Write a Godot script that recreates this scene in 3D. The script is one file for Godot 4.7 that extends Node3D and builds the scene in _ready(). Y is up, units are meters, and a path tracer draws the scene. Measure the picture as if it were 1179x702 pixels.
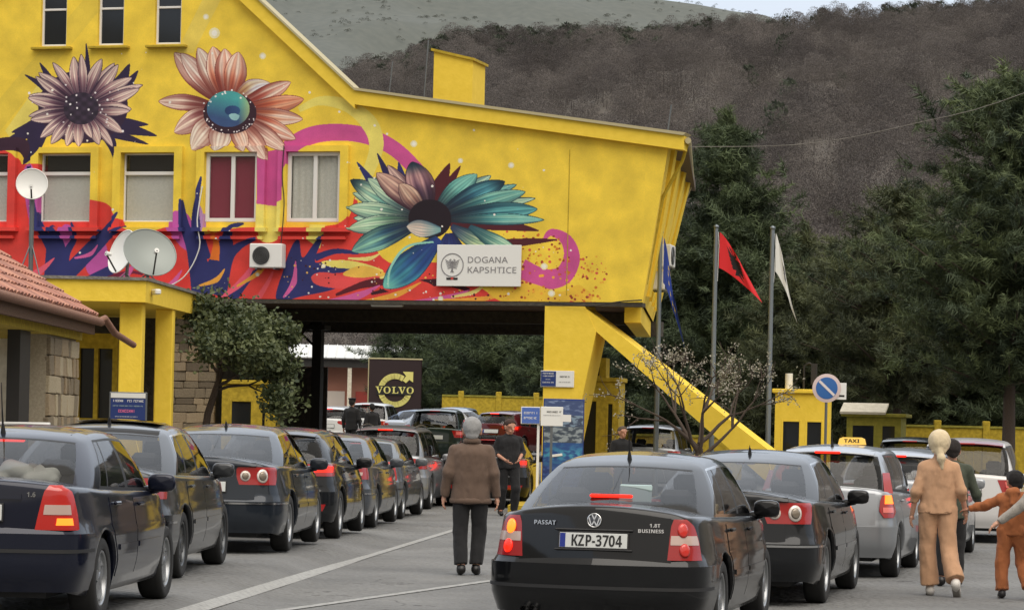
extends Node3D
# A queue of cars at a border crossing under a flower-painted customs building, overcast day.
# x right, y up, the camera looks along -z.

func _ready():
	# ---- camera: long lens held slightly askew, shifted up
	var cam := Camera3D.new()
	cam.name = "camera"
	add_child(cam)
	cam.position = Vector3(0, 1.62, 0)
	cam.rotation_degrees.z = 1.3
	cam.projection = Camera3D.PROJECTION_FRUSTUM
	cam.near = 0.5
	cam.far = 6000.0
	cam.size = 0.5 * 702.0 / 3200.0
	cam.frustum_offset = Vector2(0, 0.5 * 143.0 / 3200.0)
	cam.current = true
	# ---- overcast sky, brighter overhead than at the horizon
	var env := Environment.new()
	env.background_mode = Environment.BG_SKY
	env.tonemap_mode = Environment.TONE_MAPPER_LINEAR
	env.tonemap_exposure = 1.75
	env.sdfgi_enabled = true
	env.ssao_enabled = true
	env.ssil_enabled = true
	var sky := Sky.new()
	var sm := ProceduralSkyMaterial.new()
	sm.sky_top_color = Color(0.91, 0.93, 0.96)
	sm.sky_horizon_color = Color(0.53, 0.565, 0.61)
	sm.sky_curve = 0.45
	sm.sky_energy_multiplier = 1.1
	sm.ground_bottom_color = Color(0.30, 0.29, 0.28)
	sm.ground_horizon_color = Color(0.42, 0.41, 0.40)
	sky.sky_material = sm
	env.sky = sky
	var we := WorldEnvironment.new()
	we.name = "environment"
	we.environment = env
	add_child(we)
	var sun := DirectionalLight3D.new()
	sun.name = "sun"
	sun.light_energy = 0.5
	sun.light_color = Color(1.0, 0.97, 0.93)
	sun.light_angular_distance = 60.0
	sun.rotation_degrees = Vector3(-58, 25, 0)
	sun.shadow_enabled = true
	add_child(sun)
	# ---- setting
	car_materials()
	build_materials()
	ground()
	hills()
	valley()
	customs_building()
	canopy()
	tiled_house()
	warehouse()
	trees()
	hill_woods()
	# ---- things
	cars()
	people()
	wall_sign()
	signs()
	flags()
	truck()
	small_structures()
	cables()

func cars():
	var black := paint(Color8(20, 21, 23))
	var black2 := paint(Color8(26, 28, 31))
	var silver := paint(Color8(150, 153, 157), 0.6)
	var on := func(x: float, d: float) -> Vector3: return Vector3(x, ground_y(x, d), -d)
	var G1 := "cars queueing in the left lane"
	var G2 := "cars queueing in the right lane"
	var G3 := "cars beyond the passage"
	# right lane, nearest first
	make_car("sedan", "wedge_lamps", "saloon_car", "black saloon with plate KZP-3704 nearest the camera", on.call(0.62, 20.9), 12.5, black, {"group": G2, "glass": M.glass})
	make_car("b6", "round_lamps", "saloon_car", "black saloon with round tail lights ahead of plate KZP-3704", on.call(2.01, 26.2), 13, black2, {"group": G2, "lit": true, "mirror": black})
	var taxi := make_car("mini_mpv", "boomerang_lamps", "hatchback_car", "silver taxi hatchback with yellow roof sign", on.call(3.6, 31.9), 13, silver, {"group": G2, "lit_high": true, "category": "taxi"})
	var ts := B.new()
	ts.prism(PackedVector2Array([Vector2(-0.20, 0), Vector2(0.20, 0), Vector2(0.18, 0.085), Vector2(0.13, 0.105), Vector2(-0.13, 0.105), Vector2(-0.18, 0.085)]), -0.05, 0.05, Transform3D(Basis.IDENTITY.scaled(Vector3(0.84, 0.84, 0.84)), Vector3(0.1, 1.527, 0.05)))
	var sign := part(taxi, "taxi_sign", ts, glow(Color(0.95, 0.72, 0.3), 0.25, Color8(226, 190, 96)))
	var tl := part(sign, "lettering", text_mesh("TAXI", 0.044, true, 0.004), M.ink)
	tl.position = Vector3(0.1, 1.572, 0.094)
	tl.scale = Vector3(1.5, 1, 1)
	make_car("hatch", "wing_lamps", "hatchback_car", "silver hatchback with red high brake light behind the camel woman", on.call(5.05, 36.8), 13, silver, {"group": G2, "lit_high": true})
	make_car("mpv", "corner_lamps", "family_car", "pale car with burgundy roof edge right of the camel woman", on.call(7.1, 43.5), 12, paint(Color8(206, 204, 202), 0.1), {"group": G2, "lit": false, "rails": false, "spoiler": paint(Color8(110, 30, 44))})
	make_car("mpv", "corner_lamps", "family_car", "black car whose roof shows behind the taxi sign", on.call(8.3, 58.0), 12, black, {"group": G2, "lit": false, "spoiler": black})
	make_car("mpv", "corner_lamps", "small_van", "silver van parked below the raking strut", on.call(3.3, 68.0), 10, silver, {"lit": false, "category": "van"})
	# left lane, nearest first
	var blue := make_car("compact", "tall_lamps", "saloon_car", "dark blue saloon with tall orange tail light cut by the left edge", on.call(-3.86, 19.6), 3.3, paint(Color8(22, 26, 42)), {"group": G1})
	var sack := B.new()
	var sr := RandomNumberGenerator.new()
	sr.seed = 4
	var lumps := []
	for k in 14:
		var q := Vector3(sr.randf_range(-0.5, 0.42), sr.randf_range(1.03, 1.16) - 0.05, sr.randf_range(0.90, 1.06))
		lumps.append([q, q + Vector3(sr.randf_range(-0.12, 0.12), sr.randf_range(-0.03, 0.05), sr.randf_range(-0.06, 0.04)), sr.randf_range(0.05, 0.085), sr.randf_range(0.04, 0.08)])
	skin(sack, lumps, 0.014, 0.02, 0.03, 16.0)
	part(blue, "white_sack", sack, mat(Color8(214, 218, 210), 0.8))
	make_car("sedan", "slim_lamps", "saloon_car", "dark grey saloon with black window visor and raised sunroof", on.call(-3.96, 25.1), 2.2, paint(Color8(58, 60, 63), 0.5), {"group": G1, "visor": true, "sunroof": true, "rim": M.rim_dark})
	make_car("b6", "round_lamps", "saloon_car", "slate grey saloon with round tail lights in the left lane", on.call(-3.48, 31.3), 2.8, paint(Color8(40, 46, 54), 0.45), {"group": G1, "lit": true})
	make_car("hatch", "wing_lamps", "hatchback_car", "black hatchback with wing-shaped red tail lights and bumper reflectors", on.call(-3.2, 36.65), 3.3, black2, {"group": G1, "lit_high": false})
	make_car("sedan", "slim_lamps", "saloon_car", "charcoal saloon just ahead of the black hatchback", on.call(-3.0, 42.2), 4, paint(Color8(80, 84, 90), 0.5), {"group": G1})
	make_car("compact", "tall_lamps", "saloon_car", "small grey saloon two ahead of the black hatchback", on.call(-2.76, 47.8), 5, paint(Color8(104, 108, 112), 0.5), {"group": G1})
	make_car("mpv", "corner_lamps", "family_car", "silver people carrier with lit tail lights left of the brown jacket", on.call(-2.5, 54.2), 5, silver, {"group": G1, "rails": true, "lit_high": true})
	make_car("hatch", "wing_lamps", "hatchback_car", "dark car right behind the officer in black", on.call(-0.52, 56.5), 4, black2, {"group": G1})
	# beyond the passage
	make_car("mpv", "corner_lamps", "family_car", "dark green people carrier with wide rear window in the passage", on.call(-2.25, 80.0), 3, paint(Color8(40, 52, 48)), {"group": G3, "lit": false, "glass": M.glass})
	make_car("mpv", "corner_lamps", "family_car", "white off-roader behind the two distant officers", on.call(-5.1, 96.0), 6, paint(Color8(200, 202, 202), 0.1), {"group": G3, "lit": false})
	make_car("hatch", "wing_lamps", "hatchback_car", "silver hatchback at the far left of the passage", on.call(-6.6, 104.0), 6, silver, {"group": G3})
	make_car("mpv", "corner_lamps", "small_van", "pale van farthest back in front of the warehouse", on.call(-7.2, 118.0), 4, paint(Color8(176, 178, 178), 0.2), {"group": G3, "lit": false, "category": "van"})
	make_car("hatch", "wing_lamps", "hatchback_car", "blue hatchback right of the white off-roader", on.call(-4.0, 103.0), 150, paint(Color8(70, 90, 120), 0.4), {"group": G3})
	make_car("sedan", "slim_lamps", "saloon_car", "silver saloon crossing the road below the lorry", on.call(-4.2, 93.0), 110, silver, {"group": G3})
	make_car("hatch", "wing_lamps", "hatchback_car", "white hatchback left of the distant officers", on.call(-6.1, 91.0), 5, paint(Color8(196, 198, 198), 0.1), {"group": G3, "lit_high": true})
	make_car("sedan", "slim_lamps", "saloon_car", "grey saloon ahead of the dark green people carrier", on.call(-2.7, 88.0), 4, paint(Color8(110, 114, 120), 0.5), {"group": G3, "lit": true})
	make_car("mpv", "corner_lamps", "family_car", "pale blue car far back near the yellow wall", on.call(-2.4, 108.0), 8, paint(Color8(150, 166, 184), 0.4), {"group": G3, "lit": false})
	make_car("hatch", "wing_lamps", "hatchback_car", "black hatchback before the yellow wall in the passage", on.call(-0.2, 98.0), 6, black, {"group": G3})
	make_car("hatch", "wing_lamps", "hatchback_car", "maroon hatchback beyond the officer in black", on.call(-0.7, 88.0), 20, paint(Color8(84, 24, 28)), {"group": G3, "lit_high": true})

# ---------------------------------------------------------------- mesh builder
class B:
	var v := PackedVector3Array()
	var n := PackedVector3Array()
	var uv := PackedVector2Array()
	var col := PackedColorArray()
	var idx := PackedInt32Array()
	var tint = null
	func vert(p: Vector3, nm: Vector3, t := Vector2.ZERO) -> int:
		v.append(p); n.append(nm); uv.append(t)
		if tint != null: col.append(tint)
		return v.size() - 1
	# corners run counter-clockwise seen from outside
	func tri(a: Vector3, b: Vector3, c: Vector3, ta := Vector2.ZERO, tb := Vector2.ZERO, tc := Vector2.ZERO):
		var nm := (b - a).cross(c - a).normalized()
		var i := vert(a, nm, ta)
		vert(b, nm, tb); vert(c, nm, tc)
		idx.append_array(PackedInt32Array([i, i + 2, i + 1]))
	func quad(a: Vector3, b: Vector3, c: Vector3, d: Vector3, t := [Vector2.ZERO, Vector2.ZERO, Vector2.ZERO, Vector2.ZERO]):
		var nm := (c - a).cross(d - b).normalized()
		var i := vert(a, nm, t[0])
		vert(b, nm, t[1]); vert(c, nm, t[2]); vert(d, nm, t[3])
		idx.append_array(PackedInt32Array([i, i + 2, i + 1, i, i + 3, i + 2]))
	func box(c: Vector3, s: Vector3, bs := Basis.IDENTITY):
		var h := s / 2.0
		var p := []
		for k in 8:
			p.append(c + bs * Vector3(h.x if k & 1 else -h.x, h.y if k & 2 else -h.y, h.z if k & 4 else -h.z))
		quad(p[4], p[5], p[7], p[6]); quad(p[1], p[0], p[2], p[3])
		quad(p[5], p[1], p[3], p[7]); quad(p[0], p[4], p[6], p[2])
		quad(p[6], p[7], p[3], p[2]); quad(p[0], p[1], p[5], p[4])
	# box with chamfered edges
	func cbox(c: Vector3, s: Vector3, r: float, bs := Basis.IDENTITY):
		var h := s / 2.0
		r = minf(r, minf(h.x, minf(h.y, h.z)) * 0.98)
		var q := func(sx: float, sy: float, sz: float, ax: int) -> Vector3:
			var e := Vector3(h.x - r, h.y - r, h.z - r)
			e[ax] = h[ax]
			return c + bs * Vector3(sx * e.x, sy * e.y, sz * e.z)
		for ax in 3:
			var u := (ax + 1) % 3
			var w := (ax + 2) % 3
			for sg in [-1.0, 1.0]:
				var pts := []
				for k in [[-1, -1], [1, -1], [1, 1], [-1, 1]]:
					var sv := Vector3.ZERO
					sv[ax] = sg; sv[u] = k[0]; sv[w] = k[1]
					pts.append(q.call(sv.x, sv.y, sv.z, ax))
				if sg > 0: quad(pts[0], pts[1], pts[2], pts[3])
				else: quad(pts[3], pts[2], pts[1], pts[0])
			for s1 in [-1.0, 1.0]:
				for s2 in [-1.0, 1.0]:
					var a := Vector3.ZERO
					var b := Vector3.ZERO
					a[u] = s1; a[w] = s2; b[u] = s1; b[w] = s2
					a[ax] = -1.0; b[ax] = 1.0
					var p0: Vector3 = q.call(a.x, a.y, a.z, u)
					var p1: Vector3 = q.call(b.x, b.y, b.z, u)
					var p2: Vector3 = q.call(b.x, b.y, b.z, w)
					var p3: Vector3 = q.call(a.x, a.y, a.z, w)
					if s1 * s2 > 0: quad(p0, p3, p2, p1)
					else: quad(p0, p1, p2, p3)
		for k in 8:
			var sv := Vector3(1.0 if k & 1 else -1.0, 1.0 if k & 2 else -1.0, 1.0 if k & 4 else -1.0)
			var a: Vector3 = q.call(sv.x, sv.y, sv.z, 0)
			var b: Vector3 = q.call(sv.x, sv.y, sv.z, 1)
			var d: Vector3 = q.call(sv.x, sv.y, sv.z, 2)
			if sv.x * sv.y * sv.z > 0: tri(a, b, d)
			else: tri(a, d, b)
	func tube(pts: Array, rad, seg := 8, caps := true, squash := 1.0):
		var rows := []
		var up := Vector3.UP
		var d0: Vector3 = (pts[1] - pts[0]).normalized()
		if absf(d0.y) > 0.9: up = Vector3.RIGHT
		for i in pts.size():
			var d: Vector3 = (pts[mini(i + 1, pts.size() - 1)] - pts[maxi(i - 1, 0)]).normalized()
			var a := up.cross(d).normalized()
			var b := d.cross(a)
			up = b
			var r: float = rad[i] if rad is Array else rad
			var row := PackedVector3Array()
			for k in seg + 1:
				var an := TAU * k / seg
				row.append(pts[i] + (a * cos(an) + b * sin(an) * squash) * r)
			rows.append(row)
		grid(rows)
		if caps:
			for e in [0, pts.size() - 1]:
				var row: PackedVector3Array = rows[e]
				for k in range(1, seg - 1):
					if e == 0: tri(row[0], row[k + 1], row[k])
					else: tri(row[0], row[k], row[k + 1])
	# profile of (radius, along) points turned about the local y axis of xf
	func lathe(prof: Array, seg: int, xf := Transform3D.IDENTITY):
		var rows := []
		for p in prof:
			var row := PackedVector3Array()
			for k in seg + 1:
				var an := -TAU * k / seg
				row.append(xf * Vector3(p.x * cos(an), p.y, p.x * sin(an)))
			rows.append(row)
		grid(rows)
	# smooth sheet over rows of points: next row is "up", next point "right", seen from outside
	func grid(rows: Array, mask = null, uvs = null, flip := false):
		var h := rows.size()
		var w: int = rows[0].size()
		var nm := PackedVector3Array()
		nm.resize(h * w)
		for j in h - 1:
			for i in w - 1:
				var a: Vector3 = rows[j][i]
				var b: Vector3 = rows[j][i + 1]
				var c: Vector3 = rows[j + 1][i + 1]
				var d: Vector3 = rows[j + 1][i]
				var f := (c - a).cross(d - b)
				if flip: f = -f
				var k := j * w + i
				nm[k] += f; nm[k + 1] += f; nm[k + w] += f; nm[k + w + 1] += f
		var first: Vector3 = rows[h / 2][0]
		if first.distance_to(rows[h / 2][w - 1]) < 1e-5:
			for j in h:
				var s := nm[j * w] + nm[j * w + w - 1]
				nm[j * w] = s; nm[j * w + w - 1] = s
		var base := v.size()
		var at := PackedInt32Array()
		at.resize(h * w)
		at.fill(-1)
		for j in h - 1:
			for i in w - 1:
				if mask != null and not mask[j][i]: continue
				for k in [j * w + i, j * w + i + 1, j * w + w + i, j * w + w + i + 1]:
					if at[k] < 0:
						var jj: int = k / w
						var ii: int = k % w
						at[k] = vert(rows[jj][ii], nm[k].normalized(), uvs[jj][ii] if uvs != null else Vector2.ZERO)
		for j in h - 1:
			for i in w - 1:
				if mask != null and not mask[j][i]: continue
				var a := at[j * w + i]
				var c := at[j * w + i + 1]
				var d := at[j * w + w + i]
				var e := at[j * w + w + i + 1]
				if flip: idx.append_array(PackedInt32Array([a, c, e, a, e, d]))
				else: idx.append_array(PackedInt32Array([a, e, c, a, d, e]))
	# flat polygon (2D, counter-clockwise) pushed from z0 to z1 in the frame xf
	func prism(poly: PackedVector2Array, z0: float, z1: float, xf := Transform3D.IDENTITY):
		if Geometry2D.is_polygon_clockwise(poly):
			poly = poly.duplicate()
			poly.reverse()
		var t := Geometry2D.triangulate_polygon(poly)
		for k in range(0, t.size(), 3):
			var a := poly[t[k]]
			var b := poly[t[k + 1]]
			var c := poly[t[k + 2]]
			if (b - a).cross(c - a) < 0:
				var s := b
				b = c; c = s
			tri(xf * Vector3(a.x, a.y, z1), xf * Vector3(b.x, b.y, z1), xf * Vector3(c.x, c.y, z1))
			tri(xf * Vector3(a.x, a.y, z0), xf * Vector3(c.x, c.y, z0), xf * Vector3(b.x, b.y, z0))
		for k in poly.size():
			var a := poly[k]
			var b := poly[(k + 1) % poly.size()]
			quad(xf * Vector3(a.x, a.y, z0), xf * Vector3(b.x, b.y, z0), xf * Vector3(b.x, b.y, z1), xf * Vector3(a.x, a.y, z1))
	func mesh() -> ArrayMesh:
		var m := ArrayMesh.new()
		if idx.is_empty(): return m
		var a := []
		a.resize(Mesh.ARRAY_MAX)
		a[Mesh.ARRAY_VERTEX] = v
		a[Mesh.ARRAY_NORMAL] = n
		a[Mesh.ARRAY_TEX_UV] = uv
		if col.size() == v.size(): a[Mesh.ARRAY_COLOR] = col
		a[Mesh.ARRAY_INDEX] = idx
		m.add_surface_from_arrays(Mesh.PRIMITIVE_TRIANGLES, a)
		return m

# ---------------------------------------------------------------- naming and placing
var taken := {}
var M := {}

func numbered(called: String) -> String:
	if not taken.has(called):
		taken[called] = 0
		return called
	taken[called] += 1
	return "%s_%03d" % [called, taken[called]]

func tag(o: Node, label := "", category := "", group := "", kind := ""):
	if label: o.set_meta("label", label)
	if category: o.set_meta("category", category)
	if group: o.set_meta("group", group)
	if kind: o.set_meta("kind", kind)
	return o

func thing(called: String, label: String, category: String, at := Vector3.ZERO, turn := 0.0, group := "") -> Node3D:
	var o := Node3D.new()
	o.name = numbered(called)
	add_child(o)
	o.position = at
	o.rotation.y = turn
	return tag(o, label, category, group)

func part(parent: Node3D, called: String, b, m: Material) -> MeshInstance3D:
	var o := MeshInstance3D.new()
	o.mesh = b.mesh() if b is B else b
	o.material_override = m
	if parent == self: o.name = numbered(called)
	else:
		# parts of one thing may share a name; give siblings running numbers
		var nm := called
		var k := 0
		while parent.has_node(NodePath(nm)):
			k += 1
			nm = "%s_%03d" % [called, k]
		o.name = nm
	parent.add_child(o, true)
	return o

func group_part(parent: Node3D, called: String, at := Vector3.ZERO) -> Node3D:
	var o := Node3D.new()
	var nm := called
	var k := 0
	while parent.has_node(NodePath(nm)):
		k += 1
		nm = "%s_%03d" % [called, k]
	o.name = nm
	parent.add_child(o, true)
	o.position = at
	return o

func structure(called: String, b, m: Material) -> MeshInstance3D:
	return tag(part(self, called, b, m), "", "", "", "structure")

# ---------------------------------------------------------------- materials
func lin(r: float, g: float, b: float) -> Color:
	return Color(r, g, b).linear_to_srgb()

func mat(c: Color, rough := 0.6, metal := 0.0, extra := {}) -> StandardMaterial3D:
	var m := StandardMaterial3D.new()
	m.albedo_color = c
	m.roughness = rough
	m.metallic = metal
	for k in extra: m.set(k, extra[k])
	return m

func noise_tex(size: int, freq: float, lo: Color, hi: Color, sd := 1, oct := 4, mid = null, type := FastNoiseLite.TYPE_SIMPLEX_SMOOTH) -> NoiseTexture2D:
	var f := FastNoiseLite.new()
	f.seed = sd
	f.noise_type = type
	f.frequency = freq
	f.fractal_octaves = oct
	var t := NoiseTexture2D.new()
	t.width = size; t.height = size
	t.seamless = true
	t.noise = f
	var g := Gradient.new()
	g.set_color(0, lo); g.set_color(1, hi)
	if mid != null: g.add_point(0.5, mid)
	t.color_ramp = g
	return t

func bump_tex(size: int, freq: float, strength: float, sd := 3, oct := 4) -> NoiseTexture2D:
	var t := noise_tex(size, freq, Color.BLACK, Color.WHITE, sd, oct)
	t.color_ramp = null
	t.as_normal_map = true
	t.bump_strength = strength
	return t

# matte surface with grain: two noise layers, mapped by position
func grainy(lo: Color, hi: Color, scale: float, rough := 0.9, bump := 4.0, freq := 0.02, sd := 5) -> StandardMaterial3D:
	var m := StandardMaterial3D.new()
	m.albedo_texture = noise_tex(512, freq, lo, hi, sd, 5)
	m.uv1_triplanar = true
	m.uv1_world_triplanar = true
	m.uv1_scale = Vector3.ONE * scale
	m.roughness = rough
	if bump > 0.0:
		m.normal_enabled = true
		m.normal_texture = bump_tex(512, freq * 3.0, bump, sd + 1)
	return m

func glow(c: Color, energy: float, base := Color(0.3, 0.02, 0.02)) -> StandardMaterial3D:
	return mat(base, 0.25, 0.0, {"emission_enabled": true, "emission": c, "emission_energy_multiplier": energy})

func text_mesh(s: String, height: float, bold := true, depth := 0.004, font := "Droid Sans") -> TextMesh:
	var t := TextMesh.new()
	var f := SystemFont.new()
	f.font_names = PackedStringArray([font])
	if bold: f.font_weight = 700
	t.font = f
	t.text = s
	t.font_size = 32
	t.pixel_size = height / 24.0
	t.depth = depth
	t.curve_step = 2.0
	return t
# ---------------------------------------------------------------- cars
# A car is drawn round its plan outline: (t, h) is a point on its lower shell, t metres round from
# the middle of the tail along the right side to the nose, h metres above the road.
class Car:
	var d: Dictionary
	var po := PackedVector2Array()   # (distance from tail, half width)
	var pn := PackedVector2Array()
	var pt := PackedFloat32Array()
	var t_rear := 0.0
	var t_side0 := 0.0
	var t_side1 := 0.0
	var t_end := 0.0
	func curve(pts: Array, x: float) -> float:
		if x <= pts[0][0]: return pts[0][1]
		for i in range(1, pts.size()):
			if x <= pts[i][0]:
				var k: float = (x - pts[i - 1][0]) / (pts[i][0] - pts[i - 1][0])
				var p0: float = pts[maxi(i - 2, 0)][1]
				var p3: float = pts[mini(i + 1, pts.size() - 1)][1]
				return cubic_interpolate(pts[i - 1][1], pts[i][1], lerpf(p0, pts[i][1], 0.35), lerpf(p3, pts[i - 1][1], 0.35), k)
		return pts[-1][1]
	func half(x: float) -> float:
		var L: float = d.L
		var m := L * 0.5
		var k := (m - x) / m if x < m else (x - m) / m
		return d.W * 0.5 * (1.0 - (d.tr if x < m else d.tf) * pow(k, 3.0))
	func setup(spec: Dictionary):
		d = spec
		var L: float = d.L
		var hw: float = d.W * 0.5
		var raw := PackedVector2Array()
		var rc: float = d.rc
		var lat0 := hw - rc
		for i in 10:
			var y := lat0 * i / 10.0
			raw.append(Vector2(d.bow * pow(y / hw, 2.0), y))
		var a := Vector2(d.bow * pow(lat0 / hw, 2.0), lat0)
		var xc: float = a.x + rc * 1.15
		var c := Vector2(xc, half(xc))
		var b := Vector2(a.x + d.bow * 0.35, c.y - 0.01)
		for i in 12:
			var k := i / 12.0
			raw.append(a * (1 - k) * (1 - k) + b * 2 * k * (1 - k) + c * k * k)
		var i0 := raw.size()
		var rf: float = d.rf
		var xf: float = L - rf * 1.3 - d.fbow
		for i in 61:
			var x := lerpf(xc, xf, i / 60.0)
			raw.append(Vector2(x, half(x)))
		var i1 := raw.size() - 1
		a = raw[i1]
		c = Vector2(L - d.fbow * pow((hw - rf) / hw, 2.0), hw - rf)
		b = Vector2(c.x - d.fbow * 0.3, a.y - 0.02)
		for i in range(1, 13):
			var k := i / 12.0
			raw.append(a * (1 - k) * (1 - k) + b * 2 * k * (1 - k) + c * k * k)
		for i in range(1, 11):
			var y := (hw - rf) * (1 - i / 10.0)
			raw.append(Vector2(L - d.fbow * pow(y / hw, 2.0), y))
		po = raw
		pt.resize(raw.size()); pn.resize(raw.size())
		pt[0] = 0.0
		for i in range(1, raw.size()):
			pt[i] = pt[i - 1] + raw[i].distance_to(raw[i - 1])
		for i in raw.size():
			var g := raw[mini(i + 1, raw.size() - 1)] - raw[maxi(i - 1, 0)]
			pn[i] = Vector2(-g.y, g.x).normalized()
		pn[0] = Vector2(-1, 0)
		t_rear = pt[10]; t_side0 = pt[i0]; t_side1 = pt[i1]; t_end = pt[raw.size() - 1]
	func at_t(t: float) -> Array:
		var lo := pt.bsearch(t)
		lo = clampi(lo, 1, pt.size() - 1)
		var k := (t - pt[lo - 1]) / maxf(pt[lo] - pt[lo - 1], 1e-6)
		return [po[lo - 1].lerp(po[lo], k), pn[lo - 1].lerp(pn[lo], k).normalized()]
	func t_of(x: float) -> float:
		# along the side
		var lo := 0
		var hi := pt.size() - 1
		while hi - lo > 1:
			var m := (lo + hi) / 2
			if po[m].x < x: lo = m
			else: hi = m
		var k := (x - po[lo].x) / maxf(po[hi].x - po[lo].x, 1e-6)
		return lerpf(pt[lo], pt[hi], k)
	func top(x: float, lat: float) -> float:
		var w := half(clampf(x, 0.3, d.L - 0.3)) - 0.06
		return curve(d.belt, x) + curve(d.crown, x) * (1.0 - minf(1.0, pow(lat / w, 2.0)))
	func bottom(t: float) -> float:
		var x: float = at_t(t)[0].x
		var h: float = d.sill
		if t < t_side0 + 0.15: h = lerpf(d.tail_low, d.sill, smoothstep(t_side0 * 0.7, t_side0 + 0.15, t))
		if t > t_side1 - 0.1: h = d.sill + 0.0
		for ax in [d.oh, d.oh + d.wb]:
			var dx: float = x - ax
			if absf(dx) < d.ar and t > t_side0 * 0.9 and t < t_side1 + 0.4:
				h = maxf(h, d.wr + sqrt(d.ar * d.ar - dx * dx))
		return h
	func inset(t: float, h: float, ht: float) -> float:
		var r := 1.0 - smoothstep(t_rear * 0.9, t_side0 + 0.35, t)
		var f := smoothstep(t_side1 - 0.3, t_side1 + 0.35, t)
		var s := 1.0 - r - f
		var side: float = 0.055 * (1.0 - smoothstep(0.16, 0.46, h)) + d.lean * smoothstep(0.62, 1.05, h) + 0.012 * smoothstep(d.crease - 0.02, d.crease + 0.03, h)
		var bt: float = d.bump_top
		var rear: float = 0.07 * (1.0 - smoothstep(0.2, 0.42, h)) + d.lid_in * smoothstep(bt - 0.005, bt + 0.012, h) + d.lid_lean * maxf(0.0, h - bt) + d.lid_curve * pow(maxf(0.0, h - bt) / 0.45, 2.0)
		var front := 0.08 * (1.0 - smoothstep(0.2, 0.4, h)) + 0.25 * pow(maxf(0.0, h - 0.42) / 0.5, 2.0)
		var n: float = side * maxf(s, 0.0) + rear * r + front * f
		var rr := 0.05
		if h > ht - rr:
			var q := minf(1.0, (h - ht + rr) / rr)
			n += rr * 0.8 * (1.0 - sqrt(maxf(0.0, 1.0 - q * q)))
		return n
	func surf(t: float, h: float, off := 0.0, left := false) -> Vector3:
		var q := at_t(clampf(t, 0.0, t_end))
		var p: Vector2 = q[0]
		var nn: Vector2 = q[1]
		var e := p - nn * (inset(t, h, top(p.x, p.y)) - off)
		if t < 0.0: e.y -= t * -1.0
		e.y = maxf(e.y, 0.0) if t >= 0.0 else e.y
		return Vector3(-e.y if left else e.y, h, d.L * 0.5 - e.x)
	# raised patch; rows are [h, t0, t1]; t below zero runs over to the other side of the tail
	func patch(b: B, rows: Array, off: float, nt := 8, nh := 6, left := false, deep := 0.016):
		var g := []
		for j in nh + 1:
			var k := float(j) / nh * (rows.size() - 1)
			var i := mini(int(k), rows.size() - 2)
			var r: Array = [lerpf(rows[i][0], rows[i + 1][0], k - i), lerpf(rows[i][1], rows[i + 1][1], k - i), lerpf(rows[i][2], rows[i + 1][2], k - i)]
			var row := PackedVector3Array()
			for c in nt + 1:
				row.append(spot(lerpf(r[1], r[2], float(c) / nt), r[0], off, left))
			g.append(row)
		b.grid(g, null, null, left)
		var rim := PackedVector3Array()
		var back := PackedVector3Array()
		for c in nt + 1: rim.append(g[0][c])
		for j in range(1, nh + 1): rim.append(g[j][nt])
		for c in range(nt - 1, -1, -1): rim.append(g[nh][c])
		for j in range(nh - 1, -1, -1): rim.append(g[j][0])
		var mid := Vector3(0, 0.5, 0)
		for p in rim:
			var q := Vector3(p.x, 0, p.z)
			var nn := Vector3(signf(p.x) * smoothstep(d.W * 0.38, d.W * 0.5, absf(p.x)), 0, 0.001 + (1.0 if p.z > 0 else -1.0) * smoothstep(d.L * 0.44, d.L * 0.5, absf(p.z))).normalized()
			back.append(p - nn * deep)
		for i in rim.size() - 1:
			if left: b.quad(rim[i], rim[i + 1], back[i + 1], back[i])
			else: b.quad(back[i], back[i + 1], rim[i + 1], rim[i])
	func spot(t: float, h: float, off := 0.0, left := false) -> Vector3:
		if t >= 0.0: return surf(t, h, off, left)
		return surf(-t, h, off, not left)
	func disc(b: B, t: float, h: float, r: float, off: float, left := false, dome := 0.0, inner := 0.0, seg := 20):
		var rows := []
		for j in 4:
			var k := lerpf(1.0, inner, j / 3.0)
			var row := PackedVector3Array()
			for i in seg + 1:
				var an := TAU * i / seg
				row.append(spot(t + cos(an) * r * k, h + sin(an) * r * k, off + dome * (1 - k * k), left))
			rows.append(row)
		var skirt := PackedVector3Array()
		for i in seg + 1:
			var an := TAU * i / seg
			skirt.append(spot(t + cos(an) * r, h + sin(an) * r, -0.012, left))
		rows.push_front(skirt)
		b.grid(rows, null, null, left)
	func shell(b: B):
		var ts := PackedFloat32Array()
		var step := 0.055
		var t := 0.0
		while t < t_end:
			ts.append(t)
			t += step if (t > t_side0 - 0.1 and t < t_side1) else step * 0.7
		ts.append(t_end)
		for ax in [d.oh, d.oh + d.wb]:
			for k in 19:
				ts.append(t_of(ax - cos(PI * k / 18.0) * d.ar))
			ts.append(t_of(ax - d.ar - 0.004)); ts.append(t_of(ax + d.ar + 0.004))
		ts.sort()
		var rows := []
		var fr := [0.0, 0.06, 0.12, 0.18, 0.25, 0.32, 0.39, 0.46, 0.52, 0.58, 0.65, 0.72, 0.79, 0.85, 0.9, 0.935, 0.96, 0.98, 0.992, 1.0]
		for left in [false, true]:
			rows = []
			for k in fr:
				var row := PackedVector3Array()
				for tt in ts:
					var p: Vector2 = at_t(tt)[0]
					row.append(surf(tt, lerpf(bottom(tt), top(p.x, p.y), k), 0.0, left))
				rows.append(row)
			# lip turned under
			var lip := PackedVector3Array()
			for tt in ts:
				lip.append(surf(tt, bottom(tt) + 0.004, -0.05, left))
			rows.push_front(lip)
			b.grid(rows, null, null, left)
		return ts
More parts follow.
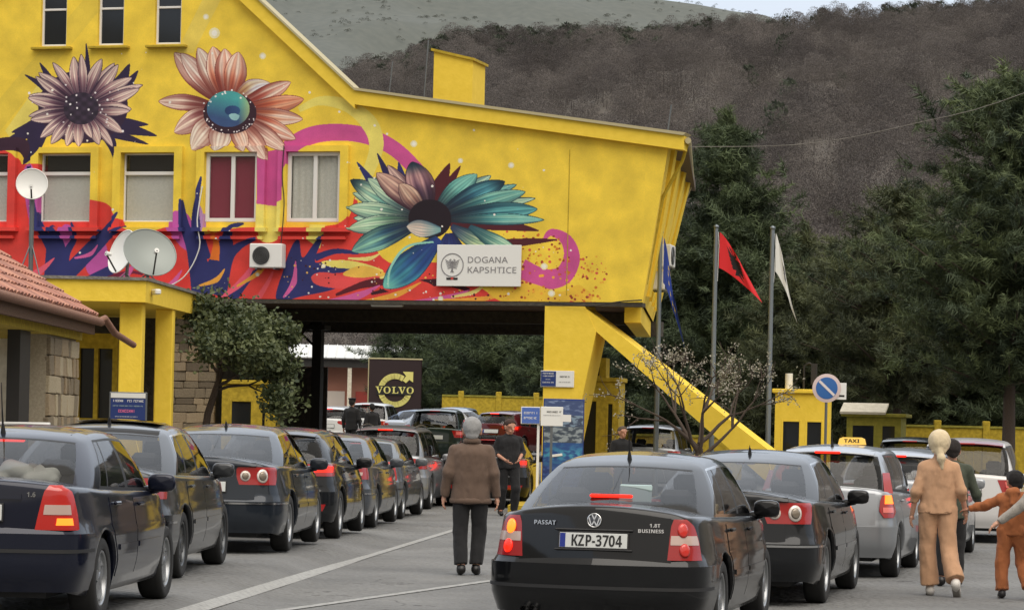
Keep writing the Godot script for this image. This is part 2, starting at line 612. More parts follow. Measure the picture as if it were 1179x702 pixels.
	func deck(b: B, x0: float, x1: float, ts: PackedFloat32Array):
		var rows := []
		var last := -1.0
		for tt in ts:
			var q := at_t(tt)
			var p: Vector2 = q[0]
			if p.x < x0 - 0.03 or p.x > x1 + 0.03: continue
			var h := top(p.x, p.y)
			var e: Vector3 = surf(tt, h)
			if absf(e.z - last) < 0.004 and rows.size(): continue
			last = e.z
			var row := PackedVector3Array()
			for i in 15:
				var f := (i / 7.0 - 1.0)
				var x: float = d.L * 0.5 - e.z
				row.append(Vector3(e.x * f, lerpf(top(x, e.x * f), h, pow(absf(f), 8.0)), e.z))
			rows.append(row)
		b.grid(rows)
	func roof_z(x: float, lat: float) -> float:
		return curve(d.roof, x) - d.roof_crown * pow(lat / d.wt, 2.0)
	# columns: [kind, bottom x, bottom half width, top x, top half width]
	func cabin(parts: Dictionary):
		var cols := []
		for k in 9:
			var e := k / 8.0
			cols.append(["R" if k < 8 else "P", lerpf(d.rb, d.rb_c, e * e), d.wrb * e, lerpf(d.rt, d.rt_c, e * e), d.wrt * e])
		var side: Array = d.side
		for i in side.size():
			var s: Array = side[i]
			var nxt: Array = side[i + 1] if i + 1 < side.size() else [null, d.fb_c, d.ft_c]
			var sub := 5 if s[0] == "G" else 2
			for k in sub:
				var e := float(k) / sub
				var xb := lerpf(s[1], nxt[1], e)
				var xt := lerpf(s[2], nxt[2], e)
				var th := top(xb, 10.0)
				var tq := t_of(xb)
				var wb: float = surf(tq, th - 0.001).x - 0.006
				var w_t: float = d.wt * (1.0 - 0.06 * pow(absf(xt - d.L * 0.48) / 1.1, 2.0))
				cols.append([s[0], xb, wb, xt, w_t])
		for k in 9:
			var e := 1.0 - k / 8.0
			cols.append(["F", lerpf(d.fb, d.fb_c, e * e), d.wfb * e, lerpf(d.ft, d.ft_c, e * e), d.wft * e])
		var ss := [0.0, 0.035, 0.07, 0.2, 0.35, 0.5, 0.65, 0.78, 0.86, 0.9]
		var nrow := ss.size() + 5
		var g := []
		for j in nrow: g.append(PackedVector3Array())
		for ci in cols.size():
			var c: Array = cols[ci]
			var p0: Array = cols[maxi(ci - 1, 0)]
			var p1: Array = cols[mini(ci + 1, cols.size() - 1)]
			var tg := Vector2(p1[1] - p0[1], p1[2] - p0[2])
			var nn := Vector2(-tg.y, tg.x).normalized()
			var zb := top(c[1], c[2]) - 0.012
			var zt := roof_z(c[3], c[4])
			var bot := Vector3(c[2], zb, c[1])
			var tp := Vector3(c[4], zt, c[3])
			var out := Vector3(nn.y, 0, nn.x)
			var pl := func(s: float) -> Vector3:
				return bot.lerp(tp, s) + out * (d.bulge * 4.0 * s * (1.0 - s))
			for j in ss.size():
				g[j].append(pl.call(ss[j]))
			var inx: float = c[3] + 0.10 * (1.0 if c[3] < d.L * 0.48 else -1.0) * absf(nn.x)
			var iny: float = c[4] * (1.0 - 0.16 * absf(nn.y))
			var rp := Vector3(iny, roof_z(inx, iny), inx)
			var A: Vector3 = pl.call(0.9)
			var Bz: Vector3 = pl.call(1.0)
			for j in 5:
				var k := (j + 1) / 5.0
				g[ss.size() + j].append(A * (1 - k) * (1 - k) + Bz * 2 * k * (1 - k) + rp * k * k)
		for left in [false, true]:
			var rows := []
			for r in g:
				var row := PackedVector3Array()
				for p in r: row.append(Vector3(-p.x if left else p.x, p.y, d.L * 0.5 - p.z))
				rows.append(row)
			var win := -1
			var win_of := []
			for i in cols.size():
				if cols[i][0] == "G" and (i == 0 or cols[i - 1][0] != "G"): win += 1
				win_of.append(win)
			var kinds := {"body": [], "rear_glass": [], "front_glass": [], "seal_rear": [], "seal_front": []}
			for k in win + 1: kinds["side_%d" % k] = []
			var run := -1
			var run_of := []
			for i in cols.size():
				var tr: bool = cols[i][0] in ["G", "B", "T"]
				if tr and (i == 0 or not (cols[i - 1][0] in ["G", "B", "T"])): run += 1
				run_of.append(run)
			for k in run + 1: kinds["trim_%d" % k] = []
			for i in cols.size():
				if cols[i][0] == "B" and cols[i - 1][0] != "B": kinds["black_%d" % i] = []
			for kk in kinds:
				for j in nrow - 1:
					var m := []
					for i in cols.size() - 1:
						var c: String = cols[i][0]
						var glass := j >= 2 and j < 8
						var what := "body"
						var lead := i
						while c == "B" and cols[lead - 1][0] == "B": lead -= 1
						var blk := "black_%d" % lead
						var trm := "trim_%d" % run_of[i]
						if c == "R": what = "rear_glass" if (glass or j == 1) and j < 9 else ("seal_rear" if j == 8 else "body")
						elif c == "F": what = "front_glass" if glass or j == 1 else ("seal_front" if j == 8 else "body")
						elif c == "G": what = "side_%d" % win_of[i] if glass else (trm if j < 2 or j == 8 else "body")
						elif c == "B": what = blk if j < 8 and j > 1 else (trm if j < 2 or j == 8 else "body")
						elif c == "T": what = trm if j < 9 else "body"
						m.append(what == kk)
					kinds[kk].append(m)
			for kk in kinds:
				var list: String = {"side": "windows", "trim": "trims", "blac": "pillars", "seal": "seals"}.get(kk.substr(0, 4), "")
				if kk in ["seal_rear", "seal_front"]: parts[kk].grid(rows, kinds[kk], null, left)
				elif list:
					var nb := B.new()
					nb.grid(rows, kinds[kk], null, left)
					if nb.idx.size(): parts[list].append(nb.mesh())
				else: parts[kk].grid(rows, kinds[kk], null, left)
		var cap := []
		var lz := -99.0
		for ci in cols.size():
			var p: Vector3 = g[nrow - 1][ci]
			if cap.size() and p.z - lz < 0.004: continue
			lz = p.z
			var row := PackedVector3Array()
			for i in 13:
				var f := i / 6.0 - 1.0
				row.append(Vector3(p.x * f, roof_z(p.z, p.x * f), d.L * 0.5 - p.z))
			cap.append(row)
		parts.body.grid(cap)

func car_specs() -> Dictionary:
	var sedan := {"L": 4.70, "W": 1.76, "tr": 0.075, "tf": 0.12, "rc": 0.30, "rf": 0.42, "bow": 0.16, "fbow": 0.24, "oh": 1.10, "wb": 2.70, "wr": 0.318, "ar": 0.375, "sill": 0.2, "tail_low": 0.24, "lean": 0.05, "crease": 0.66,
		"bump_top": 0.62, "lid_in": 0.055, "lid_lean": 0.10, "lid_curve": 0.02, "roof_crown": 0.05, "bulge": 0.035,
		"belt": [[0, 0.985], [0.5, 0.985], [1.2, 0.965], [2.1, 0.945], [3.2, 0.925], [3.7, 0.885], [4.3, 0.77], [4.7, 0.60]], "crown": [[0, 0.075], [0.8, 0.085], [2.0, 0.05], [3.6, 0.07], [4.7, 0.06]],
		"rb": 0.66, "rb_c": 0.86, "wrb": 0.66, "rt": 1.42, "rt_c": 1.56, "wrt": 0.50, "wt": 0.575, "wft": 0.50, "wfb": 0.68, "ft": 2.98, "ft_c": 2.86, "fb": 3.72, "fb_c": 3.40,
		"roof": [[1.2, 1.325], [1.45, 1.385], [1.8, 1.435], [2.3, 1.462], [2.7, 1.452], [3.0, 1.42], [3.3, 1.37]],
		"side": [["P", 0.95, 1.60], ["T", 1.10, 1.70], ["G", 1.12, 1.72], ["B", 1.52, 1.86], ["G", 1.58, 1.90], ["B", 2.26, 2.26], ["G", 2.36, 2.34], ["P", 3.26, 2.78]], "arch_trim": true,
		"doors": [[1.32, 2.28], [2.30, 3.36]], "spokes": 10}
	var b6 := sedan.duplicate(true)
	b6.merge({"L": 4.77, "W": 1.82, "rc": 0.34, "bow": 0.2, "oh": 1.06, "wb": 2.71, "wr": 0.33, "ar": 0.39, "bump_top": 0.60, "lid_in": 0.035, "lid_lean": 0.16, "lid_curve": -0.03,
		"belt": [[0, 0.985], [0.15, 1.0], [0.7, 1.0], [1.3, 0.985], [2.1, 0.96], [3.2, 0.93], [3.75, 0.89], [4.4, 0.76], [4.77, 0.6]], "crown": [[0, 0.09], [0.8, 0.095], [2.0, 0.05], [3.6, 0.07], [4.77, 0.06]],
		"rb": 0.56, "rb_c": 0.80, "wrb": 0.68, "rt": 1.42, "rt_c": 1.56, "wt": 0.585, "wrt": 0.52,
		"roof": [[1.2, 1.32], [1.45, 1.385], [1.8, 1.438], [2.3, 1.472], [2.7, 1.462], [3.0, 1.43], [3.3, 1.38]], "crease": 0.7, "lean": 0.06,
		"side": [["P", 0.92, 1.62], ["T", 1.02, 1.72], ["G", 1.04, 1.74], ["B", 1.46, 1.90], ["G", 1.50, 1.93], ["B", 2.28, 2.28], ["G", 2.38, 2.36], ["P", 3.30, 2.80]], "doors": [[1.30, 2.30], [2.32, 3.38]], "spokes": 7}, true)
	var compact := sedan.duplicate(true)
	compact.merge({"L": 4.25, "W": 1.71, "rc": 0.24, "rf": 0.4, "bow": 0.12, "oh": 0.90, "wb": 2.61, "wr": 0.305, "ar": 0.36, "bump_top": 0.66, "lid_in": 0.07, "lid_lean": 0.04, "lid_curve": 0.01, "lean": 0.055,
		"belt": [[0, 0.985], [0.4, 0.985], [1.1, 0.955], [2.0, 0.93], [2.9, 0.91], [3.3, 0.88], [3.9, 0.76], [4.25, 0.62]], "crown": [[0, 0.05], [0.8, 0.07], [2.0, 0.04], [3.3, 0.06], [4.25, 0.05]],
		"rb": 0.46, "rb_c": 0.62, "wrb": 0.64, "rt": 1.10, "rt_c": 1.22, "wrt": 0.52, "wt": 0.575, "wft": 0.50, "wfb": 0.66, "ft": 2.58, "ft_c": 2.46, "fb": 3.28, "fb_c": 3.02,
		"roof": [[0.9, 1.32], [1.15, 1.365], [1.5, 1.405], [2.0, 1.425], [2.4, 1.41], [2.7, 1.37]],
		"side": [["P", 0.72, 1.26], ["B", 1.04, 1.48], ["G", 1.07, 1.50], ["B", 1.30, 1.58], ["G", 1.34, 1.61], ["B", 1.98, 1.98], ["G", 2.08, 2.06], ["P", 2.92, 2.42]], "arch_trim": false, "doors": [[1.14, 2.00], [2.02, 3.02]], "spokes": 5}, true)
	var hatch := sedan.duplicate(true)
	hatch.merge({"L": 4.32, "W": 1.82, "rc": 0.34, "rf": 0.45, "bow": 0.2, "oh": 0.80, "wb": 2.65, "wr": 0.325, "ar": 0.385, "bump_top": 0.64, "lid_in": 0.03, "lid_lean": 0.10, "lid_curve": 0.03, "lean": 0.07, "crease": 0.8,
		"belt": [[0, 1.02], [0.5, 1.02], [1.3, 0.99], [2.2, 0.955], [3.0, 0.93], [3.4, 0.89], [4.0, 0.77], [4.32, 0.62]], "crown": [[0, 0.05], [0.8, 0.05], [2.0, 0.04], [3.4, 0.07], [4.32, 0.05]],
		"rb": 0.13, "rb_c": 0.30, "wrb": 0.66, "rt": 0.55, "rt_c": 0.68, "wrt": 0.56, "wt": 0.60, "wft": 0.52, "wfb": 0.70, "ft": 2.62, "ft_c": 2.48, "fb": 3.45, "fb_c": 3.12, "lid_glass": true,
		"roof": [[0.35, 1.385], [0.6, 1.42], [1.0, 1.455], [1.7, 1.485], [2.3, 1.475], [2.7, 1.43], [3.0, 1.38]],
		"side": [["P", 0.46, 0.80], ["B", 0.74, 1.06], ["G", 0.77, 1.09], ["B", 1.12, 1.40], ["G", 1.17, 1.44], ["B", 1.98, 1.98], ["G", 2.08, 2.06], ["P", 3.02, 2.44]], "arch_trim": false, "doors": [[1.04, 2.0], [2.02, 3.08]], "spokes": 5}, true)
	var mini_mpv := hatch.duplicate(true)
	mini_mpv.merge({"L": 4.10, "W": 1.70, "rc": 0.28, "oh": 0.66, "wb": 2.60, "wr": 0.30, "ar": 0.355, "bow": 0.12, "lid_in": 0.01, "lid_lean": 0.10, "bump_top": 0.60,
		"belt": [[0, 1.0], [0.5, 1.0], [1.3, 0.98], [2.2, 0.95], [2.9, 0.93], [3.3, 0.9], [3.8, 0.8], [4.1, 0.66]],
		"rb": 0.10, "rb_c": 0.24, "wrb": 0.64, "rt": 0.42, "rt_c": 0.54, "wrt": 0.54, "wt": 0.585, "ft": 2.42, "ft_c": 2.28, "fb": 3.30, "fb_c": 2.98,
		"roof": [[0.2, 1.43], [0.45, 1.475], [0.9, 1.51], [1.5, 1.53], [2.1, 1.52], [2.5, 1.48], [2.9, 1.42]],
		"side": [["P", 0.36, 0.64], ["B", 0.62, 0.82], ["G", 0.65, 0.85], ["B", 0.95, 1.05], ["G", 1.0, 1.10], ["B", 1.85, 1.84], ["G", 1.95, 1.92], ["P", 2.88, 2.24]], "doors": [[0.90, 1.88], [1.90, 2.94]], "spokes": 9}, true)
	var mpv := hatch.duplicate(true)
	mpv.merge({"L": 4.47, "W": 1.80, "rc": 0.26, "oh": 0.86, "wb": 2.70, "bow": 0.12, "lid_lean": 0.05, "lid_curve": 0.01,
		"belt": [[0, 1.03], [0.5, 1.03], [1.3, 1.01], [2.2, 0.98], [3.0, 0.95], [3.5, 0.92], [4.1, 0.82], [4.47, 0.66]],
		"rb": 0.10, "rb_c": 0.22, "wrb": 0.68, "rt": 0.36, "rt_c": 0.46, "wrt": 0.60, "wt": 0.63, "wft": 0.56, "ft": 2.66, "ft_c": 2.52, "fb": 3.6, "fb_c": 3.26,
		"roof": [[0.15, 1.55], [0.4, 1.595], [0.9, 1.63], [1.7, 1.65], [2.3, 1.635], [2.7, 1.59], [3.1, 1.53]],
		"side": [["P", 0.34, 0.56], ["G", 0.44, 0.64], ["B", 1.02, 1.06], ["G", 1.10, 1.12], ["B", 2.0, 1.98], ["G", 2.1, 2.06], ["P", 3.16, 2.48]], "doors": [[1.06, 2.04], [2.06, 3.22]], "spokes": 5}, true)
	return {"sedan": sedan, "b6": b6, "compact": compact, "hatch": hatch, "mini_mpv": mini_mpv, "mpv": mpv}

var car_cache := {}

func wheel_mesh(r: float, spokes: int) -> Array:
	var key := "wheel%.3f_%d" % [r, spokes]
	if car_cache.has(key): return car_cache[key]
	# axis along x, outer face at +x
	var xf := Transform3D(Basis(Vector3(0, 0, -1), Vector3(1, 0, 0), Vector3(0, -1, 0)), Vector3.ZERO)
	var rim_r := r * 0.68
	var ty := B.new()
	ty.lathe([Vector2(rim_r - 0.01, -0.10), Vector2(r * 0.9, -0.105), Vector2(r * 0.97, -0.09), Vector2(r, -0.06), Vector2(r, 0.06), Vector2(r * 0.97, 0.09), Vector2(r * 0.9, 0.103), Vector2(rim_r + 0.012, 0.098), Vector2(rim_r, 0.085), Vector2(rim_r, 0.04)], 36, xf)
	var rb := B.new()
	rb.lathe([Vector2(rim_r, 0.088), Vector2(rim_r - 0.012, 0.092), Vector2(rim_r - 0.022, 0.08), Vector2(rim_r - 0.03, 0.0), Vector2(0.05, -0.01)], 32, xf)
	rb.lathe([Vector2(0.062, 0.04), Vector2(0.06, 0.072), Vector2(0.04, 0.082), Vector2(0.0, 0.084)], 16, xf)
	for k in spokes:
		var an := TAU * k / spokes
		var u := Vector3(0, cos(an), sin(an))
		var w := Vector3(0, -sin(an), cos(an))
		var i0 := 0.045
		var o0 := rim_r - 0.018
		var wi := 0.018 + 0.12 / spokes
		var wo := 0.012 + 0.1 / spokes
		var a := [u * i0 + w * wi, u * o0 + w * wo, u * o0 - w * wo, u * i0 - w * wi]
		var t0 := Vector3(0.078, 0, 0)
		var t1 := Vector3(0.07, 0, 0)
		var dn := Vector3(-0.03, 0, 0)
		rb.quad(a[0] + t0, a[3] + t0, a[2] + t1, a[1] + t1)
		rb.quad(a[0] + t0, a[1] + t1, a[1] + t1 + dn, a[0] + t0 + dn)
		rb.quad(a[2] + t1, a[3] + t0, a[3] + t0 + dn, a[2] + t1 + dn)
	var brake := B.new()
	brake.lathe([Vector2(rim_r * 0.78, 0.0), Vector2(rim_r * 0.78, 0.018), Vector2(0.06, 0.018)], 24, xf)
	car_cache[key] = [ty.mesh(), rb.mesh(), brake.mesh()]
	return car_cache[key]

func plate(root: Node3D, where: Vector3, tilt: float, s: String, wide := 0.52, turn := 0.0) -> Node3D:
	var g := group_part(root, "number_plate", where)
	g.rotation = Vector3(tilt, turn, 0)
	var b := B.new()
	b.cbox(Vector3.ZERO, Vector3(wide, 0.112, 0.008), 0.003)
	part(g, "plate_sheet", b, M.plate)
	b = B.new()
	b.box(Vector3(-wide * 0.5 + 0.025, 0, 0.0048), Vector3(0.042, 0.106, 0.002))
	part(g, "blue_band", b, M.plate_blue)
	b = B.new()
	b.cbox(Vector3(0, 0, -0.006), Vector3(wide + 0.024, 0.134, 0.008), 0.003)
	part(g, "plate_frame", b, M.plastic)
	if s:
		var t := part(g, "characters", text_mesh(s, 0.08, true, 0.003, "Droid Sans"), M.ink)
		t.position = Vector3(0.022, -0.002, 0.005)
		t.scale = Vector3(0.86, 1.12, 1)
	return g

# builds one car; look picks the tail
func make_car(spec_name: String, look: String, called: String, label: String, at: Vector3, heading: float, paint: Material, opt := {}) -> Node3D:
	var root := thing(called, label, opt.get("category", "car"), Vector3.ZERO, 0.0, opt.get("group", ""))
	var spec: Dictionary = car_specs()[spec_name]
	var car := Car.new()
	car.setup(spec)
	var L: float = spec.L
	var W: float = spec.W
	var key := "shell_" + spec_name
	if not car_cache.has(key):
		var ps := {"body": B.new(), "rear_glass": B.new(), "windows": [], "front_glass": B.new(), "seal_rear": B.new(), "seal_front": B.new(), "trims": [], "pillars": []}
		var ts: PackedFloat32Array = car.shell(ps.body)
		car.deck(ps.body, -0.1, spec.rb_c + 0.06, ts)
		car.deck(ps.body, spec.fb_c - 0.06, L + 0.1, ts)
		car.cabin(ps)
		var out := {}
		for k in ps: out[k] = ps[k].mesh() if ps[k] is B else ps[k]
		var ub := B.new()
		ub.box(Vector3(0, 0.36, 0), Vector3(W - 0.62, 0.34, L - 0.5))
		ub.box(Vector3(0, 0.42, L * 0.5 - 0.30), Vector3(W - 0.5, 0.28, 0.3))
		ub.box(Vector3(0, 0.42, -L * 0.5 + 0.34), Vector3(W - 0.5, 0.28, 0.2))
		ub.box(Vector3(0, 0.30, L * 0.5 - spec.oh - spec.wb * 0.5), Vector3(W - 0.16, 0.16, spec.wb - spec.ar * 2.0 - 0.02))
		for ax in [spec.oh, spec.oh + spec.wb]:
			for sx in [-1.0, 1.0]:
				var r0 := PackedVector3Array()
				var r1 := PackedVector3Array()
				for k in 13:
					var an := PI * (k / 12.0)
					var q := Vector3(0, spec.wr + sin(an) * (spec.ar + 0.02), L * 0.5 - ax + cos(an) * (spec.ar + 0.02))
					r0.append(q + Vector3(sx * (W * 0.5 - 0.08), 0, 0)); r1.append(q + Vector3(sx * (W * 0.5 - 0.34), 0, 0))
				ub.grid([r0, r1])
		out["underbody"] = ub.mesh()
		var it := B.new()
		var fl := 0.62
		it.box(Vector3(0, fl, L * 0.5 - (spec.rb + spec.fb) * 0.5 - 0.1), Vector3(W - 0.34, 0.03, spec.fb - spec.rb - 0.3))
		var shelf_x: float = spec.rb_c + (0.22 if spec_name in ["sedan", "b6", "compact"] else 0.3)
		it.box(Vector3(0, car.top(spec.rb_c, 0) - 0.1, L * 0.5 - shelf_x), Vector3(W - 0.36, 0.02, 0.5))
		it.cbox(Vector3(0, car.top(spec.fb_c, 0) - 0.10, L * 0.5 - spec.fb_c - 0.02), Vector3(W - 0.34, 0.16, 0.5), 0.05)
		out["interior"] = it.mesh()
		var seats := []
		var rs: float = shelf_x + 0.36
		var fs: float = (spec.side[-3][1] if spec.side[-3][0] == "B" else 2.3) + 0.02
		for sx in [-0.38, 0.38]:
			var sb := B.new()
			sb.cbox(Vector3(sx, 0.86, L * 0.5 - fs), Vector3(0.46, 0.56, 0.14), 0.05, Basis(Vector3.RIGHT, 0.2))
			sb.cbox(Vector3(sx, 1.20, L * 0.5 - fs + 0.06), Vector3(0.25, 0.16, 0.09), 0.04, Basis(Vector3.RIGHT, 0.15))
			sb.box(Vector3(sx, 1.10, L * 0.5 - fs + 0.05), Vector3(0.12, 0.1, 0.02))
			seats.append(sb.mesh())
		var bb := B.new()
		bb.cbox(Vector3(0, 0.82, L * 0.5 - rs), Vector3(W - 0.44, 0.5, 0.16), 0.06, Basis(Vector3.RIGHT, 0.25))
		for sx in [-0.42, 0.0, 0.42]:
			bb.cbox(Vector3(sx, 1.10, L * 0.5 - rs + 0.07), Vector3(0.26, 0.14, 0.09), 0.04, Basis(Vector3.RIGHT, 0.2))
		seats.append(bb.mesh())
		out["seats"] = seats
		# bumper band, lid, doors, handles
		var bu := B.new()
		var low: float = spec.tail_low
		var tb := car.t_of(spec.oh - spec.ar - 0.02)
		for left in [false, true]:
			car.patch(bu, [[low + 0.0, 0.0, tb], [low + 0.1, 0.0, tb], [spec.bump_top - 0.06, 0.0, tb], [spec.bump_top - 0.005, 0.0, tb]], 0.014, 26, 10, left, 0.02)
		out["bumper"] = bu.mesh()
		var lid := B.new()
		var ltop: float = car.top(0.0, 0.0) - 0.03
		var lw: float = spec.get("lid_w", car.t_rear + 0.02)
		for left in [false, true]:
			car.patch(lid, [[spec.bump_top + 0.015, 0.0, lw], [(spec.bump_top + ltop) * 0.5, 0.0, lw], [car.top(0.05, lw) - 0.04, 0.0, lw]], 0.006, 14, 10, left, 0.012)
		out["lid"] = lid.mesh()
		out["doors"] = []
		out["handles"] = []
		for left in [false, true]:
			for dd in spec.doors:
				var db := B.new()
				var ta := car.t_of(dd[0])
				var tc := car.t_of(dd[1])
				var rows := []
				for k in 9:
					var h := lerpf(0.30, car.top((dd[0] + dd[1]) * 0.5, 10.0) - 0.045, k / 8.0)
					var t0 := ta
					var dx: float = spec.wr + 0.0
					if dd[0] < spec.oh + spec.ar + 0.05 and h < spec.wr + spec.ar + 0.04:
						var hh: float = maxf(h - spec.wr, 0.0)
						t0 = maxf(ta, car.t_of(spec.oh + sqrt(maxf(0.0, pow(spec.ar + 0.05, 2.0) - hh * hh))))
					rows.append([h, t0, tc])
				car.patch(db, rows, 0.0045, 10, 14, left, 0.008)
				out.doors.append(db.mesh())
				var hb := B.new()
				var ht: float = car.top(dd[0] + 0.2, 10.0) - 0.10
				var hp := car.spot(car.t_of(dd[0] + 0.20), ht, 0.022, left)
				hb.cbox(hp, Vector3(0.03, 0.028, 0.19), 0.01)
				out.handles.append(hb.mesh())
		out["strips"] = []
		for left in [false, true]:
			for dd in spec.doors:
				var mb := B.new()
				car.patch(mb, [[0.50, car.t_of(maxf(dd[0] + 0.03, spec.oh + spec.ar + 0.06)), car.t_of(dd[1] - 0.02)], [0.54, car.t_of(maxf(dd[0] + 0.03, spec.oh + spec.ar + 0.06)), car.t_of(dd[1] - 0.02)]], 0.016, 8, 2, left, 0.012)
				out.strips.append(mb.mesh())
		var mir := []
		for sx in [-1.0, 1.0]:
			var mb := B.new()
			var mx: float = spec.fb_c - 0.16
			var p := Vector3(sx * (W * 0.5 + 0.025), car.top(mx, 10.0) + 0.065, L * 0.5 - mx)
			var rows := []
			for j in 9:
				var a := PI * (j / 8.0) - PI * 0.5
				var row := PackedVector3Array()
				for i in 15:
					var q := TAU * i / 14.0
					var cx := signf(cos(q)) * pow(absf(cos(q)), 0.6) * 0.115
					var cy := signf(sin(q)) * pow(absf(sin(q)), 0.6) * 0.075
					var sc := pow(cos(a), 0.45)
					var zz := sin(a)
					row.append(p + Vector3(cx * sc, cy * sc, -zz * (0.045 if zz < 0 else 0.095)))
				rows.append(row)
			mb.grid(rows)
			mb.tube([p + Vector3(-sx * 0.03, -0.055, -0.02), Vector3(sx * (W * 0.5 - 0.11), car.top(mx, 10.0) - 0.0, L * 0.5 - mx - 0.05)], [0.03, 0.04], 8)
			mir.append(mb.mesh())
		out["mirrors"] = mir
		car_cache[key] = out
	var me: Dictionary = car_cache[key]
	part(root, "body", me.body, paint)
	for w in me.trims: part(root, "window_trim", w, M.chrome if spec.arch_trim else M.rubber)
	for w in me.pillars: part(root, "door_pillar", w, M.rubber)
	part(root, "rear_window_seal", me.seal_rear, M.rubber)
	part(root, "windscreen_seal", me.seal_front, M.rubber)
	part(root, "rear_window", me.rear_glass, opt.get("glass", M.glass))
	part(root, "windscreen", me.front_glass, M.glass)
	for w in me.windows: part(root, "side_window", w, opt.get("side_tint", M.tint_glass))
	part(root, "underbody", me.underbody, M.plastic)
	part(root, "interior", me.interior, M.cabin)
	for s in me.seats: part(root, "seat", s, M.seat)
	part(root, "rear_bumper", me.bumper, opt.get("bumper", paint))
	part(root, "tailgate" if spec.get("lid_glass", false) else "boot_lid", me.lid, opt.get("lid", paint))
	for i in me.doors.size():
		var dr := part(root, "door", me.doors[i], paint)
		part(dr, "handle", me.handles[i], opt.get("handle", paint))
		if spec_name in ["sedan", "compact", "b6"]: part(dr, "side_strip", me.strips[i], paint)
	for i in 2: part(root, "wing_mirror", me.mirrors[i], opt.get("mirror", paint))
	var wm := wheel_mesh(spec.wr, spec.spokes)
	for ax in [spec.oh, spec.oh + spec.wb]:
		for sx in [-1.0, 1.0]:
			var w := group_part(root, "wheel", Vector3(sx * (W * 0.5 - 0.135), spec.wr, L * 0.5 - ax))
			if sx < 0: w.rotation.y = PI
			part(w, "tyre", wm[0], M.tyre)
			part(w, "rim", wm[1], opt.get("rim", M.rim))
			part(w, "brake_disc", wm[2], M.brake)
	match look:
		"wedge_lamps": tail_wedge_lamps(root, car, paint, opt)
		"round_lamps": tail_round_lamps(root, car, paint, opt)
		"tall_lamps": tail_tall_lamps(root, car, paint, opt)
		"slim_lamps": tail_slim_lamps(root, car, paint, opt)
		"wing_lamps": tail_wing_lamps(root, car, paint, opt)
		"boomerang_lamps": tail_boomerang_lamps(root, car, paint, opt)
		"corner_lamps": tail_corner_lamps(root, car, paint, opt)
	var h := deg_to_rad(heading)
	root.rotation.y = -h
	# the given spot is on the ground under the middle of the tail
	root.position = at + Vector3(sin(h), 0, -cos(h)) * L * 0.5
	return root
# ---------------------------------------------------------------- tails of the cars
func lamp_patch(g: Node3D, called: String, car: Car, rows: Array, off: float, m: Material, left: bool, nt := 8, nh := 8):
	var b := B.new()
	car.patch(b, rows, off, nt, nh, left, 0.02)
	return part(g, called, b, m)

func lamp_disc(g: Node3D, called: String, car: Car, t: float, h: float, r: float, off: float, m: Material, left: bool, dome := 0.006, inner := 0.0):
	var b := B.new()
	car.disc(b, t, h, r, off, left, dome, inner)
	return part(g, called, b, m)

func on_tail(car: Car, lat: float, h: float, off: float) -> Vector3:
	return car.spot(lat, h, off, false)

func stop_lamp(root: Node3D, where: Vector3, wide: float, lit := true, tilt := 0.0):
	var b := B.new()
	b.cbox(where, Vector3(wide, 0.028, 0.03), 0.01, Basis(Vector3.RIGHT, tilt))
	part(root, "high_brake_light", b, M.brake_lit if lit else M.lens_red)

func aerial(root: Node3D, where: Vector3, tall := 0.32):
	var g := group_part(root, "aerial", where)
	var b := B.new()
	b.tube([Vector3(0, -0.02, 0), Vector3(0, 0.03, 0.01), Vector3(0, 0.055, 0.018)], [0.022, 0.014, 0.009], 8)
	part(g, "aerial_foot", b, M.rubber)
	b = B.new()
	b.tube([Vector3(0, 0.05, 0.016), Vector3(0, 0.5 * tall, 0.016 + tall * 0.1), Vector3(0, tall, 0.016 + tall * 0.22)], [0.008, 0.005, 0.003], 6)
	part(g, "aerial_rod", b, M.rubber)

func exhaust(root: Node3D, car: Car, lat: float):
	var b := B.new()
	var z: float = car.d.L * 0.5
	b.tube([Vector3(lat, 0.27, z - 0.35), Vector3(lat, 0.255, z - 0.04)], 0.033, 12, false)
	b.tube([Vector3(lat + 0.07, 0.27, z - 0.35), Vector3(lat + 0.07, 0.255, z - 0.04)], 0.033, 12, false)
	part(root, "exhaust_pipe", b, M.steel)

func glass_edge(car: Car, f: float, lat := 0.0) -> Vector3:
	# a point on the rear window: f = 0 at its foot, 1 at its head
	var x: float = lerpf(car.d.rb, car.d.rt, f)
	return Vector3(lat, lerpf(car.top(car.d.rb, 0.0), car.roof_z(car.d.rt, 0.0), f), car.d.L * 0.5 - x)

func wiper(root: Node3D, car: Car):
	var b := B.new()
	var p := glass_edge(car, 0.06, 0.0) + Vector3(0, 0, 0.03)
	b.tube([p, p + Vector3(-0.22, 0.05, -0.005), p + Vector3(-0.46, 0.06, -0.01)], [0.012, 0.009, 0.006], 6)
	part(root, "rear_wiper", b, M.rubber)

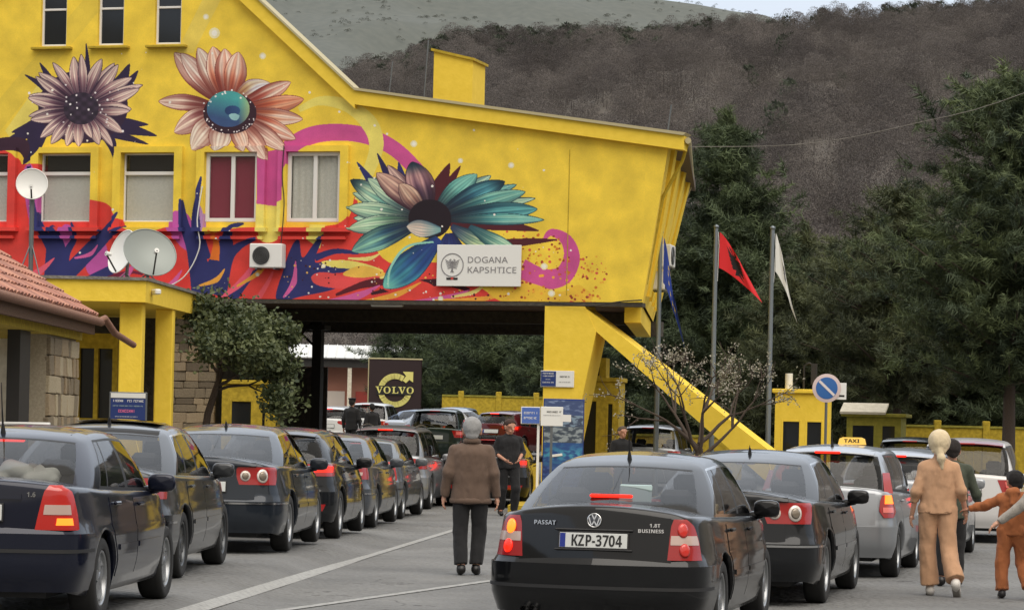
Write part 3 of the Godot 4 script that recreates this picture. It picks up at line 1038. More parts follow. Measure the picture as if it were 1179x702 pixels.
func tail_wedge_lamps(root: Node3D, car: Car, _paint: Material, opt: Dictionary):
	# upright trapezoid lamps: amber and red on top, clear band, red below
	for left in [false, true]:
		var g := group_part(root, "tail_light")
		lamp_patch(g, "lens_base", car, [[0.66, 0.575, 0.93], [0.8, 0.59, 0.915], [0.915, 0.605, 0.87], [0.968, 0.63, 0.78]], 0.008, M.lens_red, left, 10, 10)
		lamp_patch(g, "clear_band", car, [[0.775, 0.60, 0.90], [0.80, 0.60, 0.90], [0.845, 0.605, 0.885]], 0.012, M.lens_pale, left, 10, 5)
		lamp_disc(g, "indicator_lamp", car, 0.72, 0.885, 0.055, 0.016, M.amber_lit if left else M.lens_red_soft, left)
		lamp_disc(g, "brake_lamp", car, 0.73, 0.735, 0.052, 0.016, M.brake_lit if left else M.lens_red_soft, left)
	plate(root, on_tail(car, 0.0, 0.795, 0.016) + Vector3(0, 0, 0.004), -0.12, "KZP-3704", 0.52)
	# recess surround of the plate
	var b := B.new()
	for s in [[0.0, 0.875, 0.60, 0.014], [0.0, 0.725, 0.60, 0.014]]:
		b.cbox(on_tail(car, 0.0, s[1], 0.008), Vector3(s[2], s[3], 0.03), 0.006)
	part(root, "plate_recess", b, M.plastic)
	var e := group_part(root, "tail_emblem", on_tail(car, 0.0, 0.945, 0.012))
	e.rotation.x = -0.12
	b = B.new()
	b.lathe([Vector2(0.056, -0.004), Vector2(0.056, 0.006), Vector2(0.0, 0.006)], 28, Transform3D(Basis(Vector3.RIGHT, PI / 2), Vector3.ZERO))
	part(e, "emblem_disc", b, M.emblem_back)
	b = B.new()
	b.lathe([Vector2(0.047, 0.006), Vector2(0.047, 0.012), Vector2(0.055, 0.012), Vector2(0.057, 0.004)], 28, Transform3D(Basis(Vector3.RIGHT, PI / 2), Vector3.ZERO))
	var strokes := [[-0.018, 0.045, 0.0, 0.006], [0.018, 0.045, 0.0, 0.006], [-0.041, 0.022, -0.02, -0.041], [-0.02, -0.041, 0.0, -0.004], [0.0, -0.004, 0.02, -0.041], [0.02, -0.041, 0.041, 0.022]]
	for s in strokes:
		var p := Vector3(s[0], s[1], 0.009)
		var q := Vector3(s[2], s[3], 0.009)
		var dd := q - p
		b.box((p + q) * 0.5, Vector3(dd.length() + 0.006, 0.009, 0.006), Basis(Vector3(0, 0, 1), atan2(dd.y, dd.x)))
	part(e, "emblem_letters", b, M.chrome)
	for w in [["PASSAT", -0.40, 0.92, 0.034], ["1.8T", 0.475, 0.918, 0.028], ["BUSINESS", 0.445, 0.876, 0.028]]:
		var t := part(root, "lettering", text_mesh(w[0], w[3], true, 0.006), M.chrome)
		t.position = on_tail(car, w[1], w[2], 0.02)
		t.rotation = Vector3(-0.12, signf(w[1]) * 0.2, 0)
		t.scale = Vector3(1.15, 1, 1)
	stop_lamp(root, glass_edge(car, 0.10) + Vector3(-0.0, 0.02, -0.03), 0.34, true, 0.7)
	b = B.new()
	b.cbox(glass_edge(car, 0.22, 0.16) + Vector3(0, 0.0, -0.12), Vector3(0.26, 0.15, 0.02), 0.01, Basis(Vector3.RIGHT, -0.3))
	part(root, "sun_screen", b, M.paper)
	aerial(root, Vector3(0.0, car.roof_z(1.55, 0.0) + 0.008, car.d.L * 0.5 - 1.55), 0.3)
	exhaust(root, car, -0.52)
	# bright strip round the bumper
	b = B.new()
	for left in [false, true]:
		car.patch(b, [[0.43, 0.0, car.t_of(0.5)], [0.455, 0.0, car.t_of(0.5)]], 0.02, 20, 1, left, 0.008)
	part(root, "bumper_strip", b, M.plastic)

func tail_round_lamps(root: Node3D, car: Car, _paint: Material, opt: Dictionary):
	var lit: bool = opt.get("lit", false)
	for left in [false, true]:
		var g := group_part(root, "tail_light")
		lamp_patch(g, "lens_base", car, [[0.785, 0.42, 0.92], [0.86, 0.39, 0.96], [0.955, 0.385, 0.985], [0.985, 0.40, 0.96]], 0.008, M.lens_red, left, 16, 8)
		for q in [[0.49, 0.885, 0.06], [0.705, 0.885, 0.078]]:
			lamp_disc(g, "lamp_ring", car, q[0], q[1], q[2], 0.014, M.lens_white if lit else M.lens_pale, left, 0.004)
			lamp_disc(g, "lamp_bulb", car, q[0], q[1], q[2] * 0.66, 0.022, M.lens_core, left, 0.006)
	var b := B.new()
	for left in [false, true]:
		car.patch(b, [[0.565, 0.0, car.t_of(0.62)], [0.585, 0.0, car.t_of(0.62)]], 0.022, 22, 1, left, 0.008)
	part(root, "bumper_strip", b, M.chrome)
	b = B.new()
	for left in [false, true]:
		car.patch(b, [[car.top(0.06, 0.5) - 0.05, 0.0, 0.62], [car.top(0.06, 0.5) - 0.012, 0.0, 0.62]], 0.035, 14, 3, left, 0.05)
	part(root, "boot_spoiler", b, _paint)
	plate(root, on_tail(car, 0.0, 0.76, 0.014) + Vector3(0, 0, 0.004), -0.16, "")
	stop_lamp(root, glass_edge(car, 0.93) + Vector3(0, -0.02, -0.03), 0.2, false, 0.6)
	aerial(root, Vector3(0.0, car.roof_z(1.7, 0.0) + 0.008, car.d.L * 0.5 - 1.7), 0.08)
	exhaust(root, car, -0.5)

func tail_tall_lamps(root: Node3D, car: Car, paint: Material, opt: Dictionary):
	for left in [false, true]:
		var g := group_part(root, "tail_light")
		lamp_patch(g, "lens_base", car, [[0.68, 0.50, 0.92], [0.8, 0.525, 0.91], [0.95, 0.56, 0.86], [1.0, 0.60, 0.76]], 0.01, M.lens_orange, left, 10, 10)
		lamp_patch(g, "clear_band", car, [[0.79, 0.56, 0.82], [0.84, 0.565, 0.815], [0.86, 0.57, 0.81]], 0.014, M.lens_pale, left, 8, 3)
		lamp_patch(g, "brake_lamp", car, [[0.715, 0.66, 0.84], [0.74, 0.665, 0.835], [0.765, 0.67, 0.83]], 0.014, M.amber_lit if not left else M.lens_orange, left, 8, 3)
	plate(root, on_tail(car, 0.0, 0.80, 0.014) + Vector3(0, 0, 0.004), -0.05, "AA 610 D")
	var b := B.new()
	for left in [false, true]:
		car.patch(b, [[0.895, 0.0, 0.40], [0.93, 0.0, 0.40]], 0.02, 10, 2, left, 0.02)
	part(root, "boot_handle", b, paint)
	b = B.new()
	for left in [false, true]:
		car.patch(b, [[0.52, 0.0, car.t_of(0.48)], [0.545, 0.0, car.t_of(0.48)]], 0.022, 18, 1, left, 0.01)
	part(root, "bumper_strip", b, M.plastic)
	var t := part(root, "lettering", text_mesh("1.6", 0.035, true, 0.006), M.chrome)
	t.position = on_tail(car, 0.47, 0.93, 0.014)
	t.rotation.y = 0.15
	stop_lamp(root, glass_edge(car, 0.9) + Vector3(0, -0.02, -0.03), 0.36, true, 0.6)
	aerial(root, Vector3(0.0, car.roof_z(1.12, 0.0) + 0.01, car.d.L * 0.5 - 1.12), 0.36)

func tail_slim_lamps(root: Node3D, car: Car, paint: Material, opt: Dictionary):
	# plain saloon or estate lamps along the corner
	for left in [false, true]:
		var g := group_part(root, "tail_light")
		lamp_patch(g, "lens_base", car, [[0.76, 0.50, 1.0], [0.85, 0.48, 1.05], [0.95, 0.52, 1.0]], 0.008, M.lens_red, left, 12, 6)
		lamp_patch(g, "clear_band", car, [[0.82, 0.52, 0.80], [0.87, 0.52, 0.82]], 0.012, M.lens_pale, left, 8, 2)
		if opt.get("lit", false):
			lamp_patch(g, "brake_lamp", car, [[0.88, 0.54, 0.9], [0.93, 0.55, 0.88]], 0.013, M.brake_lit, left, 8, 2)
	var b := B.new()
	for left in [false, true]:
		car.patch(b, [[0.535, 0.0, car.t_of(0.55)], [0.555, 0.0, car.t_of(0.55)]], 0.022, 18, 1, left, 0.008)
	part(root, "bumper_strip", b, opt.get("strip", M.chrome))
	plate(root, on_tail(car, 0.0, 0.77, 0.014) + Vector3(0, 0, 0.004), -0.12, "")
	stop_lamp(root, glass_edge(car, 0.92) + Vector3(0, -0.02, -0.03), 0.3, opt.get("lit", false), 0.6)
	if opt.get("visor", false):
		b = B.new()
		var row0 := PackedVector3Array()
		var row1 := PackedVector3Array()
		var row2 := PackedVector3Array()
		for i in 13:
			var lat := lerpf(-0.52, 0.52, i / 12.0)
			var x: float = lerpf(car.d.rt, car.d.rt_c, pow(lat / 0.52, 2.0))
			var p := Vector3(lat, car.roof_z(x, lat) + 0.012, car.d.L * 0.5 - x)
			row0.append(p + Vector3(0, -0.10, 0.13)); row1.append(p + Vector3(0, -0.015, 0.04)); row2.append(p + Vector3(0, 0.005, -0.05))
		b.grid([row0, row1, row2])
		part(root, "window_visor", b, M.rubber)
	if opt.get("sunroof", false):
		b = B.new()
		var q := []
		for j in 6:
			var row := PackedVector3Array()
			for i in 9:
				var lat := lerpf(-0.44, 0.44, i / 8.0)
				var x := lerpf(1.9, 2.7, j / 5.0)
				row.append(Vector3(lat, car.roof_z(x, lat) + 0.006 + 0.03 * (1 - j / 5.0), car.d.L * 0.5 - x))
			q.append(row)
		b.grid(q)
		part(root, "sunroof", b, M.dark_glass)
	aerial(root, Vector3(0.0, car.roof_z(1.75, 0.0) + 0.008, car.d.L * 0.5 - 1.75), 0.07)

func tail_wing_lamps(root: Node3D, car: Car, paint: Material, opt: Dictionary):
	# hatchback lamps that run round the corner to a point
	for left in [false, true]:
		var g := group_part(root, "tail_light")
		lamp_patch(g, "lens_base", car, [[0.84, 0.62, 1.02], [0.90, 0.40, 1.16], [0.955, 0.36, 1.28], [1.0, 0.40, 1.36]], 0.01, M.lens_red, left, 16, 8)
		lamp_patch(g, "brake_lamp", car, [[0.89, 0.58, 0.98], [0.97, 0.56, 1.05]], 0.016, M.brake_lit, left, 8, 3)
		lamp_patch(g, "bumper_reflector", car, [[0.38, 0.42, 0.72], [0.47, 0.42, 0.76]], 0.024, M.lens_red, left, 8, 3)
	plate(root, on_tail(car, 0.0, 0.82, 0.014) + Vector3(0, 0, 0.004), -0.1, "")
	spoiler(root, car, paint, opt)
	wiper(root, car)

func spoiler(root: Node3D, car: Car, paint: Material, opt: Dictionary):
	var b := B.new()
	var rows := [PackedVector3Array(), PackedVector3Array(), PackedVector3Array(), PackedVector3Array()]
	var w: float = car.d.wrt - 0.02
	for i in 15:
		var lat := lerpf(-w, w, i / 14.0)
		var x: float = lerpf(car.d.rt, car.d.rt_c, pow(lat / w, 2.0))
		var p := Vector3(lat, car.roof_z(x, lat), car.d.L * 0.5 - x)
		rows[0].append(p + Vector3(0, -0.06, 0.02)); rows[1].append(p + Vector3(0, -0.045, 0.15)); rows[2].append(p + Vector3(0, -0.025, 0.15)); rows[3].append(p + Vector3(0, 0.012, -0.10))
	b.grid(rows)
	part(root, "roof_spoiler", b, opt.get("spoiler", paint))
	stop_lamp(root, Vector3(0, car.roof_z(car.d.rt, 0) - 0.036, car.d.L * 0.5 - car.d.rt + 0.145), 0.3, opt.get("lit_high", false), 0.0)

func tail_boomerang_lamps(root: Node3D, car: Car, paint: Material, opt: Dictionary):
	for left in [false, true]:
		var g := group_part(root, "tail_light")
		lamp_patch(g, "lens_base", car, [[0.70, 0.70, 0.86], [0.78, 0.64, 0.98], [0.9, 0.66, 0.98], [0.96, 0.70, 0.95]], 0.012, M.lens_red, left, 10, 10)
		lamp_patch(g, "brake_lamp", car, [[0.86, 0.72, 0.92], [0.96, 0.74, 0.90]], 0.018, M.amber_lit, left, 6, 4)
		lamp_patch(g, "clear_band", car, [[0.76, 0.69, 0.86], [0.82, 0.69, 0.88]], 0.018, M.lens_pink, left, 6, 3)
		# the lamp climbs beside the window
		var b := B.new()
		var s := -1.0 if left else 1.0
		var rows := []
		for j in 6:
			var k := j / 5.0
			var row := PackedVector3Array()
			for i in 4:
				var e := i / 3.0
				var xb: float = lerpf(car.d.rb_c, car.d.side[0][1], e * 0.8)
				var xt: float = lerpf(car.d.rt_c, car.d.side[0][2], e * 0.8)
				var yb := car.top(xb, 0.6)
				var p := Vector3(lerpf(car.d.wrb + 0.03 + e * 0.09, car.d.wrt + 0.05 + e * 0.05, k * 0.5), lerpf(yb - 0.04, car.roof_z(xt, 0.5), k * 0.5), car.d.L * 0.5 - lerpf(xb, xt, k * 0.5) + 0.025 * (1.0 - e))
				row.append(Vector3(p.x * s, p.y, p.z))
			rows.append(row)
		b.grid(rows, null, null, left)
		part(g, "upper_lens", b, M.lens_red)
	plate(root, on_tail(car, 0.0, 0.78, 0.014) + Vector3(0, 0, 0.004), -0.1, "")
	spoiler(root, car, paint, opt)
	wiper(root, car)
	aerial(root, Vector3(0.0, car.roof_z(0.75, 0.0) + 0.008, car.d.L * 0.5 - 0.75), 0.16)

func tail_corner_lamps(root: Node3D, car: Car, paint: Material, opt: Dictionary):
	# lamps of people carriers: wedge high on the corner
	for left in [false, true]:
		var g := group_part(root, "tail_light")
		lamp_patch(g, "lens_base", car, [[0.80, 0.60, 0.98], [0.9, 0.56, 1.04], [1.0, 0.52, 1.08]], 0.01, M.lens_red, left, 12, 6)
		lamp_patch(g, "brake_lamp", car, [[0.88, 0.66, 0.96], [0.97, 0.64, 0.98]], 0.016, M.amber_lit if opt.get("lit", true) else M.lens_pink, left, 8, 3)
	plate(root, on_tail(car, 0.0, 0.8, 0.014) + Vector3(0, 0, 0.004), -0.06, "")
	spoiler(root, car, paint, opt)
	wiper(root, car)
	if opt.get("rails", false):
		for sx in [-1.0, 1.0]:
			var b := B.new()
			var pts := []
			for k in 9:
				var x := lerpf(0.55, 2.5, k / 8.0)
				pts.append(Vector3(sx * 0.54, car.roof_z(x, 0.54) + 0.045 * sin(PI * clampf(k / 8.0, 0.06, 0.94)) ** 0.3, car.d.L * 0.5 - x))
			b.tube(pts, 0.016, 8)
			part(root, "roof_rail", b, M.rail)

func car_materials():
	M.glass = mat(Color(0.05, 0.06, 0.065, 0.45), 0.03, 0.0, {"transparency": BaseMaterial3D.TRANSPARENCY_ALPHA, "metallic_specular": 0.42})
	M.tint_glass = mat(Color(0.03, 0.035, 0.04, 0.72), 0.03, 0.0, {"transparency": BaseMaterial3D.TRANSPARENCY_ALPHA, "metallic_specular": 0.42})
	M.dark_glass = mat(Color(0.02, 0.022, 0.025), 0.05, 0.0, {"metallic_specular": 0.6})
	M.chrome = mat(Color(0.8, 0.8, 0.8), 0.14, 1.0)
	M.rail = mat(Color(0.55, 0.55, 0.56), 0.35, 1.0)
	M.steel = mat(Color(0.5, 0.5, 0.5), 0.35, 1.0)
	M.rubber = mat(Color(0.09, 0.09, 0.095), 0.55)
	M.plastic = mat(Color(0.13, 0.13, 0.135), 0.6)
	M.tyre = mat(Color(0.14, 0.14, 0.14), 0.85)
	M.rim = mat(Color(0.62, 0.63, 0.64), 0.38, 0.85)
	M.rim_dark = mat(Color(0.36, 0.37, 0.38), 0.4, 0.85)
	M.brake = mat(Color(0.25, 0.24, 0.23), 0.5, 0.7)
	M.cabin = mat(Color(0.16, 0.16, 0.165), 0.85)
	M.seat = mat(Color(0.22, 0.22, 0.23), 0.9)
	M.plate = mat(Color(0.78, 0.79, 0.78), 0.4)
	M.plate_blue = mat(Color(0.08, 0.16, 0.5), 0.4)
	M.ink = mat(Color(0.08, 0.08, 0.08), 0.5)
	M.paper = mat(Color(0.62, 0.70, 0.70), 0.7)
	M.emblem_back = mat(Color(0.3, 0.31, 0.33), 0.3, 0.6)
	var lens := {"clearcoat_enabled": true, "clearcoat": 1.0, "clearcoat_roughness": 0.05}
	M.lens_red = mat(Color(0.60, 0.035, 0.035), 0.25, 0.0, lens)
	M.lens_red_soft = mat(Color(0.78, 0.16, 0.12), 0.25, 0.0, lens)
	M.lens_orange = mat(Color(0.70, 0.09, 0.05), 0.25, 0.0, lens)
	M.lens_pink = mat(Color(0.86, 0.42, 0.38), 0.25, 0.0, lens)
	M.lens_pale = mat(Color(0.76, 0.66, 0.62), 0.2, 0.2, lens)
	M.lens_white = mat(Color(0.88, 0.84, 0.80), 0.2, 0.2, lens)
	M.lens_core = mat(Color(0.55, 0.50, 0.44), 0.22, 0.5, lens)
	M.brake_lit = glow(Color(1.0, 0.16, 0.08), 0.9, Color(0.7, 0.06, 0.04))
	M.amber_lit = glow(Color(1.0, 0.45, 0.12), 1.5, Color(0.8, 0.3, 0.1))

func paint(c: Color, metal := 0.35, rough := 0.32) -> StandardMaterial3D:
	var m := mat(c, rough, metal, {"clearcoat_enabled": true, "clearcoat": 0.75, "clearcoat_roughness": 0.05, "metallic_specular": 0.2})
	return m
# ---------------------------------------------------------------- the wall painting (flat print)
# drawn on a sheet of 810 x 360 units; one unit is about 2 cm of wall
const MK := 2.0
const MOX := 40.0
const MOY := 10.0
var mim: Image

func m_poly(pts: Array, c: Color):
	var p := PackedVector2Array()
	for i in range(0, pts.size(), 2): p.append(Vector2((pts[i] + MOX) * MK, (pts[i + 1] + MOY) * MK))
	m_fill(p, c)

func m_fill(p: PackedVector2Array, c: Color):
	var y0 := 1e9
	var y1 := -1e9
	for q in p:
		y0 = minf(y0, q.y); y1 = maxf(y1, q.y)
	for y in range(maxi(0, int(ceil(y0))), mini(mim.get_height() - 1, int(y1)) + 1):
		var xs := []
		for i in p.size():
			var a := p[i]
			var b := p[(i + 1) % p.size()]
			if (a.y <= y) != (b.y <= y):
				xs.append(a.x + (y - a.y) / (b.y - a.y) * (b.x - a.x))
		xs.sort()
		for i in range(0, xs.size() - 1, 2):
			var xa := int(ceil(xs[i]))
			var w := int(xs[i + 1]) - xa + 1
			if w > 0: mim.fill_rect(Rect2i(xa, y, w, 1), c)

func m_smooth(pts: Array, n := 6, closed := false) -> PackedVector2Array:
	var q := PackedVector2Array()
	for i in range(0, pts.size(), 2): q.append(Vector2(pts[i], pts[i + 1]))
	var o := PackedVector2Array()
	var m := q.size()
	for i in (m if closed else m - 1):
		var p0 := q[(i - 1 + m) % m] if closed else q[maxi(i - 1, 0)]
		var p1 := q[i]
		var p2 := q[(i + 1) % m]
		var p3 := q[(i + 2) % m] if closed else q[mini(i + 2, m - 1)]
		for k in n: o.append(p1.cubic_interpolate(p2, p0, p3, float(k) / n))
	if not closed: o.append(q[m - 1])
	return o

func m_blob(pts: Array, c: Color):
	var o := m_smooth(pts, 6, true)
	for i in o.size(): o[i] = (o[i] + Vector2(MOX, MOY)) * MK
	m_fill(o, c)

# tapered brush stroke through points
func m_stroke(pts: Array, w0: float, w1: float, c: Color, wm := -1.0):
	var o := m_smooth(pts, 8)
	var l := PackedVector2Array()
	var r := PackedVector2Array()
	for i in o.size():
		var g := (o[mini(i + 1, o.size() - 1)] - o[maxi(i - 1, 0)]).normalized()
		var k := float(i) / (o.size() - 1)
		var w := lerpf(w0, w1, k) if wm < 0 else (lerpf(w0, wm, k * 2) if k < 0.5 else lerpf(wm, w1, k * 2 - 1))
		var nn := Vector2(-g.y, g.x) * w * 0.5
		l.append((o[i] + nn + Vector2(MOX, MOY)) * MK); r.append((o[i] - nn + Vector2(MOX, MOY)) * MK)
	for i in o.size() - 1:
		m_fill(PackedVector2Array([l[i], l[i + 1], r[i + 1], r[i]]), c)

func m_dot(x: float, y: float, r: float, c: Color):
	var p := PackedVector2Array()
	for k in 12: p.append((Vector2(x, y) + Vector2(cos(TAU * k / 12), sin(TAU * k / 12)) * r + Vector2(MOX, MOY)) * MK)
	m_fill(p, c)

# petal from a to b: streaks of colour along it, dark at the foot, an outline
func m_petal(ax: float, ay: float, bx: float, by: float, wide: float, bend: float, foot: Color, body: Color, light: Color, edge: Color, tip = null, sd := 0):
	var a := (Vector2(ax, ay) + Vector2(MOX, MOY)) * MK
	var b := (Vector2(bx, by) + Vector2(MOX, MOY)) * MK
	var L := a.distance_to(b)
	var u := (b - a) / L
	var w := Vector2(-u.y, u.x)
	var W := wide * MK * 0.5
	var bd := bend * MK
	var r := Rect2(a, Vector2.ZERO).expand(b).grow(W + absf(bd) + 2)
	for y in range(maxi(0, int(r.position.y)), mini(mim.get_height(), int(r.end.y) + 1)):
		for x in range(maxi(0, int(r.position.x)), mini(mim.get_width(), int(r.end.x) + 1)):
			var d := Vector2(x, y) - a
			var p := d.dot(u) / L
			if p < 0.0 or p > 1.0: continue
			var q := d.dot(w) - bd * p * p
			var pr := W * (0.30 + 0.7 * sin(PI * 0.5 * minf(p / 0.62, 1.0))) * (1.0 if p < 0.55 else pow(maxf(0.0, 1.0 - pow((p - 0.55) / 0.45, 2.0)), 0.72))
			if absf(q) > pr: continue
			var e := q / maxf(pr, 0.5)
			var st := 0.5 + 0.5 * sin(e * 8.0 + sd * 1.7 + p * 1.5)
			var vein := 0.5 + 0.5 * sin(e * (17.0 + sd % 5) + sd * 2.3 + sin(p * 5.0 + sd) * 0.8)
			var c := body.lerp(light, clampf(st * st * (0.5 + 0.5 * p) + smoothstep(0.35, 0.75, p) * 0.6, 0.0, 1.0))
			c = c.lerp(edge, vein * vein * 0.55 * (1.0 - p * 0.75))
			c = c.lerp(foot, clampf(1.0 - p * 1.75, 0.0, 1.0) * 0.95)
			c = c.lerp(edge, 0.75 * smoothstep(0.25, 0.95, e * (1.0 if sd % 2 else -1.0)) * (1.0 - p * 0.45))
			if tip != null: c = c.lerp(tip, smoothstep(0.7, 1.0, p))
			if absf(e) > 1.0 - 1.6 / maxf(pr, 1.6): c = c.lerp(edge, 0.75)
			mim.set_pixel(x, y, c)

func m_disc(cx: float, cy: float, rx: float, ry: float, f: Callable):
	for y in range(int((cy - ry + MOY) * MK), int((cy + ry + MOY) * MK) + 1):
		for x in range(int((cx - rx + MOX) * MK), int((cx + rx + MOX) * MK) + 1):
			var q := Vector2((x / MK - MOX - cx) / rx, (y / MK - MOY - cy) / ry)
			if q.length() <= 1.0 and x >= 0 and y >= 0 and x < mim.get_width() and y < mim.get_height(): mim.set_pixel(x, y, f.call(q))

func paint_mural() -> ImageTexture:
	var yel := Color8(242, 208, 68)
	var red := Color8(226, 66, 58)
	var navy := Color8(44, 48, 108)
	var pink := Color8(206, 84, 148)
	var mag := Color8(196, 88, 168)
	var pale := Color8(238, 222, 112)
	var dark := Color8(40, 20, 30)
	var rng := RandomNumberGenerator.new()
	rng.seed = 7
	mim = Image.create(int(810 * MK), int(360 * MK), false, Image.FORMAT_RGB8)
	mim.fill(yel)
	# pale rays at the upper left
	m_poly([-40, 150, 100, -10, 130, -10, -40, 190], Color8(230, 200, 70))
	m_poly([205, 60, 240, -10, 262, -10, 225, 60], Color8(234, 208, 92))
	m_poly([0, 150, 40, 95, 70, 95, 10, 165], Color8(236, 216, 104))
	m_blob([150, 180, 225, 150, 235, 195, 205, 232, 205, 205, 160, 205], Color8(234, 204, 66))
	# red ground along the bottom
	m_blob([-40, 262, 10, 262, 40, 225, 108, 232, 128, 240, 142, 262, 170, 270, 205, 262, 235, 270, 290, 262, 330, 262, 398, 255, 412, 225, 420, 252, 450, 300, 520, 300, 560, 332, 600, 338, 600, 360, -40, 360], red)
	m_blob([-40, 180, 18, 185, 22, 275, -40, 280], red)
	m_poly([14, 190, 44, 190, 44, 280, 14, 280], red)
	m_blob([22, 200, 34, 190, 42, 215, 46, 262, 30, 258], mag)
	m_blob([62, 290, 70, 262, 82, 266, 76, 292, 66, 306], mag)
	m_blob([98, 300, 122, 276, 142, 280, 130, 308, 104, 320], mag)
	m_blob([120, 262, 142, 255, 146, 290, 128, 300], red)
	m_blob([196, 262, 206, 244, 222, 252, 224, 286, 212, 286], mag)
	m_blob([226, 250, 236, 238, 240, 262, 230, 282], Color8(186, 140, 190))
	m_blob([152, 322, 165, 300, 185, 296, 214, 300, 224, 336, 196, 345, 160, 342], Color8(232, 62, 56))
	# navy tendrils
	m_stroke([30, 192, 34, 232, 42, 262, 62, 300, 70, 340], 8, 22, navy, 9)
	m_stroke([62, 345, 62, 300, 60, 275, 56, 262], 34, 4, navy, 22)
	m_stroke([70, 330, 74, 296, 84, 276, 80, 258], 12, 2, navy, 8)
	m_stroke([68, 326, 92, 300, 118, 272, 138, 246], 18, 2, navy, 14)
	m_stroke([80, 320, 106, 294, 128, 272, 146, 262], 10, 2, navy, 8)
	m_stroke([70, 345, 100, 330, 130, 312, 152, 300], 22, 3, navy, 14)
	m_stroke([76, 350, 110, 330, 148, 316, 166, 318], 8, 2, Color8(120, 30, 60), 6)
	m_stroke([212, 230, 216, 262, 228, 292, 238, 340], 2, 30, navy, 15)
	m_stroke([237, 204, 230, 236, 230, 268, 236, 300], 2, 22, navy, 12)
	m_stroke([284, 257, 268, 264, 262, 286, 246, 330], 2, 34, navy, 12)
	m_stroke([300, 274, 278, 284, 262, 302, 250, 340], 2, 30, navy, 12)
	m_stroke([246, 266, 252, 280, 250, 300], 2, 12, Color8(232, 120, 40))
	m_blob([292, 292, 300, 288, 304, 300, 296, 304], Color8(236, 150, 50))
	# lower middle: yellow band, flames
	m_blob([298, 190, 326, 190, 328, 258, 322, 276, 306, 278, 300, 262], pale)
	m_poly([360, 258, 378, 258, 372, 285, 358, 276], pale)
	m_blob([322, 345, 330, 310, 340, 282, 348, 276, 352, 296, 366, 278, 376, 270, 366, 300, 384, 298, 412, 302, 398, 312, 372, 314, 366, 322, 390, 330, 352, 340], navy)
	m_stroke([366, 296, 390, 288, 416, 290], 8, 3, navy, 6)
	m_blob([374, 300, 400, 298, 424, 302, 444, 310, 410, 308, 384, 306], pale)
	m_blob([398, 314, 420, 304, 448, 314, 420, 320], Color8(238, 190, 80))
	m_blob([362, 318, 376, 312, 414, 318, 440, 316, 412, 330, 372, 328], Color8(230, 80, 80))
	m_stroke([390, 338, 420, 326, 450, 320, 486, 308], 3, 3, Color8(92, 20, 34), 10)
	m_stroke([430, 336, 470, 326, 510, 322, 540, 330], 3, 4, Color8(60, 16, 30), 9)
	m_stroke([300, 345, 312, 325, 318, 312], 7, 2, Color8(236, 90, 100))
	m_stroke([270, 345, 292, 318, 306, 308], 12, 2, navy, 7)
	m_blob([444, 330, 470, 318, 500, 326, 480, 338], red)
	# flames and sparks in the lower band
	for q in [[8, 330, 60, 300, 9, 0], [110, 345, 160, 300, 10, 1], [150, 300, 196, 280, 7, 0], [172, 345, 212, 312, 8, 1], [256, 345, 300, 296, 9, 0], [276, 330, 318, 290, 6, 2], [330, 342, 344, 300, 7, 1], [380, 345, 440, 326, 9, 1], [420, 345, 486, 322, 7, 2], [440, 318, 474, 296, 6, 3], [470, 345, 540, 330, 8, 1], [500, 342, 580, 334, 7, 2], [404, 296, 440, 290, 5, 3], [520, 338, 560, 320, 5, 3], [232, 330, 262, 310, 6, 2], [84, 300, 112, 284, 5, 1]]:
		m_stroke([q[0], q[1], lerpf(q[0], q[2], 0.5) + 5, lerpf(q[1], q[3], 0.5) + 3, q[2], q[3]], 2, 1, [Color8(236, 96, 120), Color8(214, 96, 160), Color8(240, 168, 64), Color8(240, 222, 130)][q[5]], q[4])
	for k in 130:
		m_dot(rng.randf_range(330, 600), rng.randf_range(296, 342), rng.randf_range(0.4, 1.3), [Color8(240, 236, 226), Color8(60, 18, 30), Color8(240, 190, 90)][k % 3])
	# arcs
	m_stroke([312, 236, 316, 205, 330, 178, 356, 158, 388, 152, 424, 156, 458, 172, 492, 206], 22, 16, pink, 20)
	m_poly([302, 176, 332, 170, 330, 230, 318, 236, 302, 232], pink)
	m_stroke([348, 126, 372, 116, 404, 122, 428, 142, 436, 168, 426, 200, 416, 230], 6, 10, pale, 19)
	m_stroke([596, 306, 620, 316, 642, 312, 652, 292, 646, 272, 630, 264, 622, 272], 26, 3, pink, 18)
	m_blob([560, 332, 590, 318, 612, 322, 640, 330, 660, 322, 672, 340, 600, 348], Color8(234, 190, 60))
	for k in 240:
		var x := rng.randf_range(560, 690)
		var y := rng.randf_range(262, 342) if x < 640 else rng.randf_range(290, 342)
		m_dot(x, y, rng.randf_range(0.4, 1.7), [Color8(206, 120, 40), Color8(150, 60, 40), Color8(236, 170, 60), Color8(214, 90, 70)][k % 4])
	# dark splashes behind the first flower
	for s in [[120, 120, 150, 72, 26], [130, 110, 160, 80, 16], [60, 110, 42, 70, 14], [60, 110, 24, 84, 12], [95, 110, 98, 48, 10], [110, 140, 182, 156, 20], [120, 140, 172, 143, 16], [120, 150, 132, 184, 16], [115, 150, 172, 166, 12], [50, 140, 8, 152, 22], [50, 140, -6, 166, 20], [40, 150, 22, 190, 26]]:
		m_stroke([s[0], s[1], (s[0] + s[2]) * 0.5 + 3, (s[1] + s[3]) * 0.5, s[2], s[3]], s[4], 1, Color8(44, 32, 66), s[4] * 0.7)
	m_blob([-40, 166, 0, 158, 24, 160, 30, 172, 24, 184, 12, 174, -40, 178], Color8(58, 30, 50))
	# first flower: mauve
	var ml := Color8(246, 222, 206)
	var mb := Color8(168, 118, 124)
	var mf := Color8(44, 28, 50)
	var me := Color8(66, 40, 66)
	m_disc(94, 122, 54, 43, func(_q: Vector2): return Color8(52, 32, 58))
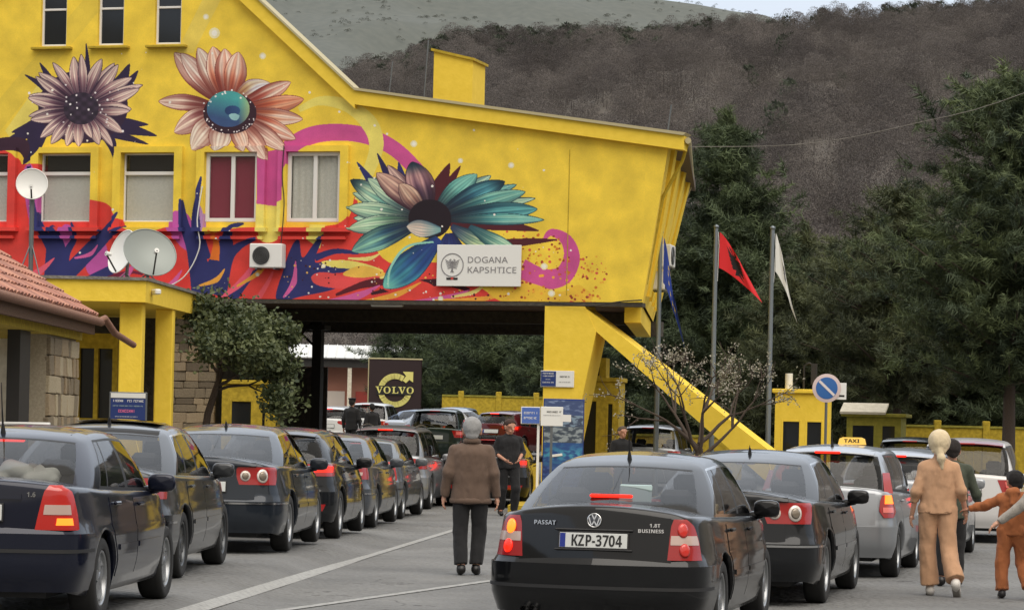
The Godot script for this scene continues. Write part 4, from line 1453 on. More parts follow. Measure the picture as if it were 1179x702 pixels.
	var t1 := [[62, 67], [78, 64], [44, 78], [34, 90], [30, 104], [27, 116], [28, 128], [32, 142], [40, 154], [128, 68], [140, 76], [112, 64], [97, 60], [150, 84], [52, 162], [164, 92], [163, 106], [152, 120], [150, 132], [144, 148], [70, 166], [134, 166], [84, 168], [118, 164], [100, 160]]
	for i in t1.size():
		var q: Array = t1[i]
		var dx: float = q[0] - 93.0
		m_petal(93 + dx * 0.12, 124 + (q[1] - 124) * 0.12, q[0], q[1], 15 if i % 3 else 12, (5 if i % 2 else -5), mf, mb if q[0] > 60 else Color8(104, 62, 82), ml, Color8(46, 26, 50), null, i)
	m_disc(92, 124, 21, 19, func(q: Vector2): return Color8(40, 30, 46).lerp(Color8(84, 66, 88), clampf(0.4 + 0.6 * sin(q.x * 9.0) * cos(q.y * 11.0), 0, 1) * 0.6))
	for k in 26: m_dot(93 + rng.randfn(0, 26), 120 + rng.randfn(0, 18), rng.randf_range(0.6, 1.6), Color8(236, 230, 232))
	# second flower: peach and orange round a blue eye
	var pk := Color8(250, 226, 206)
	var po := Color8(222, 120, 84)
	var pd := Color8(96, 36, 36)
	var pp := [[200, 62, 24, 4, Color8(150, 80, 76), pk], [213, 58, 22, -3, Color8(196, 140, 124), Color8(240, 226, 214)], [228, 55, 22, 3, Color8(206, 160, 140), Color8(244, 232, 216)], [186, 108, 20, -8, Color8(150, 84, 80), pk], [200, 140, 26, -12, Color8(140, 76, 80), pk], [246, 53, 26, 2, po, pk], [262, 55, 26, 0, Color8(200, 92, 66), pk], [282, 60, 27, -4, po, Color8(244, 220, 200)], [218, 166, 30, -8, Color8(214, 180, 160), Color8(244, 232, 214)], [314, 92, 34, 6, Color8(232, 196, 130), Color8(232, 232, 236)], [340, 98, 20, -4, Color8(196, 84, 66), pk], [354, 122, 22, -8, Color8(206, 96, 62), Color8(238, 176, 140)], [352, 140, 20, -3, Color8(214, 120, 76), pk], [345, 158, 22, 2, Color8(206, 90, 60), pk], [336, 170, 20, 4, Color8(206, 150, 136), pk], [252, 174, 28, 0, Color8(224, 196, 176), Color8(246, 236, 220)], [316, 180, 22, 6, Color8(210, 150, 130), pk], [288, 174, 20, 2, Color8(230, 180, 150), Color8(244, 224, 206)]]
	for i in pp.size():
		var q: Array = pp[i]
		m_petal(265 + (q[0] - 265) * 0.15, 126 + (q[1] - 126) * 0.15, q[0], q[1], q[2], q[3], pd, q[4], q[5], Color8(120, 52, 46), null, i)
	m_disc(268, 130, 31, 24, func(_q: Vector2): return Color8(52, 26, 40))
	m_disc(266, 125, 25, 21, func(q: Vector2):
		var c := Color8(58, 84, 130).lerp(Color8(72, 160, 160), clampf(0.5 - q.y * 0.8 + q.x * 0.2, 0, 1))
		if q.x > 0.45: c = c.lerp(Color8(190, 200, 130), (q.x - 0.45) * 1.4)
		return c)
	m_disc(271, 127, 9, 6, func(q: Vector2): return Color8(34, 58, 104).lerp(Color8(50, 84, 130), clampf(q.x * 0.5 + 0.5, 0, 1)))
	m_blob([267, 132, 273, 130, 279, 133, 276, 138, 270, 137], Color8(150, 196, 200))
	for k in 40:
		var an := rng.randf() * TAU
		m_dot(267 + cos(an) * rng.randf_range(25, 33), 129 + sin(an) * rng.randf_range(20, 27), rng.randf_range(0.5, 1.3), Color8(240, 236, 236))
	# spikes behind the third flower
	for s in [[450, 240, 414, 186, 14, 0], [462, 235, 437, 176, 13, 1], [470, 235, 461, 186, 16, 0], [500, 235, 518, 187, 22, 2], [505, 235, 530, 190, 14, 2], [440, 250, 410, 205, 14, 0], [520, 250, 616, 262, 22, 2], [540, 285, 636, 272, 14, 2], [520, 262, 590, 246, 16, 2]]:
		m_stroke([s[0], s[1], (s[0] + s[2]) * 0.5, (s[1] + s[3]) * 0.5 - 2, s[2], s[3]], s[4], 1, [navy, Color8(40, 34, 80), Color8(80, 24, 36)][s[5]], s[4] * 0.75)
	var tq := Color8(100, 176, 164)
	var tl := Color8(214, 240, 204)
	var td := Color8(20, 46, 62)
	var q3 := [[408, 224, 16, 3, Color8(110, 170, 150), tl, 0], [410, 248, 16, -2, tq, tl, 0], [414, 272, 18, -4, Color8(130, 190, 150), tl, 0], [450, 188, 16, -2, Color8(120, 84, 96), Color8(230, 196, 180), 1], [560, 196, 16, 6, Color8(60, 130, 140), tl, 0], [590, 206, 14, 5, Color8(40, 100, 120), Color8(150, 214, 200), 0], [612, 222, 12, 4, tq, tl, 0], [404, 212, 24, 6, tq, tl, 0], [404, 236, 22, -2, Color8(120, 176, 150), tl, 0], [425, 206, 22, 2, Color8(110, 150, 140), tl, 0], [438, 196, 24, -3, Color8(150, 104, 100), Color8(226, 188, 166), 1], [482, 184, 32, -6, Color8(90, 60, 84), Color8(206, 160, 156), 1], [462, 210, 22, 0, Color8(170, 120, 104), Color8(230, 196, 170), 1], [542, 194, 24, 8, tq, Color8(140, 206, 190), 0], [576, 202, 24, 6, Color8(36, 84, 110), Color8(96, 170, 180), 0], [600, 214, 20, 5, Color8(70, 150, 150), Color8(150, 210, 190), 0], [614, 232, 22, 6, Color8(30, 84, 104), Color8(110, 190, 190), 0], [622, 246, 14, 4, Color8(80, 170, 170), Color8(160, 220, 200), 0], [404, 258, 22, -4, Color8(120, 180, 140), tl, 0], [406, 282, 26, -6, Color8(40, 90, 130), Color8(150, 206, 180), 0]]
	for i in q3.size():
		var q: Array = q3[i]
		m_petal(496 + (q[0] - 496) * 0.14, 252 + (q[1] - 252) * 0.14, q[0], q[1], q[2], q[3], Color8(26, 22, 36), q[4], q[5], td if q[6] == 0 else Color8(50, 24, 40), td if i in [7, 11, 14] else null, i)
	m_disc(496, 250, 24, 22, func(_q: Vector2): return Color8(28, 14, 26))
	m_petal(508, 262, 470, 262, 20, 3, Color8(120, 170, 170), Color8(216, 190, 176), Color8(232, 214, 196), Color8(60, 90, 110), null, 1)
	m_petal(520, 258, 566, 290, 20, -8, Color8(40, 50, 90), Color8(150, 190, 150), Color8(216, 232, 180), Color8(30, 60, 80), null, 2)
	m_petal(540, 258, 590, 292, 18, -6, Color8(40, 80, 100), Color8(110, 170, 150), Color8(190, 222, 190), Color8(30, 70, 80), null, 3)
	m_petal(518, 266, 520, 300, 30, 0, Color8(30, 36, 90), Color8(40, 50, 110), Color8(60, 90, 150), Color8(24, 30, 60), null, 4)
	m_petal(506, 272, 447, 332, 34, 4, Color8(40, 60, 130), Color8(42, 84, 150), Color8(70, 150, 170), Color8(20, 50, 80), Color8(120, 200, 180), 5)
	m_stroke([500, 276, 470, 282, 452, 306, 449, 328], 2, 2, Color8(150, 210, 190), 3)
	for k in 150:
		var x := rng.randf_range(20, 660)
		var y := rng.randf_range(40, 335)
		var dens := 1.0 if (x > 380 and y > 170) or (x < 200 and y < 170) else 0.35
		if rng.randf() < dens: m_dot(x, y, rng.randf_range(0.4, 1.6), Color8(240, 236, 226))
	for q in [[250, 37, 6.5], [240, 18, 3.5], [478, 165, 4], [530, 184, 3], [586, 189, 3.5], [306, 64, 4], [300, 316, 2.5], [622, 302, 4], [630, 332, 4], [508, 340, 3], [376, 305, 2.6]]:
		m_dot(q[0], q[1], q[2], Color8(236, 226, 180))
		m_dot(q[0], q[1], q[2] * 0.55, Color8(244, 240, 226))
	# brush grain and weathering over all of it
	var f := FastNoiseLite.new()
	f.seed = 11
	f.frequency = 0.012
	f.fractal_octaves = 5
	var f2 := FastNoiseLite.new()
	f2.seed = 5
	f2.frequency = 0.25
	var n1 := f.get_image(mim.get_width(), mim.get_height(), false, false, false)
	var n2 := f2.get_image(mim.get_width(), mim.get_height(), false, false, false)
	n1.convert(Image.FORMAT_L8); n2.convert(Image.FORMAT_L8)
	var d1 := n1.get_data()
	var d2 := n2.get_data()
	var dd := mim.get_data()
	var at := 0
	for i in d1.size():
		var k := 225 + (d1[i] - 128) / 5 + (d2[i] - 128) / 12
		dd[at] = mini(255, dd[at] * k / 235)
		dd[at + 1] = mini(255, dd[at + 1] * k / 235)
		dd[at + 2] = mini(255, dd[at + 2] * k / 235)
		at += 3
	var out := Image.create_from_data(mim.get_width(), mim.get_height(), false, Image.FORMAT_RGB8, dd)
	return ImageTexture.create_from_image(out)
# ---------------------------------------------------------------- buildings
func mural_uv(s: float, y: float) -> Vector2:
	return Vector2((47.58 * s + 1.152 * y + 585.15 + MOX) / 810.0, (-0.397 * s - 50.71 * y + 567.5 + MOY) / 360.0)

# upright sheet with openings, in a wall's own axes (x along, y up, z out); reveals run back by deep
func wall_sheet(b: B, x0: float, x1: float, y0: float, top: Callable, breaks: Array, holes: Array, deep: float, z := 0.0, uvf = null):
	var xs := [x0, x1]
	for k in breaks: xs.append(k)
	for h in holes: xs.append(h[0]); xs.append(h[1])
	xs.sort()
	var U := func(x: float, y: float) -> Vector2: return uvf.call(x, y) if uvf != null else Vector2.ZERO
	for i in xs.size() - 1:
		var a: float = xs[i]
		var c: float = xs[i + 1]
		if c - a < 1e-4: continue
		var m := (a + c) * 0.5
		var cuts := []
		for h in holes:
			if m > h[0] and m < h[1]: cuts.append([h[2], h[3]])
		cuts.sort_custom(func(p, q): return p[0] < q[0])
		var lo := y0
		for cu in cuts + [[null, null]]:
			var ha: float = top.call(a) if cu[0] == null else cu[0]
			var hc: float = top.call(c) if cu[0] == null else cu[0]
			# split tall sheets so that the print maps evenly
			b.quad(Vector3(a, lo, z), Vector3(c, lo, z), Vector3(c, hc, z), Vector3(a, ha, z), [U.call(a, lo), U.call(c, lo), U.call(c, hc), U.call(a, ha)])
			if cu[0] != null: lo = cu[1]
	for h in holes:
		var p := [Vector3(h[0], h[2], z), Vector3(h[1], h[2], z), Vector3(h[1], h[3], z), Vector3(h[0], h[3], z)]
		for k in 4:
			var q: Vector3 = p[k]
			var r: Vector3 = p[(k + 1) % 4]
			var bk := Vector3(0, 0, -deep)
			b.quad(q, r, r + bk, q + bk, [U.call(q.x, q.y), U.call(r.x, r.y), U.call(r.x, r.y), U.call(q.x, q.y)])

func ubox(b: B, x0: float, x1: float, y0: float, y1: float, z0: float, z1: float):
	# box printed with the mural
	var U := func(x: float, y: float) -> Vector2: return mural_uv(x, y)
	var a := Vector3(x0, y0, z1)
	var c := Vector3(x1, y0, z1)
	var d := Vector3(x1, y1, z1)
	var e := Vector3(x0, y1, z1)
	var bk := Vector3(0, 0, z0 - z1)
	b.quad(a, c, d, e, [U.call(x0, y0), U.call(x1, y0), U.call(x1, y1), U.call(x0, y1)])
	b.quad(a + bk, e + bk, d + bk, c + bk)
	b.quad(e, d, d + bk, e + bk, [U.call(x0, y1), U.call(x1, y1), U.call(x1, y1), U.call(x0, y1)])
	b.quad(a + bk, c + bk, c, a, [U.call(x0, y0), U.call(x1, y0), U.call(x1, y0), U.call(x0, y0)])
	b.quad(c, c + bk, d + bk, d, [U.call(x1, y0), U.call(x1, y0), U.call(x1, y1), U.call(x1, y1)])
	b.quad(a + bk, a, e, e + bk, [U.call(x0, y0), U.call(x0, y0), U.call(x0, y1), U.call(x0, y1)])

func frame_window(root: Node3D, x0: float, x1: float, y0: float, y1: float, z: float, fw: float, mull: Array, trans: Array, fm: Material, gm: Material, called := "window", behind = null) -> Node3D:
	var w := group_part(root, called, Vector3((x0 + x1) * 0.5, y0, z))
	var W := x1 - x0
	var H := y1 - y0
	var b := B.new()
	b.cbox(Vector3(-W / 2 + fw / 2, H / 2, 0), Vector3(fw, H, 0.07), 0.006); b.cbox(Vector3(W / 2 - fw / 2, H / 2, 0), Vector3(fw, H, 0.07), 0.006)
	b.cbox(Vector3(0, fw / 2, 0), Vector3(W - 2 * fw, fw, 0.068), 0.006); b.cbox(Vector3(0, H - fw / 2, 0), Vector3(W - 2 * fw, fw, 0.068), 0.006)
	for m in mull: b.cbox(Vector3(m, H / 2, 0.002), Vector3(fw * 1.1, H - 2 * fw, 0.06), 0.006)
	for t in trans: b.cbox(Vector3(0, t, 0.004), Vector3(W - 2 * fw, fw, 0.062), 0.006)
	part(w, "frame", b, fm)
	var xs := [-W / 2 + fw] + mull + [W / 2 - fw]
	var ys := [fw] + trans + [H - fw]
	for i in xs.size() - 1:
		for j in ys.size() - 1:
			b = B.new()
			b.box(Vector3((xs[i] + xs[i + 1]) / 2, (ys[j] + ys[j + 1]) / 2, -0.01), Vector3(xs[i + 1] - xs[i], ys[j + 1] - ys[j], 0.008))
			part(w, "pane", b, gm)
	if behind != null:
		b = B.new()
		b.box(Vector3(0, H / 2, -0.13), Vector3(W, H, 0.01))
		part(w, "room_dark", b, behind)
	return w

func stones(root: Node3D, x0: float, x1: float, y0: float, y1: float, z: float, sd: int, mats: Array, row_h := 0.24, xf := Transform3D.IDENTITY):
	# rough stones set in a wall, each a block of its own
	var r := RandomNumberGenerator.new()
	r.seed = sd
	var y := y0
	while y < y1 - 0.05:
		var h := minf(row_h * r.randf_range(0.75, 1.3), y1 - y)
		var x := x0
		while x < x1 - 0.04:
			var w := minf(r.randf_range(0.2, 0.62), x1 - x)
			if x1 - x - w < 0.1: w = x1 - x
			var b := B.new()
			b.cbox(Vector3(0, 0, 0), Vector3(w - 0.01, h - 0.01, 0.09), 0.012, Basis.from_euler(Vector3(r.randf_range(-0.08, 0.08), r.randf_range(-0.08, 0.08), r.randf_range(-0.07, 0.07))))
			var o := part(root, "stone", b, mats[r.randi() % mats.size()])
			o.transform = xf * Transform3D(Basis.IDENTITY, Vector3(x + w / 2, y + h / 2, z + r.randf_range(-0.02, 0.012)))
			x += w
		y += h

func build_materials():
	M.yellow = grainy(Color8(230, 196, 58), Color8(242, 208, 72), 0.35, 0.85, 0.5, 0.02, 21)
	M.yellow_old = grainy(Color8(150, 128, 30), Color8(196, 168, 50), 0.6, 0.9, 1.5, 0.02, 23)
	M.olive = grainy(Color8(120, 116, 40), Color8(160, 150, 60), 0.5, 0.9, 1.5, 0.02, 24)
	M.mural = mat(Color.WHITE, 0.85)
	M.mural.albedo_texture = paint_mural()
	M.mural.texture_repeat = false
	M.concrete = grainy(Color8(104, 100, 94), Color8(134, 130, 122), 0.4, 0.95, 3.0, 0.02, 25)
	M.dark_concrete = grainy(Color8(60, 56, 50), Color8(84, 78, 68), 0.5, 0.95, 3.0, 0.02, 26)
	M.cream = grainy(Color8(196, 188, 168), Color8(222, 214, 196), 0.4, 0.9, 1.5, 0.02, 27)
	M.stone_a = grainy(Color8(140, 122, 96), Color8(176, 158, 130), 1.4, 0.95, 5.0, 0.03, 28)
	M.stone_b = grainy(Color8(112, 100, 82), Color8(150, 136, 112), 1.4, 0.95, 5.0, 0.03, 29)
	M.stone_c = grainy(Color8(160, 146, 120), Color8(194, 180, 152), 1.4, 0.95, 5.0, 0.03, 30)
	M.stone_e = grainy(Color8(92, 82, 68), Color8(126, 112, 92), 1.4, 0.95, 5.0, 0.03, 46)
	M.stone_d = grainy(Color8(176, 162, 136), Color8(204, 190, 164), 1.4, 0.95, 4.0, 0.03, 45)
	M.mortar = grainy(Color8(150, 140, 120), Color8(176, 164, 142), 1.0, 0.98, 3.0, 0.03, 31)
	M.pvc = mat(Color8(222, 220, 216), 0.4)
	M.pane = mat(Color(0.10, 0.12, 0.13, 0.08), 0.03, 0.0, {"transparency": BaseMaterial3D.TRANSPARENCY_ALPHA})
	M.pane_dark = mat(Color8(30, 33, 36), 0.06)
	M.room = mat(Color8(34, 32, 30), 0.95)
	M.blind = grainy(Color8(206, 208, 198), Color8(226, 226, 216), 1.2, 0.9, 0.6, 0.02, 32)
	M.maroon = grainy(Color8(140, 46, 70), Color8(176, 70, 92), 3.0, 0.9, 0.5, 0.03, 33)
	M.zinc = mat(Color8(176, 166, 128), 0.6, 0.1)
	M.rust = grainy(Color8(112, 76, 60), Color8(150, 112, 92), 1.2, 0.8, 1.5, 0.03, 34)
	M.tile_a = grainy(Color8(150, 98, 82), Color8(184, 130, 110), 1.6, 0.9, 2.0, 0.04, 35)
	M.tile_b = grainy(Color8(134, 90, 78), Color8(168, 122, 106), 1.6, 0.9, 2.0, 0.04, 36)
	M.tile_c = grainy(Color8(164, 114, 94), Color8(196, 146, 124), 1.6, 0.9, 2.0, 0.04, 37)
	M.roofing = grainy(Color8(84, 74, 66), Color8(110, 98, 88), 0.5, 0.9, 2.0, 0.03, 38)
	M.sheet_white = mat(Color8(206, 208, 208), 0.5, 0.1)
	M.grey_metal = mat(Color8(110, 114, 116), 0.45, 0.6)
	M.pole_metal = mat(Color8(124, 132, 138), 0.4, 0.5)
	M.dark_metal = mat(Color8(50, 48, 46), 0.6, 0.3)
	M.white = mat(Color8(224, 224, 220), 0.5)
	M.sign_blue = mat(Color8(42, 78, 150), 0.45)
	M.sign_navy = mat(Color8(30, 52, 112), 0.45)
	M.sign_red = mat(Color8(196, 60, 52), 0.5)
	M.black = mat(Color8(22, 22, 22), 0.6)
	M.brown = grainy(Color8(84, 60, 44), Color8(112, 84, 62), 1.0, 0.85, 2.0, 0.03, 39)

func roof_line(s: float) -> float:
	if s > -3.8: return 9.14 - 0.141 * (s + 3.8)
	if s > -9.9: return 9.14 + 0.879 * (-3.8 - s)
	return 9.14 + 0.879 * (6.1 - (-9.9 - s))

func customs_building():
	var root := thing("customs_building", "yellow customs building bridging the road, painted with giant flowers", "building", Vector3(0, 0, -61.5), deg_to_rad(-16))
	var holes := []
	var row2 := [[-14.2, -12.35], [-11.57, -10.25], [-9.49, -8.17], [-7.42, -6.14], [-5.43, -4.14]]
	for w in row2: holes.append([w[0], w[1], 6.2, 7.78])
	var row3 := [[-11.65, -10.99], [-10.2, -9.55], [-8.77, -8.12]]
	for w in row3: holes.append([w[0], w[1], 10.28, 11.75])
	var b := B.new()
	var U := func(x: float, y: float) -> Vector2: return mural_uv(x, y)
	wall_sheet(b, -16.0, 2.9, 4.45, func(s): return roof_line(s) - 0.03, [-14, -12, -9.9, -3.8, -2, 0, 1.5], holes, 0.22, 0.0, U)
	# slanted right end of the front
	b.quad(Vector3(2.9, 4.45, 0), Vector3(2.905, 4.45, 0), Vector3(3.44, roof_line(3.44) - 0.03, 0), Vector3(2.9, roof_line(2.9) - 0.03, 0), [U.call(2.9, 4.45), U.call(2.905, 4.45), U.call(3.44, 7.9), U.call(2.9, 7.9)])
	part(root, "painted_wall", b, M.mural)
	# the end wall runs back along the road
	var bk := Vector3(-0.205, 0, -0.979) * 10.5
	b = B.new()
	var e0 := Vector3(2.905, 4.45, 0)
	var e1 := Vector3(3.44, roof_line(3.44) - 0.03, 0)
	b.quad(e0, e0 + bk, e1 + bk + Vector3(0.35, 0, 0), e1)
	b.quad(e0 + bk, Vector3(-16, 4.45, -10.5), Vector3(-16, 9, -10.5), e1 + bk + Vector3(0.35, 0, 0))
	for k in [0.12, 0.35, 0.6, 0.85]:
		var p: Vector3 = e0 + bk * k
		var q: Vector3 = e1 + bk * k + Vector3(0.35 * k, 0, 0)
		b.box((p + q) * 0.5 + Vector3(0.06, 0, 0), Vector3(0.10, 3.3, 0.22), Basis(Vector3(0, 0, 1), -atan2(q.x - p.x, q.y - p.y)))
	part(root, "end_wall", b, M.yellow)
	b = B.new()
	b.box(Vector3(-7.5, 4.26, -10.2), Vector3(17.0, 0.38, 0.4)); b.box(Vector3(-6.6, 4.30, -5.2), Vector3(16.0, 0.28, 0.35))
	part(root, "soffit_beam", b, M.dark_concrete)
	b = B.new()
	b.box(Vector3(1.58, 4.24, -5.2), Vector3(0.36, 0.40, 9.4), Basis(Vector3.UP, 0.206))
	part(root, "end_beam", b, M.yellow)
	b = B.new()
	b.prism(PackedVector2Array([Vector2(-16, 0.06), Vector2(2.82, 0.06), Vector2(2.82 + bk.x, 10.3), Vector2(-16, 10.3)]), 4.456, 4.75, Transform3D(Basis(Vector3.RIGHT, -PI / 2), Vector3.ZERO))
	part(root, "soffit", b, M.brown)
	# front lower lip
	b = B.new()
	b.box(Vector3(-6.55, 4.40, -0.16), Vector3(18.9, 0.09, 0.3))
	part(root, "lower_edge", b, M.dark_concrete)
	# fascia along the roof
	var seg := [[-15.9, -9.9], [-9.9, -3.8], [-3.8, 3.78]]
	for i in 3:
		var a: float = seg[i][0]
		var c: float = seg[i][1]
		var th := 0.31 if i == 2 else 0.40
		b = B.new()
		b.prism(PackedVector2Array([Vector2(a, roof_line(a) - th), Vector2(c, roof_line(c - 0.0001 if i < 2 else c) - th), Vector2(c, roof_line(c)), Vector2(a, roof_line(a + 0.0001))]), -0.2 - i * 0.004, 0.17 + i * 0.003)
		part(root, "fascia", b, M.yellow)
		b = B.new()
		b.prism(PackedVector2Array([Vector2(a, roof_line(a + 0.0001) + 0.002), Vector2(c, roof_line(c) + 0.002), Vector2(c + (0.06 if i == 2 else 0.0), roof_line(c) + 0.06), Vector2(a, roof_line(a + 0.0001) + 0.06)]), -0.3, 0.235 + i * 0.002)
		part(root, "coping", b, M.zinc)
		b = B.new()
		var sh := Vector3(bk.x if i == 2 else -3.4, 0, -10.7)
		var p0 := Vector3(a, roof_line(a + 0.0001) - 0.02, -0.28)
		var p1 := Vector3(c, roof_line(c) - 0.02, -0.28)
		b.quad(p0, p1, p1 + sh, p0 + sh)
		b.quad(p0 - Vector3(0, 0.2, 0), p0 + sh - Vector3(0, 0.2, 0), p1 + sh - Vector3(0, 0.2, 0), p1 - Vector3(0, 0.2, 0))
		b.quad(p1 - Vector3(0, 0.2, 0), p1 + sh - Vector3(0, 0.2, 0), p1 + sh, p1)
		part(root, "roof_slope", b, M.roofing)
	b = B.new()
	var g0 := Vector3(3.86, roof_line(3.78) - 0.1, 0.1)
	b.tube([g0, g0 + bk * 0.5, g0 + bk], 0.07, 8)
	part(root, "gutter", b, M.zinc)
	b = B.new()
	b.tube([g0 + bk * 0.02, g0 + bk * 0.04 + Vector3(-0.12, -0.4, 0), g0 + bk * 0.05 + Vector3(-0.55, -1.2, 0), g0 + bk * 0.05 + Vector3(-0.88, -3.1, 0)], 0.04, 8)
	part(root, "downpipe", b, M.yellow_old)
	b = B.new()
	b.tube([g0 + bk * 0.98, g0 + bk * 0.97 + Vector3(-0.2, -0.5, 0), g0 + bk * 0.96 + Vector3(-0.7, -1.3, 0)], 0.045, 8)
	part(root, "downpipe", b, M.zinc)
	# rendered seam in the right bay
	b = B.new()
	b.box(Vector3(1.18, 6.2, 0.001), Vector3(0.018, 3.2, 0.012))
	part(root, "wall_joint", b, M.yellow_old)
	# chimney
	b = B.new()
	b.prism(PackedVector2Array([Vector2(-2.62, 8.7), Vector2(-1.68, 8.6), Vector2(-1.68, 10.06), Vector2(-2.62, 10.28)]), -2.9, -1.9)
	var ch := part(root, "chimney", b, M.yellow)
	b = B.new()
	b.prism(PackedVector2Array([Vector2(-2.68, 10.295), Vector2(-1.62, 10.045), Vector2(-1.62, 10.105), Vector2(-2.68, 10.355)]), -2.96, -1.84)
	part(ch, "chimney_cap", b, M.yellow_old)
	# window surrounds and windows of the painted floor
	for i in row2.size():
		var w: Array = row2[i]
		var s := group_part(root, "window_surround")
		b = B.new(); ubox(b, w[0] - 0.2, w[0] - 0.005, 6.06, 7.92, 0.002, 0.13); part(s, "side_fin", b, M.mural)
		b = B.new(); ubox(b, w[1] + 0.005, w[1] + 0.2, 6.06, 7.92, 0.002, 0.132); part(s, "side_fin", b, M.mural)
		b = B.new(); ubox(b, w[0] - 0.005, w[1] + 0.005, 7.785, 7.918, 0.002, 0.128); part(s, "lintel", b, M.mural)
		b = B.new(); ubox(b, w[0] - 0.26, w[1] + 0.26, 5.97, 6.06, 0.002, 0.19); part(s, "ledge", b, M.mural)
		b = B.new(); ubox(b, w[0] - 0.16, w[1] + 0.16, 5.80, 5.87, 0.002, 0.12); part(s, "ledge", b, M.mural)
		if i < 3:
			var fr := frame_window(root, w[0], w[1], 6.2, 7.78, -0.12, 0.035, [], [1.14], M.pvc, M.pane, "window", M.room)
			b = B.new()
			b.box(Vector3(0, 0.56, -0.06), Vector3(w[1] - w[0] - 0.08, 1.1, 0.012))
			part(fr, "roller_blind", b, M.blind)
			b = B.new()
			b.cbox(Vector3(0, 1.12, 0.0), Vector3(w[1] - w[0], 0.085, 0.075), 0.01)
			part(fr, "transom", b, M.pvc)
		else:
			var fr := frame_window(root, w[0] + 0.0, w[1], 6.2, 7.78, -0.03, 0.085, [0.02], [], M.pvc, M.pane, "window", M.room)
			if i == 3:
				for k in 24:
					b = B.new()
					b.box(Vector3(lerpf(-0.55, 0.55, k / 23.0), 0.79, -0.085), Vector3(0.046, 1.4, 0.005), Basis(Vector3.UP, 0.5))
					part(fr, "blind_slat", b, M.maroon)
			else:
				b = B.new()
				var rows := []
				for j in 2:
					var row := PackedVector3Array()
					for k in 41: row.append(Vector3(lerpf(-0.56, 0.56, k / 40.0), 0.08 + j * 1.42, -0.085 + 0.012 * sin(k * 1.1)))
					rows.append(row)
				b.grid(rows)
				part(fr, "curtain", b, M.blind)
	for w in row3:
		frame_window(root, w[0], w[1], 10.28, 11.75, -0.12, 0.05, [], [0.86], M.pvc, M.pane_dark, "attic_window", M.room)
		b = B.new()
		b.cbox(Vector3((w[0] + w[1]) / 2, 10.22, 0.06), Vector3(w[1] - w[0] + 0.34, 0.06, 0.2), 0.01)
		part(root, "attic_sill", b, M.yellow_old)
	# leg at the right and its raking strut
	b = B.new()
	b.prism(PackedVector2Array([Vector2(0.69, 0), Vector2(1.13, 0), Vector2(1.87, 3.80), Vector2(1.55, 4.46), Vector2(0.69, 4.46)]), -0.95, -0.012)
	part(root, "support_leg", b, M.yellow)
	b = B.new()
	b.prism(PackedVector2Array([Vector2(1.42, 4.452), Vector2(1.873, 3.80), Vector2(6.48, 0), Vector2(7.55, 0)]), -0.9, -0.02)
	part(root, "raking_strut", b, M.yellow)
	# ground floor left of the road
	b = B.new()
	b.prism(PackedVector2Array([Vector2(-16, 0.9), Vector2(-7.42, 0.9), Vector2(-8.85, 9.4), Vector2(-16, 9.4)]), 0.0, 4.44, Transform3D(Basis(Vector3.RIGHT, -PI / 2), Vector3.ZERO))
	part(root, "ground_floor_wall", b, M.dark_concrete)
	var sw := group_part(root, "stone_wall")
	stones(sw, -8.7, -7.42, 0.9, 4.3, -0.86, 5, [M.stone_a, M.stone_b, M.stone_e], 0.2)
	b = B.new()
	b.box(Vector3(-8.8, 1.57, -9.75), Vector3(1.75, 3.14, 0.2), Basis(Vector3.UP, deg_to_rad(16)))
	part(root, "passage_screen", b, M.dark_concrete)
	# steel posts at the back of the passage
	b = B.new()
	b.box(Vector3(-7.43, 2.2, -7.75), Vector3(0.24, 4.4, 0.24)); b.box(Vector3(-7.43, 4.1, -7.75), Vector3(0.5, 0.12, 0.5))
	part(root, "steel_post", b, M.dark_metal)
	b = B.new()
	b.tube([Vector3(-8.3, 4.3, -7.75), Vector3(-7.5, 3.6, -7.75)], 0.03, 6); b.tube([Vector3(-8.2, 3.6, -7.7), Vector3(-7.5, 4.3, -7.7)], 0.03, 6)
	part(root, "cross_brace", b, M.dark_metal)
	return root

func fac(s: float, y: float, z: float) -> Vector3:
	return Vector3(0, 0, -61.5) + Vector3(s, y, z).rotated(Vector3.UP, deg_to_rad(-16))

func turned(o: Node3D, deg: float):
	o.rotation.y = deg_to_rad(deg)
	return o

func air_conditioner(at: Vector3, turn: float, label: String, w := 0.78, h := 0.55):
	var o := thing("air_conditioner", label, "air conditioner", at, turn, "air conditioner units on the customs building")
	var b := B.new()
	b.cbox(Vector3(0, h / 2, 0.16), Vector3(w, h, 0.28), 0.02)
	part(o, "casing", b, M.white)
	var xf := Transform3D(Basis(Vector3.RIGHT, PI / 2), Vector3(-w * 0.13, h / 2, 0.30))
	b = B.new()
	b.lathe([Vector2(0.20, -0.004), Vector2(0.20, 0.012), Vector2(0.0, 0.006)], 28, xf)
	var g := part(o, "fan_opening", b, M.dark_metal)
	b = B.new()
	for r in [0.05, 0.09, 0.13, 0.17, 0.205]:
		var pts := []
		for k in 25: pts.append(Vector3(-w * 0.13 + cos(TAU * k / 24) * r, h / 2 + sin(TAU * k / 24) * r, 0.318))
		b.tube(pts, 0.005, 5, false)
	part(g, "fan_guard", b, M.grey_metal)
	for sx in [-0.28, 0.28]:
		b = B.new()
		b.box(Vector3(sx * w, -0.02, 0.15), Vector3(0.04, 0.03, 0.34))
		part(o, "bracket", b, M.grey_metal)
	return o

